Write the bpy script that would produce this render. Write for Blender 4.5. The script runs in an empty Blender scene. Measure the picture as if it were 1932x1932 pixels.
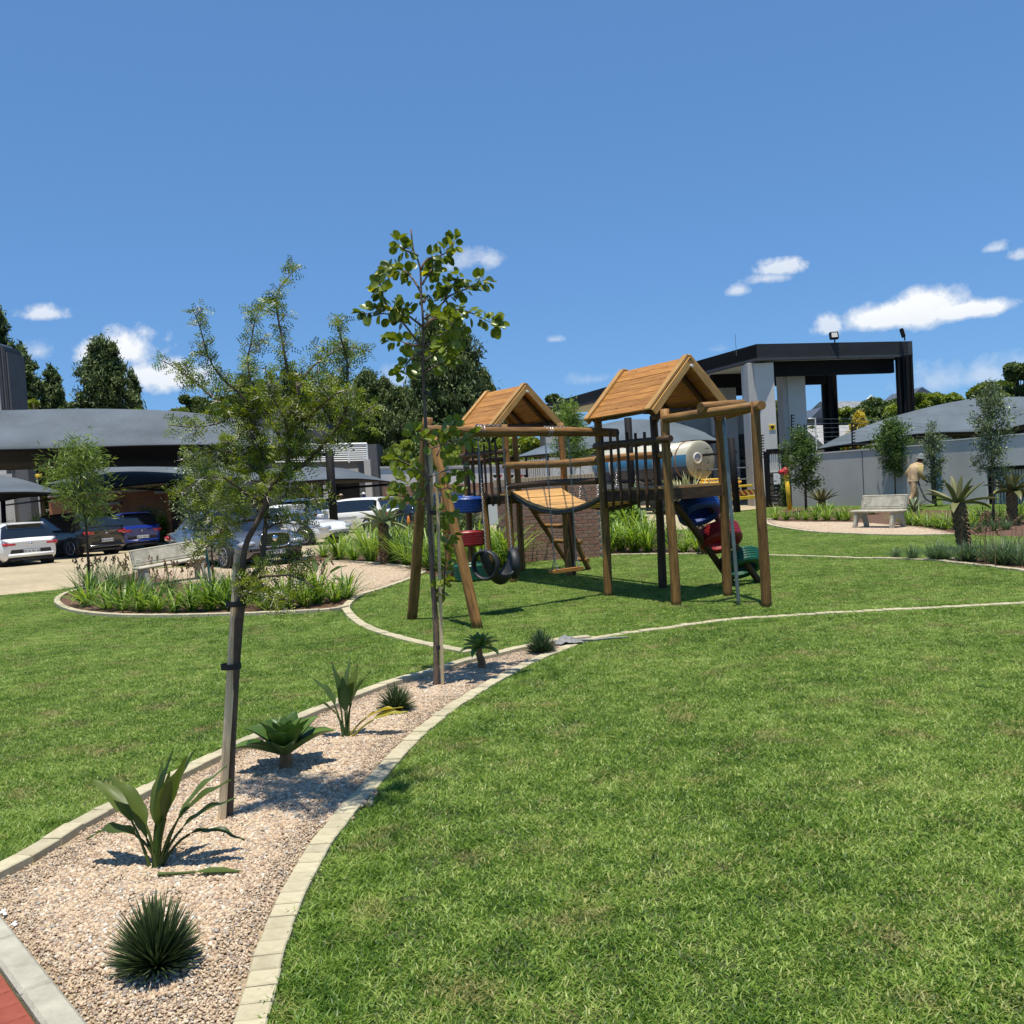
import bpy, math, random
import numpy as np
from mathutils import Vector, Matrix, Quaternion
from mathutils.noise import noise as mnoise
random.seed(7); RNG = np.random.default_rng(11)
S = bpy.context.scene; COL = S.collection
R_ = math.radians
# ---------------------------------------------------------------- camera
PITCH = math.atan(73/1783.); ROLL = R_(-3.6); EYE = 1.6; FPX = 1783.
cam = bpy.data.objects.new('camera', bpy.data.cameras.new('camera')); COL.objects.link(cam)
CAMR = Matrix.Rotation(math.pi/2-PITCH, 3, 'X') @ Matrix.Rotation(ROLL, 3, 'Z')
cam.matrix_world = Matrix.Translation((0, 0, EYE)) @ CAMR.to_4x4()
cam.data.sensor_width = 36; cam.data.lens = 36*FPX/1932.; cam.data.shift_y = 24/1932.
cam.data.clip_start = .05; cam.data.clip_end = 6000
S.camera = cam
def ray(u, v):
    return CAMR @ Vector(((u-966)/FPX, -(v-990)/FPX, -1.))
def G(u, v, z=0.):      # where the sight line through a point of the picture meets height z
    d = ray(u, v); return Vector((0, 0, EYE)) + d*((z-EYE)/d.z)
def D(u, v, y):         # ... reaches distance y
    d = ray(u, v); return Vector((0, 0, EYE)) + d*(y/d.y)
# ---------------------------------------------------------------- world, sun, exposure
SUN_EL = R_(80.5); SUN_AZ = math.pi*1.06
w = bpy.data.worlds.new('World'); S.world = w; w.use_nodes = True
nt = w.node_tree; N = nt.nodes; Lk = nt.links
bg = N['Background']; sky = N.new('ShaderNodeTexSky'); sky.sky_type = 'NISHITA'; sky.sun_disc = False
sky.sun_elevation = SUN_EL; sky.sun_rotation = SUN_AZ; sky.altitude = 1500; sky.air_density = 1.0; sky.dust_density = .05; sky.ozone_density = 4.5
bg.inputs[1].default_value = .08
def mth(op, a, b=None, c=None, clamp=False):
    n = N.new('ShaderNodeMath'); n.operation = op; n.use_clamp = clamp
    for i, x in enumerate((a, b, c)):
        if x is None: continue
        if isinstance(x, (int, float)): n.inputs[i].default_value = x
        else: Lk.new(x, n.inputs[i])
    return n.outputs[0]
def vdot(vec, t):
    n = N.new('ShaderNodeVectorMath'); n.operation = 'DOT_PRODUCT'; Lk.new(vec, n.inputs[0]); n.inputs[1].default_value = t; return n.outputs['Value']
tc = N.new('ShaderNodeTexCoord'); dirv = tc.outputs['Generated']
nz = N.new('ShaderNodeTexNoise'); nz.inputs['Scale'].default_value = 46; nz.inputs['Detail'].default_value = 7; nz.inputs['Roughness'].default_value = .62; Lk.new(dirv, nz.inputs['Vector'])
nz2 = N.new('ShaderNodeTexNoise'); nz2.inputs['Scale'].default_value = 17; nz2.inputs['Detail'].default_value = 4; Lk.new(dirv, nz2.inputs['Vector'])
nA = mth('SUBTRACT', nz.outputs[0], .5); nB = mth('SUBTRACT', nz2.outputs[0], .5)
tot = None; top = None
# cumulus clouds low over the horizon: direction, half width, half height (degrees), density, noise weight
CL = [(1740, 588, 3.4, 1.45, 1., .8), (1660, 604, 2.3, 1.1, 1., .8), (1820, 588, 2.8, .8, 1., .8), (1700, 596, 3., 1.2, 1., .8), (1562, 617, .95, .95, .75, 1.4), (1485, 503, 2.0, .75, .8, 1.4), (1447, 526, 1.3, .45, .7, 1.5), (1392, 549, .75, .45, .7, 1.3),
      (1872, 470, .8, .35, .6, 2.), (1925, 482, .7, .35, .6, 2.), (905, 490, 1.7, .7, .6, 1.9), (870, 500, 1.2, .6, .42, 2.), (80, 594, 1.9, .65, .8, 1.2), (222, 670, 3.1, 1.5, 1., .9), (300, 712, 3.6, 1.5, .95, .9), (70, 665, 1.2, 1., .7, 1.1), (1046, 641, .8, .3, .45, 1.8),
      (745, 716, 1., .9, .38, 1.6), (1120, 716, 2.4, .6, .3, 1.8), (1860, 712, 4.5, 1.1, .5, 1.2), (1960, 700, 3.4, 1.2, .5, 1.2), (1345, 660, 1.6, .4, .25, 1.8), (2500, 560, 6, 2., .9, 1.2), (-500, 600, 5, 1.8, .9, 1.2)]
for (u, v, a, b, dens, k) in CL:
    c = ray(u, v).normalized(); r = c.cross(Vector((0, 0, 1))).normalized(); up = r.cross(c)
    x = mth('DIVIDE', vdot(dirv, r), math.sin(R_(a))); yv = mth('DIVIDE', vdot(dirv, up), math.sin(R_(b)))
    yn = mth('MULTIPLY', mth('MINIMUM', yv, 0.), 1.7); yy = mth('ADD', mth('MAXIMUM', yv, 0.), yn)
    rr = mth('SQRT', mth('ADD', mth('MULTIPLY', x, x), mth('MULTIPLY', yy, yy)))
    f = mth('ADD', mth('SUBTRACT', 1.0, rr), mth('ADD', mth('MULTIPLY', nA, 1.35*k), mth('MULTIPLY', nB, 1.9*k)))
    front = mth('GREATER_THAN', vdot(dirv, c), 0.)
    m = mth('MULTIPLY', mth('MULTIPLY', mth('MULTIPLY', f, 1.9 if dens > .7 else 1.1, clamp=True), dens), front)
    tot = m if tot is None else mth('MAXIMUM', tot, m)
    t = mth('MULTIPLY', m, mth('MULTIPLY_ADD', yv, .35, .62, clamp=True))
    top = t if top is None else mth('MAXIMUM', top, t)
mix = N.new('ShaderNodeMix'); mix.data_type = 'RGBA'; Lk.new(tot, mix.inputs[0]); hsv = N.new('ShaderNodeMix'); hsv.data_type = 'RGBA'; hsv.blend_type = 'MULTIPLY'; hsv.inputs[0].default_value = 1; hsv.inputs[7].default_value = (1.16, 2.06, 3.22, 1)
gmn = N.new('ShaderNodeGamma'); gmn.inputs[1].default_value = .49; Lk.new(sky.outputs[0], gmn.inputs[0]); Lk.new(gmn.outputs[0], hsv.inputs[6]); w.cycles.sampling_method = 'MANUAL'; w.cycles.sample_map_resolution = 128; Lk.new(hsv.outputs[2], mix.inputs[6])
cr = N.new('ShaderNodeMix'); cr.data_type = 'RGBA'; Lk.new(top, cr.inputs[0]); cr.inputs[6].default_value = (7.2, 7.9, 8.9, 1); cr.inputs[7].default_value = (10.6, 10.8, 11., 1)
Lk.new(cr.outputs[2], mix.inputs[7]); Lk.new(mix.outputs[2], bg.inputs[0])
sun = bpy.data.objects.new('sun', bpy.data.lights.new('sun', 'SUN')); COL.objects.link(sun)
sun.data.energy = 5.0; sun.data.angle = R_(.5); sun.data.color = (1, .95, .84)
sdir = Vector((math.sin(SUN_AZ)*math.cos(SUN_EL), math.cos(SUN_AZ)*math.cos(SUN_EL), math.sin(SUN_EL)))
sun.rotation_euler = sdir.to_track_quat('Z', 'Y').to_euler(); sun.location = (0, 0, 60)
S.view_settings.view_transform = 'Standard'; S.view_settings.look = 'None'; S.view_settings.gamma = 1; S.view_settings.exposure = .3
S.view_settings.use_curve_mapping = False
# ---------------------------------------------------------------- object helpers
def tag(o, label=None, cat=None, group=None, kind=None):
    if label: o['label'] = label
    if cat: o['category'] = cat
    if group: o['group'] = group
    if kind: o['kind'] = kind
    return o
def thing(name, loc, label, cat, group=None, rz=0):
    o = bpy.data.objects.new(name, None); COL.objects.link(o); o.location = Vector(loc); o.rotation_euler = (0, 0, rz); o.empty_display_size = .2
    return tag(o, label, cat, group)
def obj(name, me, m=None, parent=None, M=None, world=False):
    o = bpy.data.objects.new(name, me); COL.objects.link(o)
    if m is not None and not me.materials:
        for x in (m if isinstance(m, (list, tuple)) else [m]): me.materials.append(x)
    if M is not None: o.matrix_basis = M
    if parent is not None:
        o.parent = parent
        if world:
            p = parent
            while p is not None: o.location = o.location - p.location; p = p.parent
    return o
def copy_tree(o, parent=None):
    c = o.copy(); COL.objects.link(c); c.parent = parent
    for ch in o.children: copy_tree(ch, c)
    return c
def mesh(name, V, F, smooth=False, mats=None, fm=None, attr=None):
    me = bpy.data.meshes.new(name); V = np.asarray(V, np.float32).reshape(-1, 3)
    if isinstance(F, np.ndarray):
        n, k = F.shape; me.vertices.add(len(V)); me.vertices.foreach_set('co', V.ravel())
        me.loops.add(n*k); me.loops.foreach_set('vertex_index', F.ravel().astype(np.int32))
        me.polygons.add(n); me.polygons.foreach_set('loop_start', np.arange(0, n*k, k, dtype=np.int32)); me.polygons.foreach_set('loop_total', np.full(n, k, np.int32))
        me.update(calc_edges=True)
    else:
        me.from_pydata(V.tolist(), [], [list(map(int, f)) for f in F]); me.update()
    if mats:
        for m in mats: me.materials.append(m)
    if fm is not None: me.polygons.foreach_set('material_index', np.asarray(fm, np.int32))
    if smooth: me.polygons.foreach_set('use_smooth', np.ones(len(me.polygons), bool))
    if attr is not None:
        a = me.attributes.new('c', 'FLOAT', 'POINT'); a.data.foreach_set('value', np.asarray(attr, np.float32))
    return me
class MB:
    """collects boxes, tubes and sheets, then links them as one mesh"""
    def __init__(s): s.V = []; s.F = []; s.n = 0; s.fm = []; s.mi = 0
    def add(s, V, F):
        b = s.n; s.V += [tuple(v) for v in V]; s.F += [[i+b for i in f] for f in F]; s.n += len(V); s.fm += [s.mi]*len(F)
    def box(s, x0, x1, y0, y1, z0, z1, M=None, bev=0):
        V = [Vector((x, y, z)) for z in (z0, z1) for x, y in ((x0, y0), (x1, y0), (x1, y1), (x0, y1))]
        F = [(3, 2, 1, 0), (4, 5, 6, 7), (0, 1, 5, 4), (1, 2, 6, 5), (2, 3, 7, 6), (3, 0, 4, 7)]
        if bev:
            b = min(bev, (x1-x0)*.45, (y1-y0)*.45, (z1-z0)*.45); V = []
            for (zz, i) in ((z0, b), (z0+b, 0), (z1-b, 0), (z1, b)):
                V += [Vector((x, y, zz)) for x, y in ((x0+i, y0+i), (x1-i, y0+i), (x1-i, y1-i), (x0+i, y1-i))]
            F = [(3, 2, 1, 0), (12, 13, 14, 15)]
            for r in range(3):
                for k in range(4): F.append((r*4+k, r*4+(k+1) % 4, r*4+4+(k+1) % 4, r*4+4+k))
        if M is not None: V = [M @ v for v in V]
        s.add(V, F)
    def beam(s, p0, p1, w, h, up=Vector((0, 0, 1)), bev=0):
        p0 = Vector(p0); p1 = Vector(p1); d = p1-p0; L = d.length; d.normalize()
        x = d; y = Vector(up).cross(x)
        if y.length < 1e-4: y = Vector((0, 1, 0)).cross(x)
        y.normalize(); z = x.cross(y)
        M = Matrix.Translation(p0) @ Matrix((x, y, z)).transposed().to_4x4()
        s.box(0, L, -w/2, w/2, -h/2, h/2, M, bev)
    def tube(s, P, r, n=8, cap=True):
        P = [Vector(p) for p in P]; rs = r if isinstance(r, (list, tuple)) else [r]*len(P); V = []; ref = None
        for i, p in enumerate(P):
            t = (P[min(i+1, len(P)-1)]-P[max(i-1, 0)]).normalized()
            if ref is None:
                ref = t.orthogonal().normalized()
            ref = (ref-t*ref.dot(t)).normalized(); b = t.cross(ref)
            for k in range(n):
                a = 2*math.pi*k/n; V.append(p+(ref*math.cos(a)+b*math.sin(a))*rs[i])
        F = []
        for i in range(len(P)-1):
            for k in range(n): F.append((i*n+k, i*n+(k+1) % n, (i+1)*n+(k+1) % n, (i+1)*n+k))
        if cap: F.append(tuple(range(n-1, -1, -1))); F.append(tuple((len(P)-1)*n+k for k in range(n)))
        s.add(V, F)
    def torus(s, c, ax, R, r, n=24, m=8, sq=1., a0=0, a1=2*math.pi):
        c = Vector(c); ax = Vector(ax).normalized(); x = ax.orthogonal().normalized(); y = ax.cross(x); full = abs(a1-a0-2*math.pi) < 1e-6; V = []; cnt = n if full else n+1
        for i in range(cnt):
            a = a0+(a1-a0)*i/n; q = x*math.cos(a)+y*math.sin(a)
            for j in range(m):
                b = 2*math.pi*j/m; V.append(c+q*(R+r*math.cos(b))+ax*(r*sq*math.sin(b)))
        F = []
        for i in range(n):
            i2 = (i+1) % cnt
            for j in range(m): F.append((i*m+j, i2*m+j, i2*m+(j+1) % m, i*m+(j+1) % m))
        s.add(V, F)
    def grid(s, rows):
        nr = len(rows); nc = len(rows[0]); V = [Vector(p) for r in rows for p in r]
        s.add(V, [(i*nc+j, i*nc+j+1, (i+1)*nc+j+1, (i+1)*nc+j) for i in range(nr-1) for j in range(nc-1)])
    def mesh(s, name='part', smooth=False, mats=None):
        me = mesh(name, s.V, s.F, smooth, mats, s.fm if mats else None); return me
    def build(s, name, m, parent=None, smooth=False, world=False, M=None):
        me = s.mesh(name, smooth, m if isinstance(m, list) else None); return obj(name, me, None if isinstance(m, list) else m, parent, M, world)
def resample(P, n):
    P = [Vector(p) for p in P]; d = [0]
    for a, b in zip(P, P[1:]): d.append(d[-1]+(b-a).length)
    out = []
    for k in range(n):
        t = d[-1]*k/(n-1); i = 0
        while i < len(P)-2 and d[i+1] < t: i += 1
        f = (t-d[i])/max(d[i+1]-d[i], 1e-9); out.append(P[i].lerp(P[i+1], f))
    return out
def smoothline(P, n):     # Catmull-Rom, then even spacing
    P = [Vector(p) for p in P]; Q = []
    for i in range(len(P)-1):
        a = P[max(i-1, 0)]; b = P[i]; c = P[i+1]; d = P[min(i+2, len(P)-1)]
        for k in range(8):
            t = k/8; Q.append(.5*((2*b)+(c-a)*t+(2*a-5*b+4*c-d)*t*t+(3*b-a-3*c+d)*t**3))
    Q.append(P[-1]); return resample(Q, n)
# ---------------------------------------------------------------- materials
def newmat(name):
    m = bpy.data.materials.new(name); m.use_nodes = True; return m, m.node_tree.nodes, m.node_tree.links, m.node_tree.nodes['Principled BSDF']
def C3(c): return (c[0], c[1], c[2], 1)
def mat(name, col, rough=.7, var=.25, scale=6., metal=0, bump=0, bscale=40., spec=.5, stretch=None, col2=None, coat=0, coord='Object', detail=5):
    m, n, l, b = newmat(name); b.inputs['Roughness'].default_value = rough; b.inputs['Metallic'].default_value = metal
    b.inputs['Specular IOR Level'].default_value = spec; b.inputs['Coat Weight'].default_value = coat
    if var or bump or col2:
        t = n.new('ShaderNodeTexCoord'); mp = n.new('ShaderNodeMapping'); l.new(t.outputs[coord], mp.inputs[0])
        if stretch: mp.inputs['Scale'].default_value = stretch
    if var or col2:
        z = n.new('ShaderNodeTexNoise'); z.inputs['Scale'].default_value = scale; z.inputs['Detail'].default_value = detail; z.inputs['Roughness'].default_value = .6; l.new(mp.outputs[0], z.inputs['Vector'])
        r = n.new('ShaderNodeValToRGB'); l.new(z.outputs[0], r.inputs[0]); e = r.color_ramp.elements
        e[0].position = .3; e[1].position = .7
        c2 = col2 or [min(1, x*(1+var)) for x in col]; c1 = [x*(1-var) for x in col] if not col2 else col
        e[0].color = C3(c1); e[1].color = C3(c2); l.new(r.outputs[0], b.inputs['Base Color'])
    else: b.inputs['Base Color'].default_value = C3(col)
    if bump:
        z2 = n.new('ShaderNodeTexNoise'); z2.inputs['Scale'].default_value = bscale; z2.inputs['Detail'].default_value = 6; l.new(mp.outputs[0], z2.inputs['Vector'])
        bp = n.new('ShaderNodeBump'); bp.inputs['Strength'].default_value = bump; bp.inputs['Distance'].default_value = .01; l.new(z2.outputs[0], bp.inputs['Height']); l.new(bp.outputs[0], b.inputs['Normal'])
    return m
def leafmat(name, c1, c2, trans=.35, rough=.45, attr=True, scale=3., spec=.4, c3=None):
    """leaf: colour runs c1..c2 by the stored per-leaf value and a soft noise; light passes through"""
    m, n, l, b = newmat(name); b.inputs['Roughness'].default_value = rough; b.inputs['Specular IOR Level'].default_value = spec
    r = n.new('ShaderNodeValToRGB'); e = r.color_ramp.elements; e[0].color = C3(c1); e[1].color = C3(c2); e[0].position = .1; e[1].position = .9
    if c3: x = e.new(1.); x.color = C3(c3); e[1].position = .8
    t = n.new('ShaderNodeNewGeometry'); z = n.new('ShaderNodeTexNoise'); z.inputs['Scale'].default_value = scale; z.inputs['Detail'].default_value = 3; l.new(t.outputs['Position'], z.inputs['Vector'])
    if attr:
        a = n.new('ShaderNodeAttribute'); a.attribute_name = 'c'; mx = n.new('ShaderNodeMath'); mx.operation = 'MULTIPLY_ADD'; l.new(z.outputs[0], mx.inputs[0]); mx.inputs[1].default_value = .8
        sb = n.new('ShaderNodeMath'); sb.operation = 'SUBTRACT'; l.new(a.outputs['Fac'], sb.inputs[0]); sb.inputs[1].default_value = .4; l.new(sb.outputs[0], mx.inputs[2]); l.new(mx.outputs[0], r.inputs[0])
    else:
        oi = n.new('ShaderNodeObjectInfo'); mx = n.new('ShaderNodeMath'); mx.operation = 'MULTIPLY_ADD'; l.new(z.outputs[0], mx.inputs[0]); mx.inputs[1].default_value = .6
        sb = n.new('ShaderNodeMath'); sb.operation = 'SUBTRACT'; l.new(oi.outputs['Random'], sb.inputs[0]); sb.inputs[1].default_value = .3; l.new(sb.outputs[0], mx.inputs[2]); l.new(mx.outputs[0], r.inputs[0])
    l.new(r.outputs[0], b.inputs['Base Color'])
    tr = n.new('ShaderNodeBsdfTranslucent'); hs = n.new('ShaderNodeHueSaturation'); hs.inputs['Saturation'].default_value = 1.15; hs.inputs['Value'].default_value = 1.5; hs.inputs['Hue'].default_value = .49
    l.new(r.outputs[0], hs.inputs['Color']); l.new(hs.outputs[0], tr.inputs[0])
    ms = n.new('ShaderNodeMixShader'); ms.inputs[0].default_value = trans; l.new(b.outputs[0], ms.inputs[1]); l.new(tr.outputs[0], ms.inputs[2]); l.new(ms.outputs[0], n['Material Output'].inputs[0])
    return m
def woodmat(name, c1, c2, dark=(.09, .045, .02), rough=.65):
    """grain along the object's own Z, knots and drying cracks"""
    m, n, l, b = newmat(name); b.inputs['Roughness'].default_value = rough; b.inputs['Specular IOR Level'].default_value = .35
    t = n.new('ShaderNodeTexCoord'); oi = n.new('ShaderNodeObjectInfo')
    ad = n.new('ShaderNodeVectorMath'); ad.operation = 'ADD'; l.new(t.outputs['Object'], ad.inputs[0]); l.new(oi.outputs['Random'], ad.inputs[1])
    mp = n.new('ShaderNodeMapping'); mp.inputs['Scale'].default_value = (38, 38, 3.2); l.new(ad.outputs[0], mp.inputs[0])
    z = n.new('ShaderNodeTexNoise'); z.inputs['Scale'].default_value = 1.; z.inputs['Detail'].default_value = 6; z.inputs['Roughness'].default_value = .65; l.new(mp.outputs[0], z.inputs['Vector'])
    r = n.new('ShaderNodeValToRGB'); e = r.color_ramp.elements; e[0].position = .34; e[1].position = .66; e[0].color = C3(c1); e[1].color = C3(c2); l.new(z.outputs[0], r.inputs[0])
    x = e.new(.3); x.color = C3(dark)
    z3 = n.new('ShaderNodeTexNoise'); z3.inputs['Scale'].default_value = 4.; z3.inputs['Detail'].default_value = 3; l.new(ad.outputs[0], z3.inputs['Vector'])
    vo = n.new('ShaderNodeTexVoronoi'); vo.inputs['Scale'].default_value = 4.2; mp2 = n.new('ShaderNodeMapping'); mp2.inputs['Scale'].default_value = (1.4, 1.4, .8); l.new(ad.outputs[0], mp2.inputs[0]); l.new(mp2.outputs[0], vo.inputs['Vector'])
    kr = n.new('ShaderNodeValToRGB'); kr.color_ramp.elements[0].position = .03; kr.color_ramp.elements[1].position = .12; kr.color_ramp.elements[0].color = (.3, .22, .16, 1); kr.color_ramp.elements[1].color = (1, 1, 1, 1); l.new(vo.outputs['Distance'], kr.inputs[0])
    mu = n.new('ShaderNodeMix'); mu.data_type = 'RGBA'; mu.blend_type = 'MULTIPLY'; mu.inputs[0].default_value = 1; l.new(r.outputs[0], mu.inputs[6]); l.new(kr.outputs[0], mu.inputs[7])
    hv = n.new('ShaderNodeHueSaturation'); mr = n.new('ShaderNodeMapRange'); l.new(oi.outputs['Random'], mr.inputs[0]); mr.inputs[3].default_value = .82; mr.inputs[4].default_value = 1.15; l.new(mr.outputs[0], hv.inputs['Value']); l.new(mu.outputs[2], hv.inputs['Color'])
    l.new(hv.outputs[0], b.inputs['Base Color'])
    bp = n.new('ShaderNodeBump'); bp.inputs['Strength'].default_value = .5; bp.inputs['Distance'].default_value = .006; l.new(z.outputs[0], bp.inputs['Height']); l.new(bp.outputs[0], b.inputs['Normal'])
    return m
M = {}
M['log'] = woodmat('treated_log', (.12, .054, .015), (.34, .175, .048), (.05, .024, .01))
M['log_shaded'] = woodmat('shaded_log', (.035, .018, .008), (.11, .055, .022), (.015, .008, .004))  # treated log again, shade of underparts and unlit logs put into its colour
M['board'] = woodmat('varnished_board', (.29, .115, .024), (.50, .235, .055), (.24, .10, .025), .5)
M['barge'] = woodmat('pale_board', (.36, .185, .052), (.56, .325, .11), (.18, .085, .022), .55)
M['stake'] = woodmat('weathered_stake', (.46, .34, .19), (.68, .53, .33), (.2, .14, .08), .8)
M['bark'] = mat('young_bark', (.085, .06, .043), .85, .45, 30, bump=.7, bscale=60, stretch=(1, 1, .3))
M['bark_grey'] = mat('grey_bark', (.15, .105, .075), .85, .4, 25, bump=.7, bscale=50, stretch=(1, 1, .3))
M['bark_far'] = mat('dark_bark', (.07, .05, .035), .9, .3, 3)
M['black'] = mat('black_rubber', (.018, .018, .019), .55, .2, 8, bump=.2, bscale=80)
M['strap'] = mat('black_strap', (.012, .012, .012), .6, 0)
M['chain'] = mat('galvanised_chain', (.32, .32, .33), .45, .3, 60, metal=.85)
M['blackmetal'] = mat('black_painted_steel', (.010, .010, .011), .7, .2, 3, spec=.15)
M['darkgrey'] = mat('charcoal_paint', (.055, .057, .062), .75, .12, 1.2, bump=.15, bscale=30)
M['midgrey'] = mat('dark_grey_plaster', (.10, .102, .108), .85, .12, 1.5, bump=.2, bscale=30)
M['plaster'] = mat('grey_plaster', (.46, .44, .41), .9, .09, .8, bump=.25, bscale=25)
M['plaster_light'] = mat('light_grey_plaster', (.60, .57, .53), .9, .08, .8, bump=.25, bscale=25)
M['cream'] = mat('cream_soffit', (.72, .69, .6), .8, .06, 1)
M['white'] = mat('white_paint', (.75, .75, .73), .5, .05, 2)
M['concrete'] = mat('cast_concrete', (.40, .385, .335), .9, .22, 9, bump=.5, bscale=60)
M['conc_kerb'] = mat('grey_concrete_kerb', (.37, .345, .27), .9, .2, 9, bump=.5, bscale=90)
M['steel'] = mat('dull_steel', (.22, .25, .25), .4, .2, 10, metal=.6)
M['yellow'] = mat('yellow_paint', (.78, .50, .03), .5, .12, 6)
M['red'] = mat('red_paint', (.5, .03, .035), .5, .15, 6)
M['soil'] = mat('bark_mulch', (.05, .026, .014), 1, .6, 14, bump=1, bscale=40, coord='Object', col2=(.17, .085, .045))
# ---------------------------------------------------------------- ground, lawn, paving, beds
def poly_in(poly, X, Y):
    inside = np.zeros(X.shape, bool); n = len(poly)
    for i in range(n):
        x0, y0 = poly[i]; x1, y1 = poly[(i+1) % n]
        c = ((y0 > Y) != (y1 > Y)) & (X < (x1-x0)*(Y-y0)/((y1-y0) if y1 != y0 else 1e-9)+x0); inside ^= c
    return inside
def poly_dist(poly, X, Y):
    d = np.full(X.shape, 1e9)
    for i in range(len(poly)):
        x0, y0 = poly[i]; x1, y1 = poly[(i+1) % len(poly)]; ex, ey = x1-x0, y1-y0; L2 = ex*ex+ey*ey+1e-12
        t = np.clip(((X-x0)*ex+(Y-y0)*ey)/L2, 0, 1); d = np.minimum(d, np.hypot(X-(x0+t*ex), Y-(y0+t*ey)))
    return d
def gl(pts, n=None):
    P = [G(u, v) for u, v in pts]
    return smoothline(P, n) if n else P
def xy(P): return [(p[0], p[1]) for p in P]
def sheet(name, P, z, m, kind='structure', label=None):
    me = mesh(name, [(x, y, z) for x, y in P], [list(range(len(P)))]); o = obj(name, me, m); tag(o, label, None, None, kind); return o
from mathutils.geometry import tessellate_polygon
def sheet2(name, P, z, m, label=None):
    tris = tessellate_polygon([[Vector((x, y, 0)) for x, y in P]]); me = mesh(name, [(x, y, z) for x, y in P], [tuple(t) for t in tris])
    if me.polygons and me.polygons[0].normal.z < 0: me.flip_normals()
    o = obj(name, me, m); tag(o, label, None, None, 'structure'); return o
# kerb lines (centre lines)
kA = gl([(455, 2010), (475, 1932), (503, 1830), (533, 1740), (575, 1650), (626, 1570), (695, 1490), (765, 1412), (833, 1352), (903, 1306), (982, 1261), (1060, 1227), (1130, 1205), (1250, 1188), (1350, 1174), (1450, 1166), (1600, 1157), (1800, 1147), (1932, 1140), (2150, 1128)], 320)
kB = gl([(-190, 1745), (0, 1655), (80, 1610), (170, 1553), (240, 1521), (330, 1474), (400, 1440), (470, 1406), (560, 1364), (640, 1331), (720, 1301), (830, 1268), (880, 1252), (930, 1241), (1000, 1224), (1060, 1213), (1112, 1207)], 130)
kC = gl([(885, 1234), (830, 1223), (780, 1212), (720, 1196), (680, 1178), (657, 1157), (655, 1143), (680, 1124), (730, 1108), (780, 1090), (800, 1080)], 100)
kD = gl([(575, 1064), (620, 1061), (670, 1062), (735, 1067), (775, 1073), (800, 1080)], 60)
kE = gl([(185, 1106), (130, 1120), (109, 1133), (115, 1145), (150, 1157), (225, 1164), (330, 1165), (450, 1162), (560, 1158), (620, 1154), (654, 1148)], 110)
iA = [i for i, p in enumerate(kA) if p.y < 9.6][-1]
# island 2 and bed 3 on the right
def q8(x, y): return (1430+.26*x, 695.7+.26*y)
kF = gl([q8(110, 1093), q8(62, 1098), q8(62, 1120), q8(100, 1140), q8(200, 1160), q8(400, 1188), q8(700, 1205), q8(1000, 1213), q8(1250, 1213), q8(1440, 1205)], 80)
kF2 = gl([q8(1440, 1205), q8(1250, 1160), q8(1040, 1140), q8(700, 1118), q8(200, 1112), q8(110, 1093)], 60)
kG = gl([(1448, 1048), q8(440, 1365), q8(750, 1378), q8(1250, 1383), q8(1450, 1384), q8(1600, 1384)], 60)
kH = gl([q8(760, 1380), q8(1100, 1388), q8(1300, 1398), q8(1400, 1410), q8(1600, 1430), q8(1800, 1455), q8(1932, 1472), q8(2200, 1510)], 70)
kI = gl([(1135, 1048), (1200, 1047), (1270, 1046), (1320, 1046), (1345, 1040)], 30)
gravel1 = xy([p for p in kB])+xy([p for p in kA[:iA]][::-1])
crn = [G(0, 1736), G(150, 1925), G(185, 1975)]
cdir = (crn[1]-crn[0]).normalized(); g1poly = xy(kB)+xy(kA[:iA][::-1])
# cut the near end by the concrete kerb line
bed_front = xy([p for p in kB if p.y > 0])
_o = Vector((cdir.y, -cdir.x, 0))*.06; nearA = crn[0]-cdir*1.5+_o; nearB = crn[0]+cdir*1.6+_o
gravel1 = [(nearA.x, nearA.y)]+xy([p for p in kB if (p-crn[0]).cross(cdir).z < 0])+xy(kA[:iA][::-1])+[(nearB.x, nearB.y)]
gravel2 = xy([G(*q) for q in [(255, 1080), (330, 1100), (420, 1112), (560, 1122), (672, 1130)]])+xy(kC[[i for i, p in enumerate(kC) if i > 62][0]:])+xy(kD[::-1])+xy([G(*q) for q in [(520, 1066), (460, 1068), (390, 1070), (300, 1073)]])
bedE = xy(kE)+xy([G(*q) for q in [(672, 1131), (560, 1123), (420, 1113), (330, 1101), (255, 1081), (230, 1088)]])
bedD = xy(kD)+xy([G(*q) for q in [(845, 1095), (880, 1084), (925, 1076), (968, 1066), (975, 1030), (900, 1018), (800, 1022), (700, 1034), (620, 1046), (560, 1055)]])
bedI = xy(kI)+xy([G(*q) for q in [(1350, 1030), (1320, 1008), (1240, 1010), (1140, 1018), (1134, 1035)]])
gravel3 = xy(kF)+xy(kF2)
bedF = xy(kF2[::-1])+xy([G(*q) for q in [q8(1700, 1215), q8(1990, 1225), q8(1990, 1040), q8(1300, 1030), q8(800, 1020), q8(200, 1010), q8(90, 1060)]])
bedG = xy(kG[14:])+xy([G(1960, 1052)])+xy(kH[::-1])
pave = xy([G(*q) for q in [(-900, 1230), (0, 1124), (110, 1113), (182, 1104), (232, 1086), (300, 1071), (390, 1067), (560, 1053), (650, 1042), (800, 1020), (900, 1016), (972, 1022)]])+[(.3, 21.5), (1.9, 22)]+xy([G(*q) for q in [(1140, 1014), (1240, 1004), (1330, 996), (1392, 965), (1440, 959), (1494, 955)]])+[(14, 60), (30, 95), (-70, 95)]
ground_m = mat('dry_earth', (.16, .13, .08), 1, .3, .3, col2=(.10, .13, .05))
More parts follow.
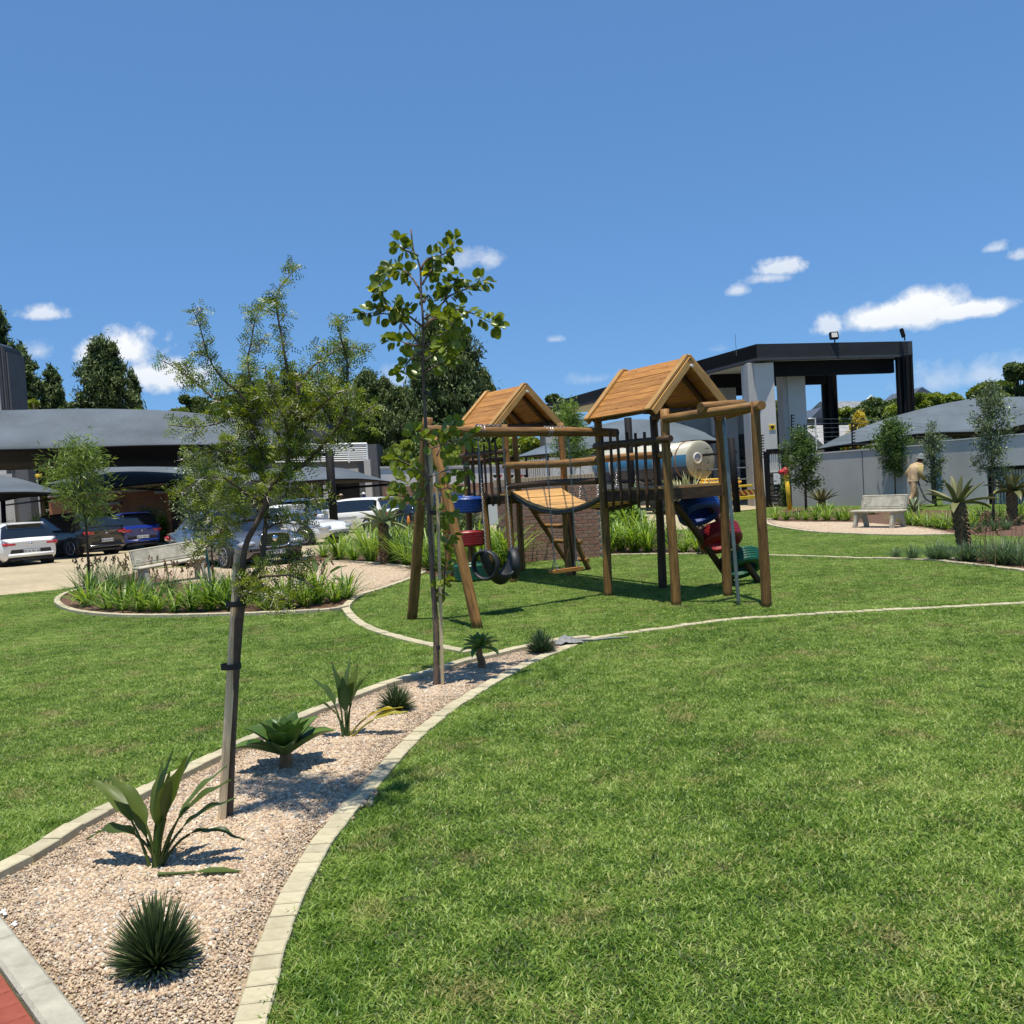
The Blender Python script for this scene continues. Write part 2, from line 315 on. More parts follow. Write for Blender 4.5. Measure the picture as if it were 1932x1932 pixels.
gp = mesh('ground', [(-900, -60, -.05), (900, -60, -.05), (900, 1800, -.05), (-900, 1800, -.05)], [(0, 1, 2, 3)]); tag(obj('ground', gp, ground_m), kind='structure')
lawn_soil = mat('lawn_thatch', (.02, .035, .008), 1, .5, 30, col2=(.07, .085, .02), detail=8)
lawn_poly = [(-25, -3), (25, -3), (28, 45), (-25, 45)]
LW = 48
sheet('lawn', lawn_poly, 0, lawn_soil)
# paving: small yellow-buff blocks
pm, n, l, b = newmat('buff_paving'); t = n.new('ShaderNodeTexCoord'); br = n.new('ShaderNodeTexBrick'); mp = n.new('ShaderNodeMapping'); mp.inputs['Rotation'].default_value = (0, 0, .5)
l.new(t.outputs['Object'], mp.inputs[0]); l.new(mp.outputs[0], br.inputs['Vector']); br.inputs['Scale'].default_value = 1; br.inputs['Brick Width'].default_value = .22; br.inputs['Row Height'].default_value = .11; br.inputs['Mortar Size'].default_value = .006
br.inputs['Color1'].default_value = (.38, .305, .185, 1); br.inputs['Color2'].default_value = (.46, .375, .24, 1); br.inputs['Mortar'].default_value = (.30, .24, .15, 1)
nn = n.new('ShaderNodeTexNoise'); nn.inputs['Scale'].default_value = .5; nn.inputs['Detail'].default_value = 6; l.new(t.outputs['Object'], nn.inputs['Vector']); mx = n.new('ShaderNodeMix'); mx.data_type = 'RGBA'; mx.blend_type = 'MULTIPLY'; mx.inputs[0].default_value = .5
l.new(br.outputs[0], mx.inputs[6]); l.new(nn.outputs[0], mx.inputs[7]); hv = n.new('ShaderNodeHueSaturation'); hv.inputs['Value'].default_value = 1.25; l.new(mx.outputs[2], hv.inputs['Color']); l.new(hv.outputs[0], b.inputs['Base Color']); b.inputs['Roughness'].default_value = .9
sheet2('paving', pave, .006, pm)
gravel_base = mat('gravel_dust', (.32, .24, .15), 1, .4, 60, bump=.6, bscale=90)
sheet2('gravel_bed', gravel1, .005, gravel_base); sheet2('gravel_circle', gravel2, .012, gravel_base); sheet2('gravel_strip', gravel3, .012, gravel_base)
for nm, P in (('soil_bed', bedE), ('soil_border', bedD), ('soil_verge', bedI), ('soil_patch', bedF), ('soil_strip', bedG)): sheet2(nm, P, .009, M['soil'])
# ---------------------------------------------------------------- laid kerbs, each block its own piece
kerb_m, n, l, b = newmat('buff_kerb_block'); t = n.new('ShaderNodeTexCoord'); z = n.new('ShaderNodeTexNoise'); z.inputs['Scale'].default_value = 9; z.inputs['Detail'].default_value = 8; z.inputs['Roughness'].default_value = .7; l.new(t.outputs['Object'], z.inputs['Vector'])
oi = n.new('ShaderNodeObjectInfo'); l.new(oi.outputs['Random'], z.inputs['W'] if 'W' in z.inputs and z.inputs['W'].enabled else z.inputs['Distortion'])
r = n.new('ShaderNodeValToRGB'); e = r.color_ramp.elements; e[0].position = .3; e[1].position = .7; e[0].color = (.36, .31, .19, 1); e[1].color = (.54, .48, .33, 1); l.new(z.outputs[0], r.inputs[0])
hv = n.new('ShaderNodeHueSaturation'); mr = n.new('ShaderNodeMapRange'); mr.inputs[3].default_value = .84; mr.inputs[4].default_value = 1.1; l.new(oi.outputs['Random'], mr.inputs[0]); l.new(mr.outputs[0], hv.inputs['Value']); l.new(r.outputs[0], hv.inputs['Color'])
l.new(hv.outputs[0], b.inputs['Base Color']); b.inputs['Roughness'].default_value = .9
z2 = n.new('ShaderNodeTexNoise'); z2.inputs['Scale'].default_value = 120; z2.inputs['Detail'].default_value = 4; l.new(t.outputs['Object'], z2.inputs['Vector']); bp = n.new('ShaderNodeBump'); bp.inputs['Strength'].default_value = .4; bp.inputs['Distance'].default_value = .004; l.new(z2.outputs[0], bp.inputs['Height']); l.new(bp.outputs[0], b.inputs['Normal'])
KERBS = []
def kerb(line, Lb, W, top, label, name='kerb'):
    KERBS.append(xy(line)); base = Vector((line[0].x, line[0].y, 0)); t = thing(name, base, label, 'kerb')
    mb = MB(); mb.box(-Lb/2+.003, Lb/2-.003, -W/2, W/2, -.06, top, bev=.005); me = mb.mesh('kerb_block'); me.materials.append(kerb_m)
    L = sum((b-a).length for a, b in zip(line, line[1:])); n = int(L/Lb); P = resample(line, n+1)
    far = MB()
    for i in range(n):
        a, b = P[i], P[i+1]; c = (a+b)/2; ang = math.atan2(b.y-a.y, b.x-a.x)+random.uniform(-.02, .02)
        Mx = Matrix.Translation(c+Vector((random.uniform(-.003, .003), random.uniform(-.003, .003), random.uniform(-.004, .004)))) @ Matrix.Rotation(ang, 4, 'Z')
        if i < 290:
            o = obj('kerb_block', me, None, t, Mx, True)
        else: far.box(-Lb/2+.003, Lb/2-.003, -W/2, W/2, -.06, top, Mx)
    if far.n: tag(far.build('kerb_block', kerb_m, t, world=True), kind='stuff')
kerb(kA, .102, .105, .022, 'buff block kerb curving from the bottom of the view along the right side of the gravel bed')
kerb(kB, .20, .10, .048, 'raised buff kerb of long blocks along the left side of the gravel bed')
kerb(kC, .10, .11, .03, 'round buff kerb that curls about the left end of the play lawn')
kerb(kD, .20, .10, .04, 'thin pale kerb behind the gravel circle, in front of the tall strap-leaved plants')
kerb(kE, .15, .10, .05, 'pale curved kerb around the planted island at the left bench')
kerb(kF, .2, .10, .04, 'pale kerb round the lawn side of the gravel strip under the right bench')
kerb(kG, .2, .09, .02, 'thin kerb line nearly sunk in the lawn, running right from the play posts')
kerb(kH, .2, .10, .03, 'kerb in front of the grassy tufts at the tall aloe on the right edge')
kerb(kI, .2, .10, .03, 'short kerb below the strap-leaved plants right of the brown brick wall')
# concrete kerb and red brick path in the near corner
t = thing('concrete_kerb', (crn[0].x, crn[0].y, 0), 'grey concrete kerb stones with a mortar joint beside the red brick path', 'kerb')
ca = math.atan2(cdir.y, cdir.x)
for (a, b_) in ((-1.9, -.92), (-.91, .27), (.28, .76), (.77, 1.7)):
    mb = MB(); nseg = 10; ww = .105
    for s_ in range(nseg): pass
    mb.box(a, b_, -ww, 0, -.05, .035, bev=.012); me = mb.mesh('kerb_stone'); o = obj('kerb_stone', me, M['conc_kerb'], t, Matrix.Rotation(ca, 4, 'Z'))
redb = mat('red_clay_paver', (.19, .035, .018), .85, .3, 12, bump=.5, bscale=70, col2=(.28, .065, .035))
path = obj('path', mesh('path', [(-1.9, -1.6, .002), (1.9, -1.6, .002), (1.9, -.108, .002), (-1.9, -.108, .002)], [(0, 1, 2, 3)]), gravel_base, None, Matrix.Translation((crn[0].x, crn[0].y, 0)) @ Matrix.Rotation(ca, 4, 'Z')); tag(path, kind='structure')
mb = MB(); mb.box(-.052, .052, -.107, .107, -.04, .022, bev=.004); bm_ = mb.mesh('brick'); bm_.materials.append(redb)
for i in range(-12, 16):
    for j in range(3):
        o = obj('brick', bm_, None, path, Matrix.Translation((i*.108+(j % 2)*.03, -.225-j*.22, random.uniform(-.002, .002))) @ Matrix.Rotation(R_(14)+random.uniform(-.01, .01), 4, 'Z') if False else Matrix.Translation((i*.108, -.222-j*.218, random.uniform(-.002, .002))) @ Matrix.Rotation(random.uniform(-.008, .008), 4, 'Z'))
# ---------------------------------------------------------------- lawn blades and gravel stones
def blade_patch(n, R, hmin, hmax, wid, square=True):
    x = RNG.uniform(-R, R, n); y = RNG.uniform(-R, R, n)
    if not square:
        a = RNG.uniform(0, 6.283, n); r = R*np.sqrt(RNG.uniform(0, 1, n)); x = r*np.cos(a); y = r*np.sin(a)
    h = RNG.uniform(hmin, hmax, n); a = RNG.uniform(0, 6.283, n); lean = RNG.uniform(.7, 1.5, n); la = RNG.uniform(0, 6.283, n); w_ = RNG.uniform(.7, 1.2, n)*wid
    wx, wy = np.cos(a)*w_/2, np.sin(a)*w_/2; dx, dy = np.cos(la)*np.sin(lean)*h, np.sin(la)*np.sin(lean)*h; dz = np.cos(lean)*h
    V = np.empty((n, 5, 3)); z0 = np.zeros(n)-.004
    V[:, 0] = np.stack([x-wx, y-wy, z0], 1); V[:, 1] = np.stack([x+wx, y+wy, z0], 1)
    V[:, 2] = np.stack([x+dx*.45+wx*.85, y+dy*.45+wy*.85, dz*.6], 1); V[:, 3] = np.stack([x+dx*.45-wx*.85, y+dy*.45-wy*.85, dz*.6], 1)
    V[:, 4] = np.stack([x+dx*1.15, y+dy*1.15, dz], 1)
    b = np.arange(n)[:, None]*5
    T = np.concatenate([b+[0, 1, 2], b+[0, 2, 3], b+[3, 2, 4]]); c = np.repeat(RNG.beta(2, 2, n), 5)
    return V.reshape(-1, 3), T, c
def grassmat():
    m, n, l, b = newmat('lawn_blade'); b.inputs['Roughness'].default_value = .45; b.inputs['Specular IOR Level'].default_value = .35
    g = n.new('ShaderNodeNewGeometry'); a = n.new('ShaderNodeAttribute'); a.attribute_name = 'c'
    def nz(sc, det=4, sx=None):
        z = n.new('ShaderNodeTexNoise'); z.inputs['Scale'].default_value = sc; z.inputs['Detail'].default_value = det; z.inputs['Roughness'].default_value = .6
        l.new(g.outputs['Position'], z.inputs['Vector']); return z.outputs[0]
    r = n.new('ShaderNodeValToRGB'); e = r.color_ramp.elements; e[0].position = 0; e[1].position = 1; e[0].color = (.025, .065, .008, 1); e[1].color = (.46, .53, .16, 1); x = e.new(.36); x.color = (.085, .18, .014, 1); x = e.new(.64); x.color = (.235, .35, .048, 1)
    def mm(op, p, q, s=None):
        k = n.new('ShaderNodeMath'); k.operation = op
        for i, v_ in enumerate((p, q, s)):
            if v_ is None: continue
            if isinstance(v_, (int, float)): k.inputs[i].default_value = v_
            else: l.new(v_, k.inputs[i])
        return k.outputs[0]
    big = mm('MULTIPLY', mm('SUBTRACT', nz(.7, 3), .5), .75); med = mm('MULTIPLY', mm('SUBTRACT', nz(5.5, 6), .5), 1.15)
    f = mm('ADD', mm('ADD', mm('MULTIPLY', a.outputs['Fac'], 1.05), .03), mm('ADD', big, med)); l.new(f, r.inputs[0])
    dry = n.new('ShaderNodeValToRGB'); dry.color_ramp.elements[0].position = .59; dry.color_ramp.elements[1].position = .78; l.new(mm('MULTIPLY_ADD', a.outputs['Fac'], .22, mm('MULTIPLY', nz(2.3, 7), .84)), dry.inputs[0])
    mx = n.new('ShaderNodeMix'); mx.data_type = 'RGBA'; l.new(dry.outputs[0], mx.inputs[0]); l.new(r.outputs[0], mx.inputs[6]); mx.inputs[7].default_value = (.44, .33, .16, 1)
    l.new(mx.outputs[2], b.inputs['Base Color']); tr = n.new('ShaderNodeBsdfTranslucent'); hs = n.new('ShaderNodeHueSaturation'); hs.inputs['Value'].default_value = 1.35; l.new(mx.outputs[2], hs.inputs['Color']); l.new(hs.outputs[0], tr.inputs[0])
    ms = n.new('ShaderNodeMixShader'); ms.inputs[0].default_value = .38; l.new(b.outputs[0], ms.inputs[1]); l.new(tr.outputs[0], ms.inputs[2]); l.new(ms.outputs[0], n['Material Output'].inputs[0])
    return m
M['grass'] = grassmat()
def scatter(name, pts, sources, label, smin=.85, smax=1.15, parent=None):
    """instances of a few real patches on a cloud of points (stuff)"""
    me = mesh(name, np.array(pts, np.float32).reshape(-1, 3), []); a = me.attributes.new('k', 'INT', 'POINT'); a.data.foreach_set('value', RNG.integers(0, len(sources), len(pts)).astype(np.int32))
    o = bpy.data.objects.new(name, me); COL.objects.link(o)
    g = bpy.data.node_groups.new(name+'_scatter', 'GeometryNodeTree'); g.interface.new_socket('Geometry', in_out='INPUT', socket_type='NodeSocketGeometry'); g.interface.new_socket('Geometry', in_out='OUTPUT', socket_type='NodeSocketGeometry')
    gi = g.nodes.new('NodeGroupInput'); go = g.nodes.new('NodeGroupOutput'); jn = g.nodes.new('GeometryNodeJoinGeometry')
    na = g.nodes.new('GeometryNodeInputNamedAttribute'); na.data_type = 'INT'; na.inputs[0].default_value = 'k'
    rv = g.nodes.new('FunctionNodeRandomValue'); rv.data_type = 'FLOAT_VECTOR'; rv.inputs[0].default_value = (0, 0, 0); rv.inputs[1].default_value = (0, 0, 6.2832)
    rs = g.nodes.new('FunctionNodeRandomValue'); rs.data_type = 'FLOAT'; rs.inputs[2].default_value = smin; rs.inputs[3].default_value = smax
    for k, s in enumerate(sources):
        oi = g.nodes.new('GeometryNodeObjectInfo'); oi.inputs[0].default_value = s; oi.transform_space = 'ORIGINAL'
        cp = g.nodes.new('FunctionNodeCompare'); cp.data_type = 'INT'; cp.operation = 'EQUAL'; g.links.new(na.outputs[0], cp.inputs[2]); cp.inputs[3].default_value = k
        ip = g.nodes.new('GeometryNodeInstanceOnPoints'); g.links.new(gi.outputs[0], ip.inputs['Points']); g.links.new(cp.outputs[0], ip.inputs['Selection']); g.links.new(oi.outputs['Geometry'], ip.inputs['Instance'])
        g.links.new(rv.outputs[0], ip.inputs['Rotation']); g.links.new(rs.outputs[1], ip.inputs['Scale']); g.links.new(ip.outputs[0], jn.inputs[0])
    g.links.new(jn.outputs[0], go.inputs[0]); md = o.modifiers.new('scatter', 'NODES'); md.node_group = g
    tag(o, label, None, None, 'stuff')
    return o
def source(name, V, T, m, c, at, parent_kind='stuff'):
    o = obj(name, mesh(name, V, T, attr=c), m); o.location = at; tag(o, None, None, None, 'stuff'); return o
EX = [gravel1, gravel2, gravel3, bedE, bedD, bedI, bedF, bedG, pave]
pathw = [(crn[0]+cdir*s+Vector((cdir.y, -cdir.x, 0))*t_) for s, t_ in ((-6, -.02), (6, -.02), (6, 6), (-6, 6))]; EX.append(xy(pathw))
wallfoot = [(.2, 19.5), (1.9, 19.8), (1.9, 21.5), (-.9, 21.5)]; EX.append(wallfoot)
KL = [k for k in KERBS]
def lawn_ok(X, Y, marg):
    ok = np.ones(X.shape, bool)
    for P in EX: ok &= ~poly_in(P, X, Y)
    d = np.full(X.shape, 1e9)
    for P in EX:
        d = np.minimum(d, poly_dist(P, X, Y))
    for k in KL:      # open lines
        for i in range(0, len(k)-1):
            x0, y0 = k[i]; x1, y1 = k[i+1]; ex, ey = x1-x0, y1-y0; L2 = ex*ex+ey*ey+1e-12
            t = np.clip(((X-x0)*ex+(Y-y0)*ey)/L2, 0, 1); d = np.minimum(d, np.hypot(X-(x0+t*ex), Y-(y0+t*ey)))
    return ok, d
def cone(X, Y, m=1.2): return (Y > 1.9) & (np.abs(X) < Y*.585+m)
big_src = []
for k in range(4):
    V, T, c = blade_patch(2500, .26, .012, .036, .0062); big_src.append(source('grass', V, T, M['grass'], c, (1.+k*.6, 5.+k*.3, 0)))
sm_src = []
for k in range(3):
    V, T, c = blade_patch(52, .05, .022, .052, .006, False); sm_src.append(source('grass', V, T, M['grass'], c, (2.+k*.5, 6, 0)))
P_big = []; P_small = []; P_far = []
s = .30; X, Y = np.meshgrid(np.arange(-25, 27, s), np.arange(1.9, 44, s)); X = X.ravel(); Y = Y.ravel(); k = cone(X, Y); X = X[k]; Y = Y[k]
ok, d = lawn_ok(X, Y, 0); bigm = ok & (d > .33); X2, Y2 = X[bigm], Y[bigm]; X2 = X2+RNG.uniform(-.05, .05, len(X2)); Y2 = Y2+RNG.uniform(-.05, .05, len(Y2))
P_big = np.stack([X2, Y2, np.zeros_like(X2)], 1)
nearb = (d < .62) & ~bigm; cells = np.stack([X[nearb], Y[nearb]], 1)
pts = []
for (cx, cy) in cells:
    st = .042 if cy < 12 else .075
    g_ = np.arange(-s/2+st/2, s/2, st); gx, gy = np.meshgrid(cx+g_, cy+g_); pts.append(np.stack([gx.ravel(), gy.ravel()], 1))
pts = np.concatenate(pts); ok, d = lawn_ok(pts[:, 0], pts[:, 1], 0); kerbhalf = .064
pts = pts[ok & (d > kerbhalf)]; pts = pts+RNG.uniform(-.018, .018, pts.shape); P_small = np.concatenate([pts, np.zeros((len(pts), 1))], 1)
scatter('grass', P_big, big_src, 'short green lawn grass with yellowed and dry patches')
scatter('grass', P_small, sm_src, 'lawn grass growing up along the kerbs')
# stones
def stone_patch(n, R, s0, s1):
    t = (1+5**.5)/2; ico = np.array([(-1, t, 0), (1, t, 0), (-1, -t, 0), (1, -t, 0), (0, -1, t), (0, 1, t), (0, -1, -t), (0, 1, -t), (t, 0, -1), (t, 0, 1), (-t, 0, -1), (-t, 0, 1)])/1.9
    IF = np.array([(0, 11, 5), (0, 5, 1), (0, 1, 7), (0, 7, 10), (0, 10, 11), (1, 5, 9), (5, 11, 4), (11, 10, 2), (10, 7, 6), (7, 1, 8), (3, 9, 4), (3, 4, 2), (3, 2, 6), (3, 6, 8), (3, 8, 9), (4, 9, 5), (2, 4, 11), (6, 2, 10), (8, 6, 7), (9, 8, 1)])
    Vs = []; cs = []
    for i in range(n):
        sz = s0+(s1-s0)*random.random()**1.8; q = ico*RNG.uniform(.72, 1.12, (12, 1))*np.array([1, RNG.uniform(.6, .95), RNG.uniform(.45, .8)])*sz/2
        rot = np.array(Quaternion(Vector(RNG.normal(size=3)).normalized(), random.uniform(0, .9)).to_matrix() @ Matrix.Rotation(random.uniform(0, 6.3), 3, 'Z')); q = q @ rot.T
        Vs.append(q+np.array([random.uniform(-R, R), random.uniform(-R, R), sz*.18+random.uniform(0, .007)])); cs.append(np.full(12, random.random()))
    T = (IF[None]+np.arange(n)[:, None, None]*12).reshape(-1, 3); return np.concatenate(Vs), T, np.concatenate(cs)
gm, n, l, b = newmat('gravel_stone'); a = n.new('ShaderNodeAttribute'); a.attribute_name = 'c'; r = n.new('ShaderNodeValToRGB'); l.new(a.outputs['Fac'], r.inputs[0]); r.color_ramp.interpolation = 'LINEAR'
e = r.color_ramp.elements; e[0].color = (.30, .235, .19, 1); e[1].color = (.66, .60, .50, 1); e[0].position = 0
for p_, c_ in ((.12, (.34, .225, .14)), (.35, (.50, .37, .24)), (.6, (.60, .47, .32)), (.8, (.48, .37, .26)), (.9, (.32, .30, .27)), (.95, (.70, .63, .50))): x = e.new(p_); x.color = C3(c_)
z = n.new('ShaderNodeTexNoise'); z.inputs['Scale'].default_value = 160; z.inputs['Detail'].default_value = 3; tt = n.new('ShaderNodeNewGeometry'); l.new(tt.outputs['Position'], z.inputs['Vector']); mx = n.new('ShaderNodeMix'); mx.data_type = 'RGBA'; mx.blend_type = 'OVERLAY'; mx.inputs[0].default_value = .35; l.new(r.outputs[0], mx.inputs[6]); l.new(z.outputs[0], mx.inputs[7]); l.new(mx.outputs[2], b.inputs['Base Color']); b.inputs['Roughness'].default_value = .85
st_src = []; st_small = []
for k in range(4):
    V, T, c = stone_patch(760, .13, .010, .026); st_src.append(source('gravel', V, T, gm, c, (-1.45+k*.17, 4.3+k*.2, .006)))
for k in range(3):
    V, T, c = stone_patch(20, .03, .009, .019); st_small.append(source('gravel', V, T, gm, c, (-1.3+k*.2, 4.6, .006)))
def gfill(P, z, step, marg, near=True):
    P_ = np.array(P); X, Y = np.meshgrid(np.arange(P_[:, 0].min(), P_[:, 0].max(), step), np.arange(P_[:, 1].min(), P_[:, 1].max(), step)); X = X.ravel(); Y = Y.ravel()
    k = poly_in(P, X, Y) & cone(X, Y); X, Y = X[k], Y[k]; d = poly_dist(P, X, Y); return X, Y, d
bigp = []; smp = []
for P, z0, ker in ((gravel1, .006, .055), (gravel2, .013, .05), (gravel3, .013, .05)):
    X, Y, d = gfill(P, z0, .17, 0); k = d > .185+ker; bigp.append(np.stack([X[k]+RNG.uniform(-.03, .03, k.sum()), Y[k]+RNG.uniform(-.03, .03, k.sum()), np.full(k.sum(), z0)], 1))
    st = .034 if P is gravel1 else .05
    X, Y, d = gfill(P, z0, st, 0); k = (d > .018+ker) & (d < .32+ker); smp.append(np.stack([X[k]+RNG.uniform(-.01, .01, k.sum()), Y[k]+RNG.uniform(-.01, .01, k.sum()), np.full(k.sum(), z0)], 1))
scatter('gravel', np.concatenate(bigp), st_src, 'tan and pinkish crushed stone gravel', .9, 1.1); scatter('gravel', np.concatenate(smp), st_small, 'crushed stone gravel along the kerbs', .9, 1.1)
# ---------------------------------------------------------------- play frame
def log_mesh(L, r0, r1, bend=.012, nseg=12, n=12):
    mb = MB(); ph = random.uniform(0, 6); V = []; knots = [(random.uniform(.1, .95)*L, random.uniform(0, 6.28), random.uniform(.006, .014)) for _ in range(int(L*2.2))]
    for i in range(nseg+1):
        z = L*i/nseg; r = r0+(r1-r0)*i/nseg; bx = bend*math.sin(z*2.1+ph); by = bend*math.cos(z*1.7+ph)
        for k in range(n):
            a = 2*math.pi*k/n; rr = r*(1+.035*mnoise(Vector((math.cos(a)*1.3, math.sin(a)*1.3, z*2+ph*7))))
            for kz, ka, kh in knots:
                da = (a-ka+math.pi) % (2*math.pi)-math.pi; rr += kh*math.exp(-(z-kz)**2/.0022-da*da/.12)
            V.append((bx+rr*math.cos(a), by+rr*math.sin(a), z))
    F = [(i*n+k, i*n+(k+1) % n, (i+1)*n+(k+1) % n, (i+1)*n+k) for i in range(nseg) for k in range(n)]
    me = mesh('log', V, F+[tuple(range(n-1, -1, -1)), tuple(nseg*n+k for k in range(n))]); me.polygons.foreach_set('use_smooth', [True]*(nseg*n)+[False, False]); me.update(); return me
def aim(p0, p1):
    p0 = Vector(p0); d = Vector(p1)-p0; return Matrix.Translation(p0) @ d.to_track_quat('Z', 'Y').to_matrix().to_4x4()
def log(name, p0, p1, r, parent, m='log', taper=.95, bend=.010, label=None):
    p0 = Vector(p0); p1 = Vector(p1); L = (p1-p0).length; o = obj(name, log_mesh(L, r, r*taper, bend, max(4, int(L*6))), M[m], parent, aim(p0, p1), True)
    if label: o['label'] = label
    return o
def plank(name, c, ax, up, L, w, h, parent, m, label=None, bev=.004):
    """board lying along ax, its grain along local Z"""
    z = Vector(ax).normalized(); y = Vector(up); y = (y-z*y.dot(z)).normalized(); x = y.cross(z); mb = MB(); mb.box(-w/2, w/2, -h/2, h/2, -L/2, L/2, bev=bev)
    Mx = Matrix.Translation(Vector(c)) @ Matrix((x, y, z)).transposed().to_4x4(); o = mb.build(name, m, parent, M=Mx, world=True)
    if label: o['label'] = label
    return o
def V3(a, z): return Vector((a[0], a[1], z))
E1 = Vector((.869, .494, 0)); E2 = Vector((.494, -.869, 0)); UP = Vector((0, 0, 1))
PF = thing('play_frame', (1.2, 13.5, 0), 'wooden log play frame with two roofed towers, sagging bridge, tyre slide and swing beam', 'climbing frame')
A = Vector((1.27, 12.97, 0)); B = Vector((2.10, 13.43, 0)); C_ = Vector((2.74, 12.18, 0)); Dp = Vector((1.95, 11.59, 0)); MB3 = Vector((2.90, 10.98, 0))
A1 = Vector((-.76, 17.0, 0)); B1 = Vector((.15, 17.5, 0)); C1 = Vector((.93, 16.15, 0)); D1 = Vector((-.03, 15.65, 0))
def tower(cx, cy, a, w, L, ze, zr, nb, lab):
    e1 = Vector((math.cos(a), math.sin(a), 0)); e2 = Vector((math.sin(a), -math.cos(a), 0)); c = Vector((cx, cy, 0))
    for s in (-1, 1):
        slope = (e1*s*(w/2)+UP*(ze-zr)); SL = slope.length; sd = slope.normalized(); nrm = (e1*s*(zr-ze)+UP*(w/2)).normalized(); bw = SL/nb
        for i in range(nb):
            p = c+UP*zr+sd*(bw*(i+.5))+nrm*.012
            plank('roof_board', p+UP*random.uniform(-.002, .002), e2, nrm, L-.02+random.uniform(-.01, .01), bw-.008, .022, PF, M['board'])
        for q in (-1, 1):
            p = c+e2*q*(L/2)+UP*zr+sd*(SL/2)
            plank('barge_board', p+nrm*.038-e2*q*.045, sd, nrm, SL+.05, .10, .026, PF, M['barge'], bev=.006)
            plank('barge_board', p-nrm*.03+e2*q*.014, sd, e2*q, SL+.02, .085, .026, PF, M['barge'], bev=.005)
        for t in (-.28, .28):
            plank('rafter', c+e2*(t*L)+UP*zr+sd*(SL/2)-nrm*.03, sd, nrm, SL-.08, .07, .05, PF, M['log_shaded'])
    for s in (-1, 1):   # plates that carry the rafters
        pc = c+e1*s*(w/2-.12)+UP*(ze+.02); log('roof_plate', pc-e2*(L/2-.02), pc+e2*(L/2-.02), .045, PF, 'log_shaded')
    log('tie_log', c-e1*(w/2)+e2*(L/2-.16)+UP*(ze+.0), c+e1*(w/2)+e2*(L/2-.16)+UP*(ze+.0), .04, PF, 'log_shaded')
    mb = MB(); mb.tube([c+e2*(L/2+.03)+UP*(zr-.10), c+e2*(L/2+.055)+UP*(zr-.10)], .018, 10); mb.build('bolt', M['white'], PF, world=True)
tower(1.994, 12.526, .517, 1.26, 1.42, 2.42, 3.06, 8, 'near'); tower(.03, 16.585, .62, 1.42, 1.2, 2.61, 3.28, 7, 'far')
for P_, z, m, tl in ((A, 2.46, 'log', .0), (B, 2.46, 'log_shaded', 0), (Dp, 2.42, 'log', 0), (C_, 2.4, 'log', 0), (MB3, 2.4, 'log', 0), (A1, 2.62, 'log', 0), (B1, 2.62, 'log', 0), (D1, 2.62, 'log', 0), (C1, 2.62, 'log', 0)):
    log('post', V3(P_, -.1), V3(P_, z), .062, PF, m, .88)
# tyre climb posts
P1 = Vector((-1.14, 16.37, 0)); P2 = Vector((-.44, 16.34, 0)); log('post', V3(P1, -.1), V3(P1, 1.5), .058, PF); log('post', V3(P2, -.1), V3(P2, 1.52), .058, PF)
log('post', Vector((1.0, 16.2, -.1)), Vector((1.02, 16.1, 1.3)), .05, PF, 'log_shaded')
# swing beam and its splayed legs
bL = Vector((-.93, 11.27, 2.33)); bR = Vector((1.42, 12.98, 2.235)); dirb = (bR-bL).normalized()
log('swing_beam', bL-dirb*.05, bR+dirb*.13, .062, PF, 'log', .95, .012)
aT = Vector((-.90, 11.22, 2.47)); log('splayed_leg', Vector((-1.35, 11.86, -.05)), aT+Vector((-.02, .08, 0)), .066, PF, 'log', .9); log('splayed_leg', Vector((-.46, 10.71, -.05)), Vector((-.86, 11.13, 2.22)), .064, PF, 'log', .9)
# corner frame at the right of the near tower
log('top_log', V3(Dp, 2.29)-E1*.02, V3(MB3, 2.34)+(V3(MB3, 2.34)-V3(Dp, 2.29)).normalized()*.02, .055, PF); log('top_log', V3(C_, 2.31)+Vector((0, .05, 0)), V3(MB3, 2.33)+(MB3-C_).normalized()*.16, .055, PF)
log('top_log', D(1321, 770, 11.25), D(1403, 763, 11.75), .058, PF); log('fire_pole', Vector((2.65, 11.25, -.1)), D(1365, 788, 11.27), .022, PF, 'steel', 1, 0)

# decks, edge beams, rails, balusters
def deck(a, b, c, d, z):
    n = 9; u = (b-a); L = u.length; v = (d-a)
    for i in range(n):
        t = (i+.5)/n; p0 = a.lerp(d, t); p1 = b.lerp(c, t); plank('deck_board', V3((p0+p1)/2, z), p1-p0, UP, (p1-p0).length+.06, v.length/n-.008, .028, PF, M['barge'])
    for p, q in ((a, b), (b, c), (c, d), (d, a)):
        p_ = V3(p, z-.085); q_ = V3(q, z-.085); plank('edge_beam', (p_+q_)/2, q_-p_, UP, (q_-p_).length+.1, .045, .14, PF, M['log_shaded'])
deck(A, B, C_, Dp, 1.46); deck(A1, B1, C1, D1, 1.46)
def fence_rail(a, b, ztop, n, z0, z1, off, over=(.05, .05)):
    d = (b-a).normalized(); pa = V3(a, ztop)-d*over[0]+off; pb = V3(b, ztop)+d*over[1]+off; log('rail', pa, pb, .045, PF, 'log_shaded')
    for i in range(n):
        p = a.lerp(b, (i+.9)/(n+.8))+off*1.5; r = random.uniform(-.05, .05); log('baluster', V3(p, z0), V3(p, z1+r)+Vector((random.uniform(-.01, .01), 0, 0)), .0205, PF, 'log_shaded', .95, .004)
W_ = -E1*.05
fence_rail(A, Dp, 2.06, 7, 1.22, 2.22, W_, (.05, .16)); fence_rail(A1, D1, 2.18, 6, 1.28, 2.34, W_); fence_rail(A1, B1, 2.1, 5, 1.3, 2.25, -E2*.04)

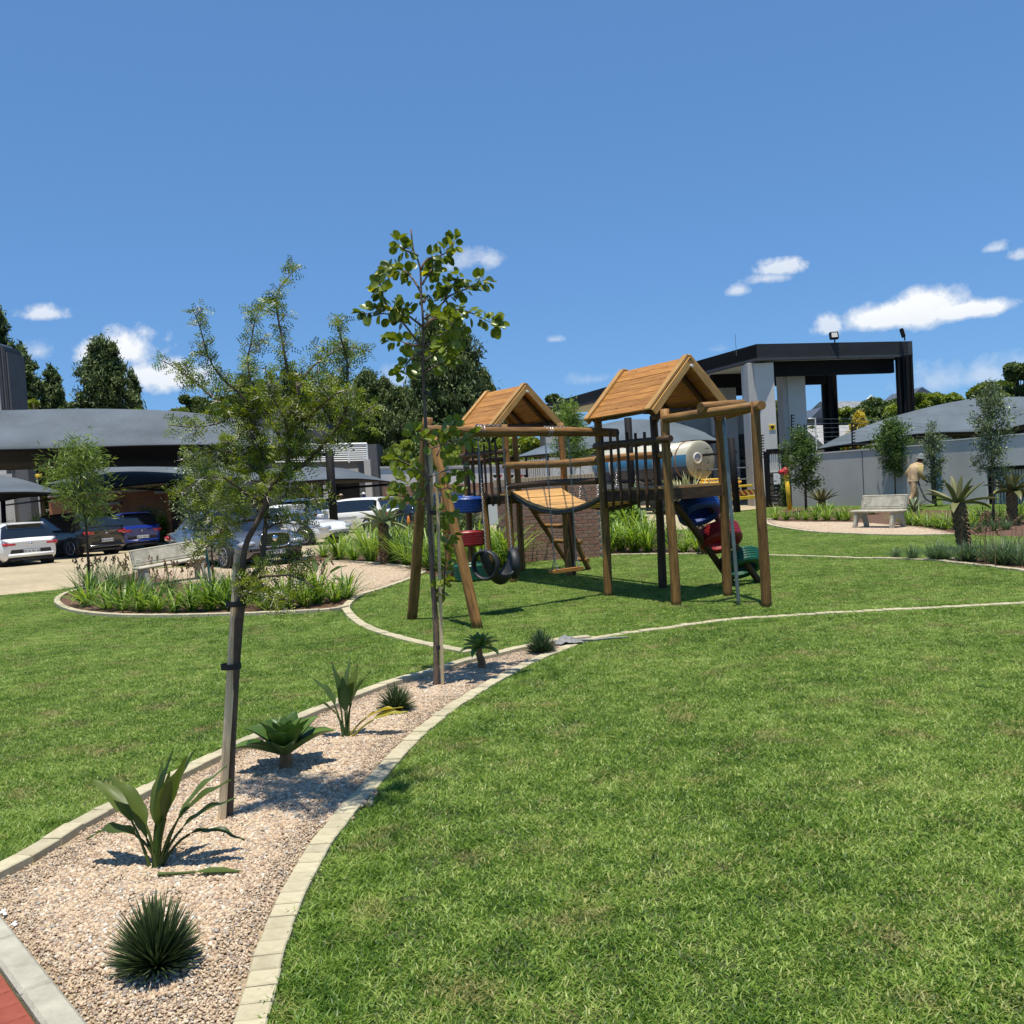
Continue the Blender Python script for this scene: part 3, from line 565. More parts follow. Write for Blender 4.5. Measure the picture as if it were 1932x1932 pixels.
# bridge
ba, bb = D1.lerp(C1, .06), D1.lerp(C1, .94); ca_, cb = A.lerp(B, .06), A.lerp(B, .94); NBR = 16
for i in range(NBR):
    t0, t1 = i/NBR, (i+1)/NBR
    def bp_(t, a, b): p = a.lerp(b, t); return V3(p, 1.50-.06*t-.27*(1-(2*t-1)**2))
    pl0, pl1, pr0, pr1 = bp_(t0, ba, ca_), bp_(t1, ba, ca_), bp_(t0, bb, cb), bp_(t1, bb, cb); c = (pl0+pl1+pr0+pr1)/4; ax = (pr0+pr1)-(pl0+pl1); run = (pl1-pl0)
    plank('bridge_board', c+UP*random.uniform(-.004, .004), ax, ax.cross(run)*-1 if ax.cross(run).z < 0 else ax.cross(run), ax.length/2+.02, run.length-.014, .03, PF, M['barge'])
for s_, e_ in ((ba, ca_), (bb, cb)):
    mb = MB(); mb.tube([bp_(k/16, s_, e_)-UP*.045 for k in range(17)], .03, 8); mb.build('bridge_cable', M['black'], PF, True, True)
log('handrail', V3(D1, 1.925)-E1*.02, V3(A, 1.87), .058, PF); log('handrail', V3(D1, 1.60), V3(A, 1.60)+E2*-.05, .05, PF, 'log_shaded'); log('handrail', V3(C1, 1.95), V3(B, 1.9)+E2*.3, .055, PF)
def chain_links(mb, p0, p1, link=.034, r=.0042):
    p0 = Vector(p0); p1 = Vector(p1); d = p1-p0; L = d.length; d.normalize(); n = int(L/(link*.78)); x = d.orthogonal().normalized(); y = d.cross(x)
    for i in range(n):
        c = p0+d*(L*(i+.5)/n); s = x if i % 2 else y; pts = [c+d*(math.cos(a)*link*.5)+s*(math.sin(a)*link*.3) for a in [k*math.pi/3 for k in range(6)]]
        mb.tube(pts+[pts[0]], r, 4, False)
mb = MB()
for t in (.22, .42, .62, .82):
    p = D1.lerp(A, t); chain_links(mb, V3(p, 1.58), bp_(t, ba, ca_), .045, .005)
    p = C1.lerp(B, t); chain_links(mb, V3(p, 1.88), bp_(t, bb, cb), .045, .005)
tag(mb.build('chain', M['chain'], PF, world=True), kind='stuff')
# ladder
la0, la1 = Vector((.25, 17.3, 1.42)), G(1077, 1068)-UP*.05; lb0, lb1 = Vector((.78, 16.45, 1.42)), G(1114, 1075)-UP*.05
log('ladder_pole', la1, la0, .05, PF); log('ladder_pole', lb1, lb0, .05, PF)
for t in (.14, .36, .56, .76): p, q = la1.lerp(la0, t), lb1.lerp(lb0, t); e = (q-p).normalized(); log('rung', p-e*.12+UP*.04, q+e*.14+UP*.04, .04, PF)
# chains wrapped over the swing beam
TYM = {}
for nm, c in (('blue', (.008, .045, .23)), ('red', (.26, .012, .013)), ('green', (.008, .085, .045))): TYM[nm] = mat('painted_tyre_'+nm, c, .42, .2, 12, bump=.15, bscale=60)
def tyre_mesh(R, w):
    """real tyre section: tread band with grooves, shoulders, sidewalls, open inside"""
    prof = [(R*.60, w*.42), (R*.68, w*.49), (R*.86, w*.5), (R*.95, w*.46)]
    for k in range(5):
        z0 = w*.40-(w*.80)*k/5; z1 = w*.40-(w*.80)*(k+1)/5+.012; prof += [(R, z0), (R, z1)]; 
        if k < 4: prof += [(R-.012, z1-.003), (R-.012, z1-.009)]
    prof += [(R*.95, -w*.46), (R*.86, -w*.5), (R*.68, -w*.49), (R*.60, -w*.42), (R*.64, -w*.38), (R*.82, -w*.42), (R*.9, -w*.34), (R*.9, w*.34), (R*.82, w*.42), (R*.64, w*.38)]
    n = 36; k = len(prof); V = [(r*math.cos(2*math.pi*i/n), r*math.sin(2*math.pi*i/n), z) for i in range(n) for r, z in prof]
    F = [(i*k+j, ((i+1) % n)*k+j, ((i+1) % n)*k+(j+1) % k, i*k+(j+1) % k) for i in range(n) for j in range(k)]
    me = mesh('tyre', V, F); return me
def tyre(c, ax, R, w, col, lab=None):
    me = tyre_mesh(R, w); o = obj('tyre', me, TYM[col], PF, Matrix.Translation(Vector(c)) @ Vector(ax).to_track_quat('Z', 'Y').to_matrix().to_4x4(), True); o['label'] = lab; return o
tc_ = (P1+P2)/2
tyre(V3(tc_, 1.33)+Vector((.02, -.02, 0)), Vector((.05, -.05, 1)), .29, .27, 'blue', 'blue tyre at the top of the climbing stack'); tyre(V3(tc_, .74), Vector((0, .02, 1)), .30, .27, 'red', 'dark red tyre in the middle of the climbing stack'); tyre(V3(tc_, .16)+Vector((.03, 0, 0)), (0, 0, 1), .32, .30, 'green', 'dark green tyre at the foot of the climbing stack')
# tyre slide
sA0 = B.lerp(C_, .28); sB0 = B.lerp(C_, .95); sa = V3(sA0, 1.46)+E1*.05; sb = V3(sB0, 1.46)+E1*.05; ea = G(1440, 1091)-UP*.04; eb = G(1452, 1104)-UP*.04
s1a, s1b = D(1272, 950, 12.55), G(1385, 1098); s2a, s2b = D(1322, 928, 13.0), G(1438, 1099)
log('slide_pole', s1b-UP*.05, s1a, .05, PF, 'log_shaded'); log('slide_pole', s2b-UP*.05, s2a, .05, PF, 'log_shaded')
run = ((s1b-s1a)+(s2b-s2a))/2; sidev = ((s2a-s1a)+(s2b-s1b)).normalized(); nrm = run.cross(sidev).normalized(); nrm = nrm if nrm.z > 0 else -nrm
for k, (u, v, col) in enumerate(((1318, 960, 'blue'), (1358, 1013, 'red'), (1398, 1062, 'green'))):
    tt_ = (.2, .52, .83)[k]; mid = (s1a.lerp(s1b, tt_)+s2a.lerp(s2b, tt_))/2; c = D(u, v, mid.y)
    tyre(c, nrm*.5+UP*.5, .305, .235, col, {'blue': 'blue tyre at the top of the slide', 'red': 'red tyre in the middle of the slide', 'green': 'green tyre at the foot of the slide'}[col])
# swings (hang from the beam: things of their own)
def beam_at(u, z=None):
    best = min((abs(((bL.lerp(bR, t)).x/(bL.lerp(bR, t)).y)-(ray(u, 810).x/ray(u, 810).y)), t) for t in [k/400 for k in range(401)]); return bL.lerp(bR, best[1])
ts = beam_at(935); c0 = Vector((ts.x+.02, ts.y-.03, 0)); sw = thing('tyre_swing', c0, 'black swing seat cut from a tyre, hanging on two chains from the log beam', 'swing')
q0 = beam_at(900); q1 = beam_at(947)
h0 = D(917, 1038, q0.y+.05); h1 = D(965, 1037, q1.y+.05)
mb = MB(); chain_links(mb, Vector((q0.x, q0.y, q0.z-.06)), h0); chain_links(mb, Vector((q1.x, q1.y, q1.z-.06)), h1); tag(mb.build('chain', M['chain'], sw, world=True), kind='stuff')
sd = (h1-h0); sd.z = 0; wS = sd.length; sd.normalize(); sn = Vector((sd.y, -sd.x, 0)); cen = (h0+h1)/2; cb_ = D(946, 1103, cen.y)
# seat: a turned-out tyre: bowl in the middle, two ears rising to the chains
rows = []
for i in range(25):
    t = i/24*2-1; ang = t*1.28; x_ = math.sin(ang)*wS*.62; z_ = cb_.z+.02+(1-math.cos(ang))*(h0.z-cb_.z)*1.3; hw = .15*(1-.55*abs(t)**1.5)+.0; row = []
    for j in range(9):
        q = j/8*2-1; row.append(Vector((cen.x, cen.y, 0))+sd*x_+sn*(q*hw)+UP*(z_+.13*q*q*(1-.7*abs(t))))
    rows.append(row)
mb = MB(); mb.grid(rows); me = mb.mesh('seat', True); me.materials.append(M['black']); seat = obj('seat', me, None, sw, None, True); so = seat.modifiers.new('thick', 'SOLIDIFY'); so.thickness = .022
for hh, sg in ((h0, -1), (h1, 1)):
    mb = MB(); cc = hh-UP*.185+sd*sg*.02; ax_ = (sd*.9*sg+sn*.42); mb.torus(cc, ax_, .175, .022, 28, 8, 2.4); mb.build('side_loop', M['black'], sw, True, True)
ts2 = beam_at(1068); sp = thing('plank_swing', (ts2.x, ts2.y, 0), 'flat wooden plank swing hanging on chains in front of the ladder', 'swing')
pa, pb = beam_at(1027), beam_at(1072); sc = D(1068, 1075, ts2.y+.12); sdir2 = Vector((dirb.x, dirb.y, .0)).normalized()
plank('seat', sc, sdir2, UP, .50, .15, .045, sp, M['board'], bev=.008)
mb = MB()
for pp, s_ in ((pa, -1), (pb, 1)):
    e = sc+sdir2*s_*.19; knot = e+UP*.17; chain_links(mb, Vector((pp.x, pp.y, pp.z-.06)), knot); sn2 = Vector((sdir2.y, -sdir2.x, 0)); chain_links(mb, knot, e+sn2*.06+UP*.02); chain_links(mb, knot, e-sn2*.06+UP*.02)
tag(mb.build('chain', M['chain'], sp, world=True), kind='stuff')
mb = MB()
for u in (918, 1045): 
    c = beam_at(u); 
    for k in range(3): p = c+dirb*(k-4)*.035; mb.torus(p, dirb+UP*random.uniform(-.3, .3), .066, .005, 14, 5)
    chain_links(mb, c-dirb*.16+UP*.068, c+dirb*.24+UP*.068, .04, .005)
tag(mb.build('chain', M['chain'], PF, world=True), kind='stuff')
# ---------------------------------------------------------------- brown brick wall behind the frame
BW = thing('brick_wall', (1.0, 19.7, 0), 'brown face-brick garden wall with an upright brick coping, behind the ladder', 'wall')
brick_m = mat('brown_brick', (.23, .12, .08), .85, .35, 7, bump=.4, bscale=60, coord='Object', col2=(.38, .22, .15)); n = brick_m.node_tree.nodes
bricks = [brick_m, mat('tan_brick', (.48, .36, .23), .85, .25, 7, bump=.4, bscale=60), mat('red_brown_brick', (.30, .14, .09), .85, .25, 7, bump=.4, bscale=60)]
mort = mat('mortar', (.42, .36, .28), .95, .15, 20)
def brick_face(p0, p1, z0, z1, parent, soldier=True, limit=290):
    p0 = Vector(p0); p1 = Vector(p1); d = (p1-p0); L = d.length; d.normalize(); nrm = Vector((d.y, -d.x, 0)); bl, bh = .222, .073; mes = []
    for m_ in bricks:
        mb = MB(); mb.box(0, bl-.014, -.012, .05, 0, bh-.014, bev=.003); me = mb.mesh('brick'); me.materials.append(m_); mes.append(me)
    mbs = MB(); mbs.box(0, bh-.01, -.016, .16, 0, .15, bev=.003); ms_ = mbs.mesh('brick'); ms_.materials.append(bricks[1])
    top = z1-.16; rows = int((top-z0)/bh); ang = math.atan2(d.y, d.x); cnt = 0
    for r in range(rows):
        x = -.111*(r % 2)
        while x < L-.02:
            xs = max(x, 0); ln = min(x+bl, L)-xs
            if ln > .05:
                Mx = Matrix.Translation(p0+d*xs+UP*(z0+r*bh)+nrm*random.uniform(0, .003)) @ Matrix.Rotation(ang, 4, 'Z') @ Matrix.Diagonal((ln/bl, 1, 1, 1))
                obj('brick', mes[random.choice((0, 0, 0, 0, 2, 2))], None, parent, Mx, True); cnt += 1
            x += bl
    if soldier:
        for i in range(int(L/bh)): obj('brick', ms_, None, parent, Matrix.Translation(p0+d*(i*bh)+UP*(z1-.155)) @ Matrix.Rotation(ang, 4, 'Z'), True)
    return cnt
w0 = G(994, 1061); w1 = G(1137, 1051); w00 = D(941, 1050, 20.9); w00.z = 0
wd = (w1-w0).normalized(); wn = Vector((-wd.y, wd.x, 0)); hW = 1.76
mb = MB()
def wallbox(mb, a, b, th, z0, z1):
    a = Vector(a); b = Vector(b); d = (b-a).normalized(); n_ = Vector((-d.y, d.x, 0)); V = [V3(p, z) for z in (z0, z1) for p in (a, b, b+n_*th, a+n_*th)]
    mb.add(V, [(3, 2, 1, 0), (4, 5, 6, 7), (0, 1, 5, 4), (1, 2, 6, 5), (2, 3, 7, 6), (3, 0, 4, 7)])
wallbox(mb, w0+wn*.004, w1, .21, -.1, hW-.165); wallbox(mb, w00+Vector((.0, 0, 0)), w0, .21, -.1, hW-.168); mb.build('mortar_core', mort, BW, world=True)
brick_face(w0, w1, .0, hW, BW); brick_face(w00, w0, .0, hW, BW)
# ---------------------------------------------------------------- plants
ML = {}
ML['agap'] = leafmat('strap_leaf', (.06, .13, .02), (.30, .42, .08), .35, .4, True, 2.5)
ML['agap_d'] = leafmat('dark_strap_leaf', (.03, .075, .022), (.10, .19, .05), .3, .4, True, 2.5)
ML['tulb'] = leafmat('grey_green_leaf', (.045, .085, .04), (.13, .20, .085), .25, .45, True, 2.5)
ML['spike'] = leafmat('needle_agave_leaf', (.03, .058, .02), (.14, .20, .065), .2, .4, True, 4)
ML['fox'] = leafmat('soft_agave_leaf', (.045, .10, .018), (.13, .21, .04), .2, .35, False, 4)
ML['foxy'] = leafmat('pale_agave_leaf', (.12, .2, .04), (.24, .34, .08), .25, .4, False, 4)
ML['strel'] = leafmat('paddle_leaf', (.03, .06, .012), (.10, .14, .028), .3, .48, False, 5)
ML['strel2'] = leafmat('pale_paddle_leaf', (.06, .11, .03), (.15, .21, .07), .3, .48, False, 5)
ML['yell'] = leafmat('yellow_paddle_leaf', (.22, .22, .03), (.42, .36, .06), .35, .45, False, 5)
ML['thorn'] = leafmat('feathery_leaflet', (.045, .075, .006), (.27, .34, .04), .3, .45, True, 7)
ML['round'] = leafmat('round_leaf', (.055, .09, .014), (.17, .22, .035), .3, .33, False, 6)
ML['roundy'] = leafmat('round_leaf_yellow', (.30, .34, .05), (.5, .48, .08), .45, .45, False, 6)
ML['willow'] = leafmat('narrow_leaf', (.07, .12, .02), (.25, .34, .07), .3, .4, True, 4)
ML['olive'] = leafmat('olive_leaf', (.06, .09, .035), (.21, .26, .12), .2, .4, True, 4)
ML['oval'] = leafmat('small_oval_leaf', (.04, .085, .018), (.14, .21, .05), .25, .4, True, 4)
ML['pine'] = leafmat('pine_needles', (.018, .036, .010), (.12, .165, .045), .12, .6, True, 1.2)
ML['pine2'] = leafmat('far_pine_needles', (.022, .042, .017), (.075, .11, .042), .12, .6, True, .5)
ML['broad'] = leafmat('bright_crown_leaf', (.05, .09, .010), (.28, .34, .05), .3, .5, True, .6)
ML['broad_d'] = leafmat('dark_crown_leaf', (.025, .05, .012), (.13, .18, .045), .25, .5, True, .6)
ML['gold'] = leafmat('golden_conifer', (.3, .26, .03), (.6, .5, .08), .3, .5, True, 2)
ML['aloe'] = leafmat('aloe_leaf', (.13, .135, .05), (.25, .235, .10), .1, .42, False, 3)
ML['aloeg'] = leafmat('green_aloe_leaf', (.15, .20, .09), (.29, .34, .18), .1, .42, False, 3)
ML['dead'] = mat('dry_leaf_skirt', (.20, .12, .06), .95, .4, 14)
ML['flower'] = mat('orange_flower', (.8, .25, .04), .6, .2, 20); ML['flowery'] = mat('yellow_flower', (.8, .6, .04), .6, .2, 20); ML['flowerw'] = mat('white_flower', (.8, .8, .74), .6, 0)
M['thornw'] = mat('white_thorn', (.62, .57, .47), .5, .15, 20)
def straps(n, L0, L1, w, spread=.9, droop=1.1, segs=6, R=.03, fold=.2, up0=.12, tip=.1):
    """bunch of arching strap leaves"""
    V = []; F = []; c = []
    for i in range(n):
        a = random.uniform(0, 6.283); L = random.uniform(L0, L1); el = math.pi/2-(up0+spread*random.random()**.8); r0 = random.uniform(0, R); p = Vector((math.cos(a+random.uniform(-1, 1))*r0, math.sin(a)*r0, 0)); dr = droop*random.uniform(.3, 1.2)*L/L1; a2 = a; ww = w*random.uniform(.75, 1.2); cc = random.random(); b0 = len(V)
        for s in range(segs+1):
            t = s/segs; wd = ww*(.65+.9*t-1.5*t*t*t) if t < .98 else ww*tip*.4; sx = Vector((-math.sin(a2), math.cos(a2), 0)); e = el-dr*t*t*1.3; d = Vector((math.cos(a2)*math.cos(e), math.sin(a2)*math.cos(e), math.sin(e))); nrm = sx.cross(d)
            V += [p-sx*wd/2+nrm*fold*wd*.5, p, p+sx*wd/2+nrm*fold*wd*.5]; c += [cc]*3; p = p+d*L/segs; a2 += random.uniform(-.05, .05)
        for s in range(segs):
            b = b0+s*3; F += [(b, b+1, b+4, b+3), (b+1, b+2, b+5, b+4)]
    return V, F, c
def clump_mesh(*a, **k):
    V, F, c = straps(*a, **k); me = mesh('leaves', V, np.array(F), smooth=True, attr=c); return me
AG = [clump_mesh(70, .38, .72, .026, spread=.95, droop=1.6, R=.07) for _ in range(5)]
for m_ in AG: m_.materials.append(ML['agap'])
AGT = [clump_mesh(95, .6, 1.25, .032, spread=.75, droop=1.8, R=.1) for _ in range(4)]
for m_ in AGT: m_.materials.append(ML['agap'])
TU = [clump_mesh(150, .22, .44, .010, R=.07, spread=.85, droop=.9, segs=4) for _ in range(4)]
for m_ in TU: m_.materials.append(ML['tulb'])
DI = [clump_mesh(130, .35, .85, .012, spread=.7, droop=1.2, segs=5) for _ in range(3)]
for m_ in DI: m_.materials.append(ML['agap_d'])
def clump(name, me, loc, sc, label, group, extra=None, cat='plant'):
    o = obj(name, me); o.location = loc; o.scale = (sc, sc, sc*random.uniform(.9, 1.1)); o.rotation_euler = (0, 0, random.uniform(0, 6.28)); tag(o, label, cat, group); return o
# --- left island: strap-leaved clumps along the kerb, back row, with landmark-based labels
front = [(168, 1143), (200, 1150), (232, 1152), (262, 1154), (296, 1154), (330, 1155), (362, 1154), (398, 1153), (430, 1150), (505, 1150), (540, 1148), (575, 1146), (600, 1140), (632, 1136), (655, 1130)]
wh = ['leftmost, at the kerb bend', 'second from the kerb bend', 'just left of the young tree on the island', 'in front of the young tree on the island', 'right of the island tree', 'below the left end of the left bench', 'below the middle of the left bench', 'below the right end of the left bench', 'left of the stake of the thorn tree', 'just right of the thorn tree trunk', 'under the low right branch of the thorn tree', 'left of the paddle-leaved plant', 'beneath the paddle-leaved plant', 'right of the paddle-leaved plant', 'at the right tip of the planted island']
for i, (u, v) in enumerate(front):
    clump('agapanthus', AG[i % 5], G(u, v), random.uniform(1.0, 1.25)*(1 if u < 450 else .85)*(.8 if 280 < u < 380 else 1), 'green clump at the island kerb, '+wh[i], 'strap-leaved clumps along the left island kerb')
wb = ['behind the kerb bend, left of the young tree', 'right beside the foot of the young tree', 'between young tree and left bench', 'against the left leg of the bench', 'under the front edge of the bench', 'in front of the right bench leg', 'near the green stake by the bench', 'behind the thorn tree stake', 'behind the thorn tree trunk']
for i, (u, v) in enumerate([(172, 1120), (212, 1122), (252, 1124), (285, 1128), (322, 1128), (365, 1130), (400, 1133), (440, 1133), (478, 1136)]):
    clump('tulbaghia', DI[i % 3], G(u, v), random.uniform(.9, 1.1)*(.72 if 280 < u < 380 else 1), 'thin dark clump, second island row, '+wb[i], 'thin-leaved clumps in the second row of the left island')
# seed heads over them
def seedheads(name, loc, n, h, lab, R=.4, dots='flowerw'):
    t = thing(name, loc, lab, 'plant'); mb = MB(); m2 = MB()
    for _ in range(n):
        a = random.uniform(0, 6.28); r = R*math.sqrt(random.random()); p = Vector((math.cos(a)*r, math.sin(a)*r, 0)); q = p+Vector((random.uniform(-.12, .12), random.uniform(-.12, .12), h*random.uniform(.7, 1.1))); mb.tube([p, (p+q)/2+Vector((random.uniform(-.02, .02), 0, 0)), q], [.0035, .003, .002], 4, False)
        for k in range(3): s_ = .012; c = q+Vector((random.uniform(-.02, .02), random.uniform(-.02, .02), -k*.03)); m2.box(c.x-s_, c.x+s_, c.y-s_, c.y+s_, c.z-s_*1.5, c.z+s_*1.5, bev=.006)
    tag(mb.build('stem', ML['dead'], t), kind='stuff'); tag(m2.build('seed_head', ML['dead'] if dots is None else ML[dots], t), kind='stuff')
for (u, v, lab) in ((190, 1105, 'dry brown seed stems over the green clumps, left of the young island tree'), (262, 1103, 'dry brown seed stems standing between the young island tree and the left bench'), (345, 1120, 'thin brown seed stems in front of the left bench'), (560, 1130, 'sparse dry stems under the low thorn tree branches')): seedheads('grass_stems', G(u, v), 34, .58, lab, .55, None)
# --- tall back border behind the gravel circle
bk = [(610, 1052, 0), (640, 1056, 1), (668, 1058, 0), (700, 1060, 1), (742, 1062, 1), (768, 1066, 1), (792, 1071, 0), (815, 1076, 1), (838, 1074, 1), (858, 1080, 0), (880, 1078, 1), (905, 1076, 1), (930, 1072, 0), (955, 1068, 1), (690, 1046, 1), (750, 1044, 1), (800, 1050, 1), (850, 1052, 1), (900, 1056, 1), (940, 1058, 1), (655, 1046, 0)]
wk = ['leftmost, at the silver car corner', 'at the foot of the black carport post', 'left of the aloe trunk', 'left against the aloe trunk', 'right against the aloe trunk', 'first right of the aloe', 'just left of the swing legs', 'between the left swing leg and tree stakes', 'behind the crossing of the swing legs', 'beside the green climbing tyre', 'behind the green climbing tyre', 'behind the tyre swing', 'between tyre swing and brick wall', 'against the brown brick wall corner', 'back row, behind the aloe on its left', 'back row, behind the aloe on its right', 'back row, behind the left swing leg', 'back row, behind the blue climbing tyre', 'back row, in front of the white plastic board', 'back row, under the brick wall end', 'back row, beside the black carport post']
for i, (u, v, k) in enumerate(bk):
    clump('strap_plant', AGT[i % 4] if k else AG[i % 5], G(u, v), random.uniform(.95, 1.2), 'tall clump in the back border, '+wk[i], 'tall strap-leaved clumps in the back border')
rt = [(1150, 1043, 1), (1172, 1040, 1), (1198, 1042, 1), (1222, 1042, 1), (1246, 1041, 0), (1268, 1042, 0), (1292, 1042, 0), (1318, 1042, 0), (1160, 1026, 1), (1190, 1026, 1), (1222, 1024, 1), (1262, 1026, 0), (1300, 1026, 0), (1100, 1049, 0)]
wr = ['leftmost, at the right end of the brick wall', 'second from the brick wall', 'left of the near tower rear post', 'seen between the near tower posts', 'just right of the near tower front post', 'left of the aloe stump under the slide', 'right of the aloe stump under the slide', 'under the lower slide tyres', 'back row nearest the brick wall', 'back row behind the near deck', 'back row in the middle of the verge', 'back row behind the slide poles', 'back row at its right end', 'small one growing against the brick wall behind the ladder']
for i, (u, v, k) in enumerate(rt):
    clump('strap_plant', AGT[i % 4] if k else AG[i % 5], G(u, v), random.uniform(.8, 1.05)*(.8 if i == 13 else 1), 'pale green strap clump, '+wr[i], 'strap-leaved clumps in the verge right of the brick wall')
# --- right island and strip
for i, (u, v) in enumerate([q8(x, y) for x, y in ((130, 1098), (205, 1100), (290, 1098), (345, 1100), (420, 1102), (500, 1104), (590, 1102), (650, 1105), (1060, 1130), (1110, 1135), (1170, 1142), (1240, 1150), (1310, 1158), (1370, 1165), (760, 1060), (830, 1058), (520, 1050), (440, 1048))]):
    w_ = ['leftmost, at the kerb tip', 'second from the kerb tip', 'below the yellow standpipe', 'left of the first young tree trunk', 'right of the first young tree trunk', 'below the spiky aloe', 'right of the spiky aloe', 'left of the right bench', 'touching the right bench legs', 'just right of the right bench', 'below the walking person', 'right of the walking person', 'left of the tall aloe leaves', 'behind the tall aloe trunk', 'seen behind the bench back', 'behind the bench, to its right', 'back row by the wall', 'back row at the wall corner'][i]
    clump('agapanthus', AG[i % 5], G(u, v), random.uniform(.75, .95), 'green clump, right border, '+w_, 'green clumps of the border behind the right bench')
for i, (x, y, s_) in enumerate(((1000, 1378, .62), (1125, 1385, .75), (1290, 1392, 1.), (1350, 1392, 1.), (1490, 1405, .95), (1545, 1405, .95), (1680, 1400, 1.1), (1735, 1420, 1.1), (1790, 1425, 1.1), (1850, 1400, 1.15), (1915, 1430, 1.15), (1600, 1190, .8), (1720, 1180, .8), (1800, 1170, .8))):
    w_ = ['smallest, farthest left on the kerb line', 'second from the left on the kerb line', 'left half of the dark pair', 'right half of the dark pair', 'left of the foot of the tall aloe', 'right of the foot of the tall aloe', 'first of the right group', 'low front one of the right group', 'middle one of the right group', 'taller back one of the right group', 'cut by the right edge', 'in the back bed right of the tall aloe', 'in the back bed under the grey-leaved tree', 'in the back bed left of the second aloe'][i]
    o = clump('tulbaghia', TU[i % 4], G(*q8(x, y)), s_*1.05, 'grey-green tuft, lower right bed, '+w_, 'grey-green tufts in the lower right bed')
seedheads('garlic_stems', G(*q8(1740, 1420)), 22, .75, 'thin upright flower stems above the grey-green tufts on the right edge', .6, None)
for i, (x, y) in enumerate(((1450, 1170), (1560, 1150), (1640, 1140), (1700, 1130), (1760, 1120), (1890, 1120), (1600, 1110), (1900, 1090))):
    w_ = ['left of the tall aloe head', 'right of the tall aloe trunk', 'left of the grey-leaved tree', 'at the foot of the grey-leaved tree', 'right of the grey-leaved tree', 'right of the second aloe trunk', 'under the barred gate', 'at the right edge below the gate'][i]
    clump('agapanthus', AG[i % 5], G(*q8(x, y)), .85, 'bright clump, far right bed, '+w_, 'bright clumps in the far right bed')
# --- strelitzia
def paddle(L, W, cup=.35, bend=.5, stalk=.3, curl=0.):
    """one leaf: round stalk, then a cupped pointed blade; grows along +Z, blade faces +Y"""
    mb = MB(); P = []; p = Vector((0, 0, 0)); a = 0
    for i in range(6): P.append(p.copy()); a = bend*.5*(i/5)**2; p = p+Vector((math.sin(a), 0, math.cos(a)))*stalk/5
    mb.tube(P, [.010, .008, .007, .006, .006, .005], 6, False); rows = []; n = 12; p = P[-1]; a0 = a
    for i in range(n+1):
        t = i/n; wd = W*math.sin(math.pi*min(1, t**.75*.98+.02))**.8*.5*(1 if t < .97 else .3); a = a0+bend*.6*t; d = Vector((math.sin(a), 0, math.cos(a))); nr = Vector((math.cos(a), 0, -math.sin(a))); row = []
        for q in (-1, -.55, 0, .55, 1): row.append(p+Vector((0, 1, 0))*q*wd*(1-.25*cup*abs(q))+nr*(-cup*wd*abs(q)**1.3)+Vector((0, 0, 1))*.01*math.sin(t*14)*q*q)
        rows.append(row); p = p+d*L/n
    mb.grid(rows); return mb.mesh('leaf', True)
def strel(loc, leaves, label, mats=('strel',)):
    t = thing('strelitzia', loc, label, 'plant')
    for (u1, v1, L, W, st, bend, az, lean, m_) in leaves:
        me = paddle(L*1.05, W*1.12, .36, bend*1.15, st); me.materials.append(ML[m_]); r0 = random.uniform(.0, .035); aa = random.uniform(0, 6.28)
        Mx = Matrix.Translation((math.cos(aa)*r0, math.sin(aa)*r0*.6, -.01)) @ Matrix.Rotation(az, 4, 'Z') @ Matrix.Rotation(lean*1.35, 4, 'Y') @ Matrix.Rotation(random.uniform(-.5, .5), 4, 'Z')
        obj('leaf', me, None, t, Mx)
strel(G(298, 1640), [(0, 0, .30, .075, .24, .9, math.pi*.95, .18, 'strel'), (0, 0, .27, .085, .22, .7, math.pi*.9, .05, 'strel'), (0, 0, .26, .075, .20, 1.5, math.pi*1.02, .28, 'strel'), (0, 0, .31, .08, .22, .25, .3, .06, 'strel'), (0, 0, .32, .075, .25, .4, -.2, .14, 'strel'), (0, 0, .29, .07, .24, .6, .15, .22, 'strel2'),
    (0, 0, .30, .07, .25, .7, -.35, .28, 'strel'), (0, 0, .24, .06, .22, .8, .3, .36, 'strel2'), (0, 0, .24, .05, .22, 1.35, 0., .42, 'strel'), (0, 0, .26, .07, .19, .2, 1.6, .12, 'strel'), (0, 0, .22, .09, .08, .2, -.1, .1, 'strel2'), (0, 0, .2, .05, .15, .5, 2.6, .2, 'strel'), (0, 0, .30, .07, .23, .35, .8, .16, 'strel'), (0, 0, .28, .065, .2, .3, -.7, .1, 'strel')], 'bird-of-paradise plant with long folded leaves, beside the foot of the thorn tree')
strel(G(652, 1394), [(0, 0, .22, .10, .24, .6, math.pi*.95, .08, 'strel2'), (0, 0, .25, .09, .26, .15, 2.9, .02, 'strel2'), (0, 0, .26, .09, .27, .12, .3, .04, 'strel2'), (0, 0, .24, .075, .25, .5, .0, .12, 'strel'), (0, 0, .22, .085, .2, .1, -1.2, .03, 'strel2'), (0, 0, .17, .06, .18, .6, math.pi, .22, 'strel2'), (0, 0, .24, .07, .2, .75, .1, .52, 'yell'), (0, 0, .22, .07, .22, .7, -.1, .62, 'yell'), (0, 0, .26, .08, .23, .3, .8, .08, 'strel')],
    'smaller pale bird-of-paradise plant with yellowing leaves, right of the rosette agave')
strel(G(600, 1112), [(0, 0, .34, .15, .35, .5, .4, .2, 'strel2'), (0, 0, .34, .15, .35, .7, .1, .45, 'strel2'), (0, 0, .32, .13, .3, 1.2, 0, .6, 'strel'), (0, 0, .3, .12, .3, .3, 2.2, .1, 'strel2')], 'paddle-leaved plant standing in the gravel circle near its right end')
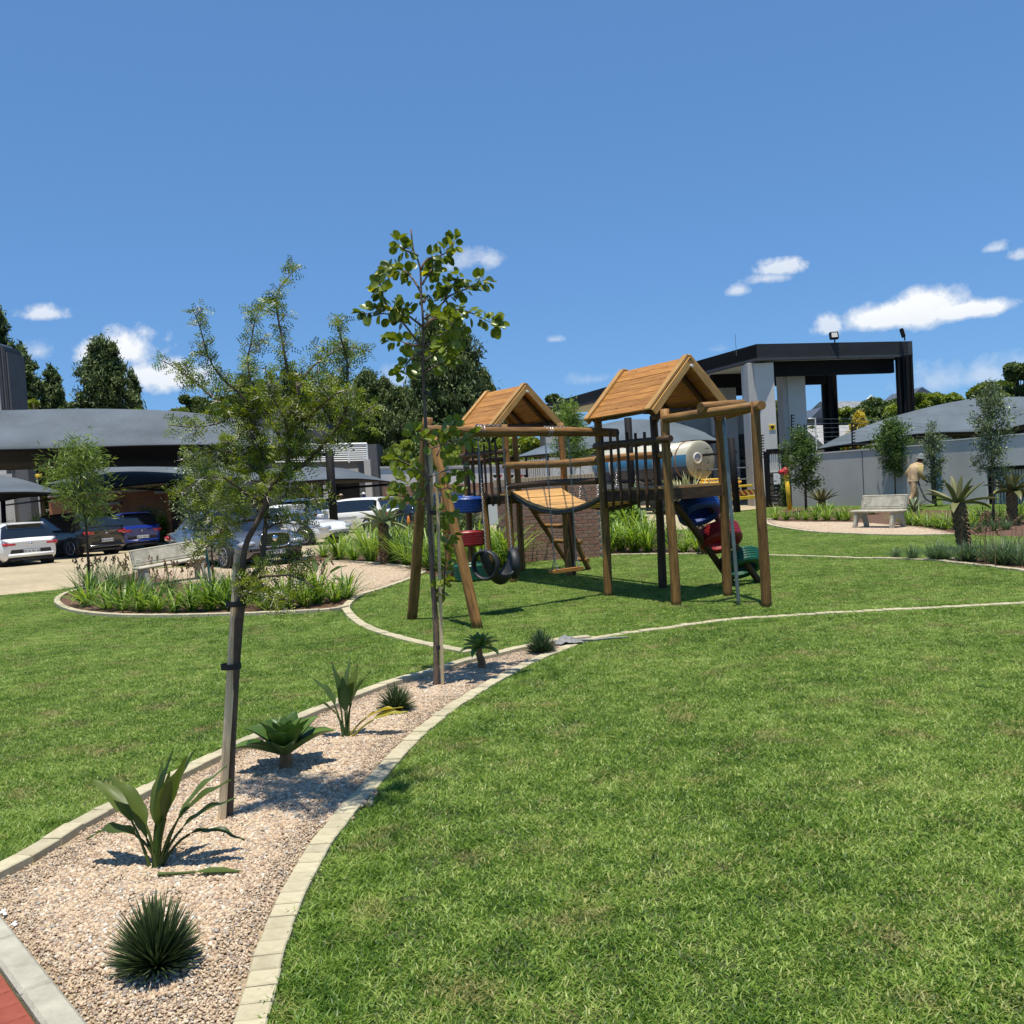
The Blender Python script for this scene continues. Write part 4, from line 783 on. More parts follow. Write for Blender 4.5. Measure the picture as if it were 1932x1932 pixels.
# dry leaf lying on the gravel
t = thing('fallen_leaf', G(395, 1648, .02), 'long dark fallen leaf lying on the gravel at the foot of the front bird-of-paradise plant', 'leaf'); me = paddle(.2, .06, .3, .05, .16); me.materials.append(ML['strel']); obj('blade', me, None, t, Matrix.Translation((-.22, 0, .01)) @ Matrix.Rotation(math.pi/2, 4, 'Y'))
# --- needle agaves
def needle_agave(loc, r, h, n, label, m_='spike', wd=.0075, lim=1.5):
    V = []; F = []; c = []
    for i in range(n):
        a = i*2.39996+random.uniform(-.1, .1); th = lim*((i+.5)/n)**.62; L = (h*math.cos(th)**2+r*math.sin(th)**2)**1.*random.uniform(.85, 1.08); d = Vector((math.cos(a)*math.sin(th), math.sin(a)*math.sin(th), math.cos(th)+.05)).normalized(); s = Vector((-math.sin(a), math.cos(a), 0)); nr = s.cross(d); b = len(V); cc = random.random(); cv = random.uniform(-.04, .08)
        for t_, w_ in ((.02, 1.1), (.45, 1.), (.85, .7), (1., .08)):
            p = d*L*t_+nr*cv*L*t_*t_; V += [p-s*wd*w_/2, p+nr*wd*.4*w_, p+s*wd*w_/2]; c += [cc]*3
        for k in range(3):
            q = b+k*3; F += [(q, q+1, q+4, q+3), (q+1, q+2, q+5, q+4), (q+2, q, q+3, q+5)]
    me = mesh('needle_agave', V, np.array(F), attr=c); o = obj('needle_agave', me, ML[m_]); o.location = loc; tag(o, label, 'plant'); return o
needle_agave(G(296, 1822, .03), .165, .25, 480, 'dark round needle-leaved agave closest to the camera, in the gravel at the bottom left')
needle_agave(G(748, 1340, .02), .16, .21, 300, 'nearly black needle-leaved agave in the tree shade, left of the second tree', 'spike')
needle_agave(G(1021, 1230, .02), .17, .23, 260, 'grey-green needle-leaved tuft near the narrow end of the gravel bed', 'tulb', .010)
# --- rosette agaves
def fleshy(L, W, th=.012, bend=.6, base=.45, wave=0):
    mb = MB(); n = 10; p = Vector((0, 0, 0)); rows = []
    for i in range(n+1):
        t = i/n; wd = W*(base+(1-base)*math.sin(math.pi*min(1, t*1.15+.0)*.62)**1.2)*(1-t**4.5)+.001; a = bend*t*t; d = Vector((math.sin(a), 0, math.cos(a))); nr = Vector((-math.cos(a), 0, math.sin(a)))
        row = [p+Vector((0, q*wd/2, 0))+nr*(.24*wd*abs(q)**1.6+wave*math.sin(t*9)*q)-nr*(th*(1-abs(q))*0) for q in (-1, -.6, 0, .6, 1)]+[p+Vector((0, q*wd*.42, 0))+nr*(.24*wd*abs(q)**1.6-th*(1-t*.85)) for q in (.6, 0, -.6)]
        rows.append(row+[row[0]]); p = p+d*L/n
    mb.grid(rows); return mb.mesh('leaf', True)
def rosette(name, loc, n, L, W, label, m_, z0=0., th0=.25, th1=1.5, bend=.5, cat='plant', jitter=.12, th=.012, base=.45, parent=None):
    t = parent or thing(name, loc, label, cat); ms = []
    for k in range(5): me = fleshy(L*(.7+.1*k), W*(.85+.06*k), th, bend*(.4+.35*k), base); me.materials.append(ML[m_]); ms.append(me)
    for i in range(n):
        f = (i+.5)/n; a = i*2.39996; ln = th0+(th1-th0)*f**1.1+random.uniform(-jitter, jitter); me = ms[min(4, int(f*5))]; s_ = .72+.28*math.sin(min(1, f*1.6)*1.57)
        obj('leaf', me, None, t, Matrix.Translation((math.cos(a)*.02, math.sin(a)*.02, z0+.035*(1-f))) @ Matrix.Rotation(a, 4, 'Z') @ Matrix.Rotation(ln, 4, 'Y') @ Matrix.Scale(s_, 4))
    return t
t = rosette('rosette_agave', G(541, 1452), 26, .27, .15, 'broad-leaved green rosette agave beside the shade of the staked thorn tree', 'fox', .10, .06, 1.22, .28)
mb = MB(); mb.tube([(0, 0, -.02), (0, 0, .06), (0, 0, .12)], [.035, .04, .03], 10); mb.build('stem', ML['dead'], t)
t = rosette('rosette_agave', G(908, 1264), 30, .17, .055, 'small bright rosette agave raised on a short brown stem, right of the second tree', 'foxy', .20, .15, 1.75, .55)
mb = MB(); mb.tube([(0, 0, -.02), (.01, 0, .07), (-.01, 0, .14), (0, 0, .22)], [.03, .035, .03, .025], 10); mb.build('stem', ML['dead'], t)
# --- tree aloes
def aloe(loc, h, r, n, L, W, label, m_='aloe', th1=1.5, bend=.5, tilt=0, skirt=True, base=.75):
    t = thing('tree_aloe', loc, label, 'aloe'); mb = MB(); P = [Vector((tilt*k/6, 0, h*k/6-.03)) for k in range(7)]; mb.tube(P, [r*1.1, r*.95, r*.9, r*.9, r*.95, r*1.0, r*.8], 14); mb.build('trunk', ML['dead'], t, True)
    if skirt:
        sk = MB()
        for i in range(110):
            a = i*2.4; z = h*(.08+.9*i/110); p = Vector((tilt*z/h, 0, z))+Vector((math.cos(a), math.sin(a), 0))*r*.9; s = Vector((-math.sin(a), math.cos(a), 0)); o_ = Vector((math.cos(a), math.sin(a), 0)); w_ = r*random.uniform(.35, .6)
            sk.add([p-s*w_, p+s*w_, p+s*w_*.7+o_*r*.35-UP*.05, p-s*w_*.7+o_*r*.35-UP*.05, p-s*w_*.6+o_*r*.1-UP*.10, p+s*w_*.6+o_*r*.1-UP*.10], [(0, 1, 2, 3), (3, 2, 5, 4)])
        tag(sk.build('leaf_scar', ML['dead'], t), kind='stuff')
    ms = []
    for k in range(5): me = fleshy(L*(.75+.08*k), W*(.9+.04*k), .022, bend*(.3+.4*k), base); me.materials.append(ML[m_]); ms.append(me)
    for i in range(n):
        f = (i+.5)/n; a = i*2.39996+.5; obj('leaf', ms[min(4, int(f*5))], None, t, Matrix.Translation((tilt+math.cos(a)*r*.4, math.sin(a)*r*.4, h-.03)) @ Matrix.Rotation(a, 4, 'Z') @ Matrix.Rotation(.15+(th1-.15)*f+random.uniform(-.12, .12), 4, 'Y'))
    return t
aloe(G(*q8(1507, 1312)), .85, .105, 14, .66, .125, 'tall brown-leaved tree aloe with a shaggy trunk, in the lower right bed', 'aloe', 1.75, .35, -.10)
aloe(G(*q8(1850, 1135)), .80, .10, 22, .60, .15, 'tree aloe with a stout trunk in the far right bed, at the right edge', 'aloe', 1.7, .6)
aloe(G(*q8(465, 1015)), .30, .12, 26, .72, .10, 'spiky aloe with dry narrow leaves against the grey wall, by the first young tree', 'aloe', 1.25, .25)
aloe(G(*q8(1128, 1040)), .12, .10, 18, .55, .08, 'low green aloe at the feet of the walking person', 'aloeg', 1.4, .4, 0, False)
aloe(G(728, 1066), .98, .10, 20, .62, .15, 'pale green tree aloe on a brown trunk, in the back border left of the swing', 'aloeg', 1.75, .45)
t = thing('aloe_stump', G(1338-5, 1046), 'rough dark aloe trunk with drooping leaves, under the tyre slide', 'aloe'); mb = MB(); mb.tube([(0, 0, -.05), (-.02, 0, .3), (-.06, 0, .75)], [.12, .11, .1], 12); mb.build('trunk', ML['dead'], t, True)
sk = MB()
for i in range(90):
    a = i*2.4; z = .7*i/90; p = Vector((-.05*z, 0, z))+Vector((math.cos(a), math.sin(a), 0))*.11; s = Vector((-math.sin(a), math.cos(a), 0)); o_ = Vector((math.cos(a), math.sin(a), 0)); sk.add([p-s*.05, p+s*.05, p+s*.03+o_*.05-UP*.05, p-s*.03+o_*.05-UP*.05], [(0, 1, 2, 3)])
tag(sk.build('leaf_scar', ML['dead'], t), kind='stuff')
# variegated yellow spikes behind the near deck
t = thing('spiky_plant', G(1300, 1016, 0), 'plant with stiff cream-edged spiky leaves seen above the near deck', 'plant')
V, F, c = straps(60, .5, .9, .05, spread=.7, droop=.15, segs=4, R=.5); me = mesh('leaves', [(x, y, z+.95) for x, y, z in V], np.array(F), attr=c); obj('leaves', me, leafmat('cream_leaf', (.3, .3, .12), (.65, .6, .32), .2, .5, True, 3), t)
mb = MB(); mb.tube([(0, 0, 0), (.03, 0, 1.0)], [.05, .04], 8); mb.build('stem', ML['dead'], t)
# flowers
def poker(u, v, y, h, m_, label):
    p = D(u, v, y); t = thing('torch_flower', (p.x, p.y, 0), label, 'flower'); mb = MB(); mb.tube([(0, 0, 0), (.02, 0, p.z*.5), (0, 0, p.z)], [.008, .007, .006], 5); mb.build('stem', ML['aloeg'], t); mb = MB(); mb.tube([(0, 0, p.z-h*.3), (0, 0, p.z), (0, 0, p.z+h*.5), (0, 0, p.z+h*.8)], [.012, .035, .028, .006], 8); mb.build('flower_head', ML[m_], t)
poker(714, 1040, 21.5, .14, 'flowery', 'yellow torch flower left of the pale tree aloe'); poker(771, 985, 20.5, .18, 'flower', 'orange torch flower just right of the pale tree aloe'); poker(1115, 986, 20.3, .14, 'flower', 'orange torch flower above the sagging bridge by the brick wall')
poker(1202, 892, 21.5, .17, 'flower', 'orange flower seen between the near tower balusters'); poker(1236, 884, 22, .1, 'flower', 'small pinkish flower left of the near tower front post')
# ---------------------------------------------------------------- foreground trees
def branch_mesh(paths, radii, name='branch'):
    mb = MB()
    for P, (r0, r1) in zip(paths, radii):
        n = max(5, int(sum((b-a).length for a, b in zip(P, P[1:]))/.05)); Q = smoothline(P, n); mb.tube(Q, [r0+(r1-r0)*(i/(n-1))**.95 for i in range(n)], 8)
    return mb
def leaflets(C, Dv, n_each, L, W, spread=.9, flat=.5):
    """sprays of paired leaflets on short stalks: C centres, Dv directions"""
    V = []; F = []; c = []
    for p, d in zip(C, Dv):
        d = Vector(d).normalized(); s = d.orthogonal().normalized(); s = Quaternion(d, random.uniform(0, 6.28)) @ s; nr = s.cross(d); cc = random.random(); n = random.randint(int(n_each*.7), n_each)
        for i in range(n):
            t = (i+1)/n; q = Vector(p)+d*(L*2.6*t)-UP*L*.5*t*t
            for sg in (-1, 1):
                ld = (s*sg*.95+d*.45+nr*random.uniform(-.25, .25)).normalized(); wv = ld.cross(nr).normalized()*W*.5; Lq = L*(1.15-.5*t)*random.uniform(.8, 1.1); b = len(V)
                V += [q, q+ld*Lq*.5+wv, q+ld*Lq, q+ld*Lq*.5-wv]; F.append((b, b+1, b+2, b+3)); c += [min(1, max(0, cc+random.uniform(-.15, .15)))]*4
    return V, F, c
# thorn tree
TT = G(427, 1545); yb = TT.y
def tp(u, v, dy=0.): return D(u, v, yb+dy)
def path(pts, dy0=0., dy1=0.): return [tp(u, v, dy0+(dy1-dy0)*i/max(1, len(pts)-1)) for i, (u, v) in enumerate(pts)]
tree = thing('thorn_tree', (TT.x, TT.y, 0), 'thorny feather-leaved young tree tied to a pale square stake, nearest tree at the left', 'tree')
trunk = [path([(432, 1552), (437, 1400), (445, 1250), (452, 1160), (460, 1110)])]
main = [(path([(460, 1112), (458, 1072), (463, 1030), (478, 998), (492, 974), (500, 950), (512, 920), (530, 893), (547, 862), (553, 805), (562, 765), (560, 720)], 0, -.1), (.017, .007)),
        (path([(460, 1112), (480, 1085), (495, 1050), (500, 1000), (504, 960), (500, 920), (492, 870), (495, 820)], 0, .12), (.016, .007)),
        (path([(520, 905), (558, 887), (590, 862), (616, 832), (635, 808), (652, 779), (655, 719), (655, 683), (642, 633), (636, 598)], -.03, -.1), (.014, .003)),
        (path([(635, 808), (678, 784), (714, 762)], -.06, .1), (.007, .002)),
        (path([(553, 805), (548, 740), (532, 640), (521, 575), (527, 545), (545, 522), (560, 505)], -.08, .15), (.010, .002)),
        (path([(547, 862), (515, 800), (482, 740), (467, 690), (475, 640), (484, 595), (501, 573)], 0, .2), (.010, .002)),
        (path([(490, 790), (448, 738), (424, 719), (395, 678), (377, 616), (363, 582)], .05, -.15), (.008, .002)),
        (path([(482, 800), (448, 772), (405, 753), (374, 726), (342, 702), (309, 681)], .03, .2), (.008, .002)),
        (path([(495, 860), (452, 780), (430, 790), (405, 801), (366, 806), (318, 802)], .1, -.25), (.008, .002)),
        (path([(560, 740), (582, 700), (618, 671), (660, 655), (700, 665)], -.05, .25), (.008, .002)),
        (path([(463, 1105), (490, 1090), (509, 1087), (545, 1085), (569, 1093), (593, 1109)], 0, -.25), (.009, .003)),
        (path([(488, 1068), (525, 1059), (569, 1053), (594, 1048)], .02, .2), (.008, .003)),
        (path([(463, 1120), (490, 1122), (519, 1129), (559, 1133)], 0, -.3), (.005, .002)),
        (path([(500, 950), (455, 925), (420, 900), (385, 905), (350, 925), (322, 940)], 0, -.3), (.009, .002)),
        (path([(490, 980), (450, 985), (415, 1000), (380, 1030), (352, 1040)], 0, .25), (.007, .002)),
        (path([(495, 900), (450, 860), (410, 850), (370, 860), (340, 868)], .1, .3), (.008, .002)),
        (path([(520, 900), (555, 930), (590, 940), (628, 925)], -.03, -.25), (.007, .002)),
        (path([(540, 870), (580, 800), (600, 740), (598, 690)], 0, -.3), (.008, .002)),
        (path([(500, 1000), (530, 985), (565, 990), (590, 975)], .05, .3), (.006, .002)),
        (path([(495, 830), (470, 800), (440, 840), (415, 830)], .12, .4), (.007, .002)),
        (path([(553, 810), (600, 770), (640, 740), (676, 735)], -.08, -.4), (.007, .002)),
        (path([(547, 862), (540, 800), (510, 740), (500, 690)], -.02, -.4), (.008, .002)),
        (path([(492, 974), (470, 940), (430, 930), (395, 945)], 0, .45), (.006, .002)),
        (path([(560, 765), (590, 720), (620, 730), (650, 700)], -.08, .4), (.006, .002))]
mb = branch_mesh(trunk, [(.021, .024)]); mb.build('trunk', M['bark'], tree, True, True)
for P, r in main: branch_mesh([P], [r]).build('branch', M['bark'], tree, True, True)
tw = MB(); C0 = []; D0 = []; TH = []
for bi, (P, r) in enumerate(main):
    L = sum((b-a).length for a, b in zip(P, P[1:])); Q = smoothline(P, max(6, int(L/.02))); n = len(Q); leafy = 0 if bi > 1 else int(n*.45)
    for i in range(leafy, n-1):
        t = i/n; d = (Q[i+1]-Q[i]).normalized()
        if t > .25 or bi < 2:
            for _ in range(3):
                a = Quaternion(d, random.uniform(0, 6.28)) @ d.orthogonal().normalized(); C0.append(Q[i]+a*.003); D0.append(a+d*.6+UP*.2)
            if random.random() < .5: a = Quaternion(d, random.uniform(0, 6.28)) @ d.orthogonal().normalized(); TH.append((Q[i], a+d*.3, random.uniform(.04, .07)))
        if random.random() < (.62 if t < .8 else .25):   # side twig
            a = Quaternion(d, random.uniform(0, 6.28)) @ d.orthogonal().normalized(); Lt = random.uniform(.04, .13)*(1.15-.5*t); td = (a+d*random.uniform(.2, .9)+UP*.3).normalized(); m = int(Lt/.018); R = [Q[i]]
            for k in range(m): td = (td+Vector(RNG.normal(size=3))*.12+UP*.03).normalized(); R.append(R[-1]+td*.018)
            tw.tube(R, [.0028-.0016*k/len(R) for k in range(len(R))], 4, False)
            for k in range(1, len(R)):
                for _ in range(3): a2 = Quaternion(td, random.uniform(0, 6.28)) @ td.orthogonal().normalized(); C0.append(R[k]); D0.append(a2+td*.5)
                if random.random() < .4: a2 = Quaternion(td, random.uniform(0, 6.28)) @ td.orthogonal().normalized(); TH.append((R[k], a2+td*.2, random.uniform(.03, .06)))
V, F, c = leaflets(C0, D0, 5, .021, .0066)
tag(obj('leaflets', mesh('leaflets', V, np.array(F), attr=c), ML['thorn'], tree, None, True), kind='stuff'); tag(tw.build('twigs', M['bark'], tree, False, True), kind='stuff')
th = MB()
for p, d, L in TH:
    d = Vector(d).normalized(); s = d.orthogonal().normalized()*.0028; s2 = d.cross(s.normalized())*.0028
    for sg in (1, -1):
        dd = (d+s.normalized()*.35*sg).normalized(); th.add([p+s, p-s*.5+s2*.9, p-s*.5-s2*.9, p+dd*L], [(0, 1, 3), (1, 2, 3), (2, 0, 3)])
tag(th.build('thorns', M['thornw'], tree, False, True), kind='stuff')
def stake(p0, p1, w, d, label, parent=None, m='stake', name='tree_stake'):
    t = obj(name, None) if False else None; p0 = Vector(p0); p1 = Vector(p1); L = (p1-p0).length; mb = MB(); mb.box(-w/2, w/2, -d/2, d/2, -.1, L, bev=.003); Mx = aim(p0, p1) @ Matrix.Rotation(.25, 4, 'Z')
    o = mb.build(name, M[m], None, M=Mx); tag(o, label, 'stake'); return o
stake(G(418, 1552), tp(449, 1045, .02), .034, .03, 'pale square wooden stake tied to the thorn tree trunk')
def tie(u, v, y, r, lab, sx=1.6):
    p = D(u, v, y); mb = MB(); pts = [p+Vector((math.cos(a)*r*sx, math.sin(a)*r, 0)) for a in [k*math.pi/8 for k in range(17)]]
    rows = [[q-UP*.014 for q in pts], [q+UP*.014 for q in pts]]; mb.grid(rows); o = mb.build('tree_tie', M['strap']); so = o.modifiers.new('t', 'SOLIDIFY'); so.thickness = .004; tag(o, lab, 'strap')
tie(436, 1257, yb, .036, 'black strap binding stake and thorn tree, the lower one', 1.45); tie(446, 1139, yb, .036, 'black strap binding stake and thorn tree, the upper one', 1.5)
# round-leaved tree
T2 = G(825, 1296); y2 = T2.y
def z2(x, y): return (657+.168*x, 402+.168*y)
def z4(x, y): return (657+.2201*x, 695.7+.2201*y)
def pp2(pts, dy=0.): return [D(*p, y2+dy*i/max(1, len(pts)-1)) for i, p in enumerate(pts)]
rt_ = thing('round_leaved_tree', (T2.x, T2.y, 0), 'slender young tree with round leaves tied between two thin poles, in front of the swing', 'tree')
branch_mesh([pp2([(823, 1300), (823, 1200), (817, 1100), (811, 1000), (806, 900), (803, 800), z2(845, 1900), z2(840, 1500), z2(840, 1200), z2(820, 950), z2(805, 600), z2(735, 430), z2(705, 180)])], [(.027, .006)]).build('trunk', M['bark_grey'], rt_, True, True)
B2 = [([(820, 890), (740, 760), (650, 660), (560, 625), (480, 640), (420, 700)], .3), ([(830, 1270), (700, 1170), (600, 1080), (500, 1060)], -.3), ([(430, 1030), (380, 900), (350, 760)], -.35), ([(830, 1510), (720, 1370), (620, 1240), (500, 1150), (400, 1130), (280, 1120), (180, 1130)], -.3), ([(830, 800), (940, 630), (1000, 600)], .3), ([(820, 640), (860, 540), (940, 500), (1060, 470), (1130, 400), (1200, 300)], .2), ([(860, 1190), (960, 1110), (1080, 990), (1150, 920), (1290, 870), (1420, 790), (1550, 750)], -.2), ([(1085, 980), (1140, 840), (1250, 740)], -.1),
      ([(870, 1250), (1000, 1150), (1200, 1080), (1350, 1110), (1500, 1180), (1620, 1240), (1690, 1260)], .35), ([(860, 1500), (1000, 1400), (1150, 1300), (1300, 1400)], .3), ([(870, 1660), (1000, 1560), (1110, 1470)], -.3), ([(880, 1780), (1010, 1700), (1180, 1620)], .2), ([(820, 1490), (700, 1480), (600, 1440), (470, 1420)], .25), ([(830, 1560), (700, 1640), (620, 1760), (660, 1820)], -.2), ([(850, 1300), (950, 1200), (1100, 1180), (1180, 1260)], -.35), ([(850, 1000), (900, 920), (960, 1000)], .2), ([(780, 480), (700, 440), (600, 400), (560, 340)], -.2)]
L2 = [([(720, 680), (850, 640), (950, 610), (1070, 580)], .3), ([(700, 930), (850, 870), (1060, 860)], .2), ([(700, 960), (560, 840), (410, 770)], .3), ([(690, 1080), (560, 1000), (410, 940)], -.3), ([(690, 1140), (500, 1100), (380, 1080)], .2), ([(760, 750), (830, 560), (900, 480)], .2), ([(700, 640), (640, 620), (570, 560)], -.2), ([(700, 1250), (820, 1240), (890, 1230)], .1), ([(760, 1050), (850, 1020), (940, 1060)], -.2), ([(820, 1930), (830, 1700), (850, 1500), (880, 1420)], .1), ([(820, 1700), (760, 1930)], 0)]
ends = []
tip = []
for pts, dy in B2: tip.append((pp2([z2(*p) for p in pts], dy), .011, 1))
for pts, dy in L2: tip.append((pp2([z4(*p) for p in pts], dy), .007, 0))
RL = []
def rleaf(sz, m_):
    mb = MB(); pts = []; n = 9
    for i in range(n):
        a = 2*math.pi*i/n; r = sz*(.5+.035*math.cos(a*2)); pts.append(Vector((r*math.cos(a)+sz*.5, r*math.sin(a), abs(math.sin(a))*sz*.16-(math.cos(a))*sz*.05)))
    mb.add([Vector((sz*.5, 0, -.004))]+pts, [(0, i+1, (i+1) % n+1) for i in range(n)]); mb.tube([(-.02, 0, 0), (0, 0, 0), (sz*.9, 0, -.003)], [.0015, .0014, .0006], 3, False); me = mb.mesh('leaf', True); me.materials.append(ML[m_]); return me
RLg = [rleaf(s_, 'round') for s_ in (.05, .062, .072, .08)]; RLy = [rleaf(s_, 'roundy') for s_ in (.055, .07, .078)]
rest = MB(); nleaf = 0
for P, r, up in tip:
    branch_mesh([P], [(r, .0025)]).build('branch', M['bark_grey'], rt_, True, True)
    L = sum((b-a).length for a, b in zip(P, P[1:])); Q = smoothline(P, max(6, int(L/.022))); n = len(Q)
    for i in range(int(n*(.36 if up else .2)), n):
        for _ in range(3 if i < n*.7 else 4):
            if random.random() > (.82 if up else .55): continue
            d = (Q[min(i+1, n-1)]-Q[max(i-1, 0)]).normalized(); a = Quaternion(d, random.uniform(0, 6.28)) @ d.orthogonal().normalized(); ld = (a+d*random.uniform(0, .8)+UP*random.uniform(-.7, .6)).normalized(); me = random.choice(RLg if random.random() < (.9 if up else .5) else RLy); q = Q[i]+ld*.02+a*random.uniform(0, .03)
            Mx = Matrix.Translation(q) @ ld.to_track_quat('X', 'Z').to_matrix().to_4x4() @ Matrix.Rotation(random.uniform(-1.3, 1.3), 4, 'X')
            if nleaf < 296: obj('leaf', me, None, rt_, Mx, True)
            else:
                b = rest.n; rest.V += [tuple(Mx @ v.co) for v in me.vertices]; rest.F += [[k+b for k in p.vertices] for p in me.polygons]; rest.n += len(me.vertices); rest.fm += [0]*len(me.polygons)
            nleaf += 1
tag(rest.build('leaf', ML['round'], rt_, True, True), kind='stuff')
stake(D(824, 1297, y2+.05), D(824-12, 846, y2+.05), .026, .026, 'thin grey pole right of the round-leaved tree trunk', name='tree_pole')
stake(D(835, 1290, y2-.02), D(824, 890, y2-.02), .024, .024, 'second thin grey pole behind the round-leaved tree trunk', name='tree_pole')
tie(828, 1221, y2, .03, 'black strap low on the round-leaved tree', 1.2); tie(818, 967, y2, .032, 'wide black strap halfway up the round-leaved tree', 1.2); tie(807, 742, y2, .024, 'black strap high on the round-leaved tree', 1.1)
# --- young garden trees further off
def small_tree(name, loc, h, cr, crown0, nl, Ls, Ws, m_, label, tr=.03, nb=10, group=None, elong=3.2, poles=False):
    t = thing(name, loc, label, 'tree', group); mb = MB(); top = Vector((random.uniform(-.05, .05), 0, h)); mb.tube([Vector((0, 0, -.05)), Vector((.02, 0, h*.4)), top*.98], [tr, tr*.8, .006], 7); BR = []
    for i in range(nb):
        z = crown0+(h-crown0)*(i/nb)**.9*.9; a = i*2.4+random.uniform(-.4, .4); f = 1-abs((z-crown0)/(h-crown0)-.35)*.9; L = cr*f*random.uniform(.7, 1.15); P = [Vector((0, 0, z-.05))]; d = Vector((math.cos(a)*.8, math.sin(a)*.8, .65)).normalized()
        for k in range(6): d = (d+UP*.06+Vector(RNG.normal(size=3))*.08).normalized(); P.append(P[-1]+d*L/5)
        mb.tube(P, [tr*.4*(1-k/8) for k in range(7)], 5, False); BR.append(P)
    BR.append([Vector((0, 0, h*.7)), top*.9, top, top*1.03]); mb.build('trunk', M['bark_far'] if not poles else M['bark_grey'], t, True)
    V = []; F = []; c = []
    for i in range(nl):
        P = random.choice(BR); k = random.randint(1, len(P)-2); q = P[k].lerp(P[k+1], random.random())+Vector(RNG.normal(size=3))*cr*.16; d = (Vector(RNG.normal(size=3))+UP*(.5 if elong < 4 else -.1)+Vector((q.x, q.y, 0))*1.5).normalized(); s = d.orthogonal().normalized(); s = Quaternion(d, random.uniform(0, 6.28)) @ s; b = len(V); L = Ls*random.uniform(.7, 1.2); W = Ws*random.uniform(.8, 1.2)
        V += [q, q+d*L*.45+s*W/2, q+d*L, q+d*L*.45-s*W/2]; F.append((b, b+1, b+2, b+3)); c += [random.random()]*4
    tag(obj('leaves', mesh('leaves', V, np.array(F), attr=c), ML[m_], t), kind='stuff'); return t
small_tree('young_tree', G(170, 1108), 3.0, .88, 1.3, 4200, .17, .019, 'willow', 'slim young willow-leaved tree on the left island, in front of the parked black car', .032, 13, None, 4.5)
small_tree('young_tree', G(403, 1106), 2.4, .85, .7, 6000, .085, .026, 'olive', 'leafy young tree on a green stake behind the thorn tree, right of the left bench', .02, 13)
stake(G(399, 1110), G(399, 1110)+Vector((-.05, 0, .75)), .05, .05, 'green painted stake right of the left bench', name='tree_stake').data.materials[0] = mat('green_paint', (.03, .12, .1), .7)
small_tree('young_tree', G(*q8(350, 1040)), 2.8, .78, .8, 5500, .10, .045, 'oval', 'bushy young tree against the grey wall, right of the yellow standpipe', .05, 13)
small_tree('young_tree', G(*q8(1000, 950+45)), 3.0, .78, 1.15, 6500, .10, .042, 'oval', 'round-topped young tree against the grey wall, behind the right bench', .03, 13)
small_tree('young_tree', G(*q8(1290, 1003)), 2.7, .5, .6, 3000, .10, .03, 'olive', 'thin young olive tree in front of the wall gap, right of the walking person', .03, 13)
small_tree('young_tree', G(*q8(1712, 1140)), 3.1, .55, 1.1, 3600, .11, .028, 'olive', 'tall silvery olive tree with a bare pole-like trunk, near the right edge', .03, 15, poles=True)
small_tree('young_tree', D(1085, 1010, 21.5)-Vector((0, 0, D(1085, 1010, 21.5).z)), 3.3, .6, 2.0, 5500, .11, .018, 'willow', 'narrow-leaved young tree seen between the two play towers', .03, 12, None, 4.5)
# ---------------------------------------------------------------- shade sails
def clothmat(name, c):
    m, n, l, b = newmat(name); t = n.new('ShaderNodeTexCoord'); mp = n.new('ShaderNodeMapping'); mp.inputs['Scale'].default_value = (1.5, 12, 40); l.new(t.outputs['Object'], mp.inputs[0]); z = n.new('ShaderNodeTexNoise'); z.inputs['Scale'].default_value = 2.; z.inputs['Detail'].default_value = 5; l.new(mp.outputs[0], z.inputs['Vector'])
    z2 = n.new('ShaderNodeTexNoise'); z2.inputs['Scale'].default_value = .45; z2.inputs['Detail'].default_value = 4; l.new(t.outputs['Object'], z2.inputs['Vector']); a = n.new('ShaderNodeMath'); a.operation = 'MULTIPLY_ADD'; l.new(z.outputs[0], a.inputs[0]); a.inputs[1].default_value = .6; l.new(z2.outputs[0], a.inputs[2])
    r = n.new('ShaderNodeValToRGB'); e = r.color_ramp.elements; e[0].position = .5; e[1].position = 1.1; e[0].color = C3([x*.68 for x in c]); e[1].color = C3([x*1.4 for x in c]); l.new(a.outputs[0], r.inputs[0]); l.new(r.outputs[0], b.inputs['Base Color']); b.inputs['Roughness'].default_value = .75; b.inputs['Specular IOR Level'].default_value = .3
    return m
M['sail'] = clothmat('grey_shade_net', (.078, .093, .108)); M['sail2'] = clothmat('light_grey_shade_net', (.085, .106, .125)); M['under_shade'] = mat('shaded_net_underside', (.018, .018, .02), .9, .2, 2)  # last one paints the shaded underside of the same net black
def sail(name, rows, label, m='sail', ncol=40, parent=None):
    """cloth lofted between edge lines (near eave, ridge, far eave), 12 mm thick, with a rope hem"""
    t = parent or thing(name, (rows[0][0].x, rows[0][0].y, 0), label, 'shade sail'); R = [smoothline(r, ncol) for r in rows]; full = []
    for i in range(len(R)-1):
        for k in range(6):
            s_ = k/6; full.append([a.lerp(b, s_)+UP*(.0) for a, b in zip(R[i], R[i+1])])
    full.append(R[-1])
    for i, row in enumerate(full):      # slight sag between the supports
        f = (i % 6)/6.; sg = math.sin(math.pi*f)
        for j, p in enumerate(row): p.z -= .10*sg*math.sin(math.pi*j/(ncol-1))
    mb = MB(); mb.grid(full); me = mb.mesh('cloth', True); me.materials.append(M[m]); me.materials.append(M['under_shade'])
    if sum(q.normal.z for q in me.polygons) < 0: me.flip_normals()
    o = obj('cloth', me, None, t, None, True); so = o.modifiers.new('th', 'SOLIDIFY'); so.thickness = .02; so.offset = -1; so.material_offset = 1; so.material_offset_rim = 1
    for q_ in (R[0], R[-1]): mb = MB(); mb.tube(q_, .035, 5); mb.build('hem', M['blackmetal'], t, True, True)
    return t
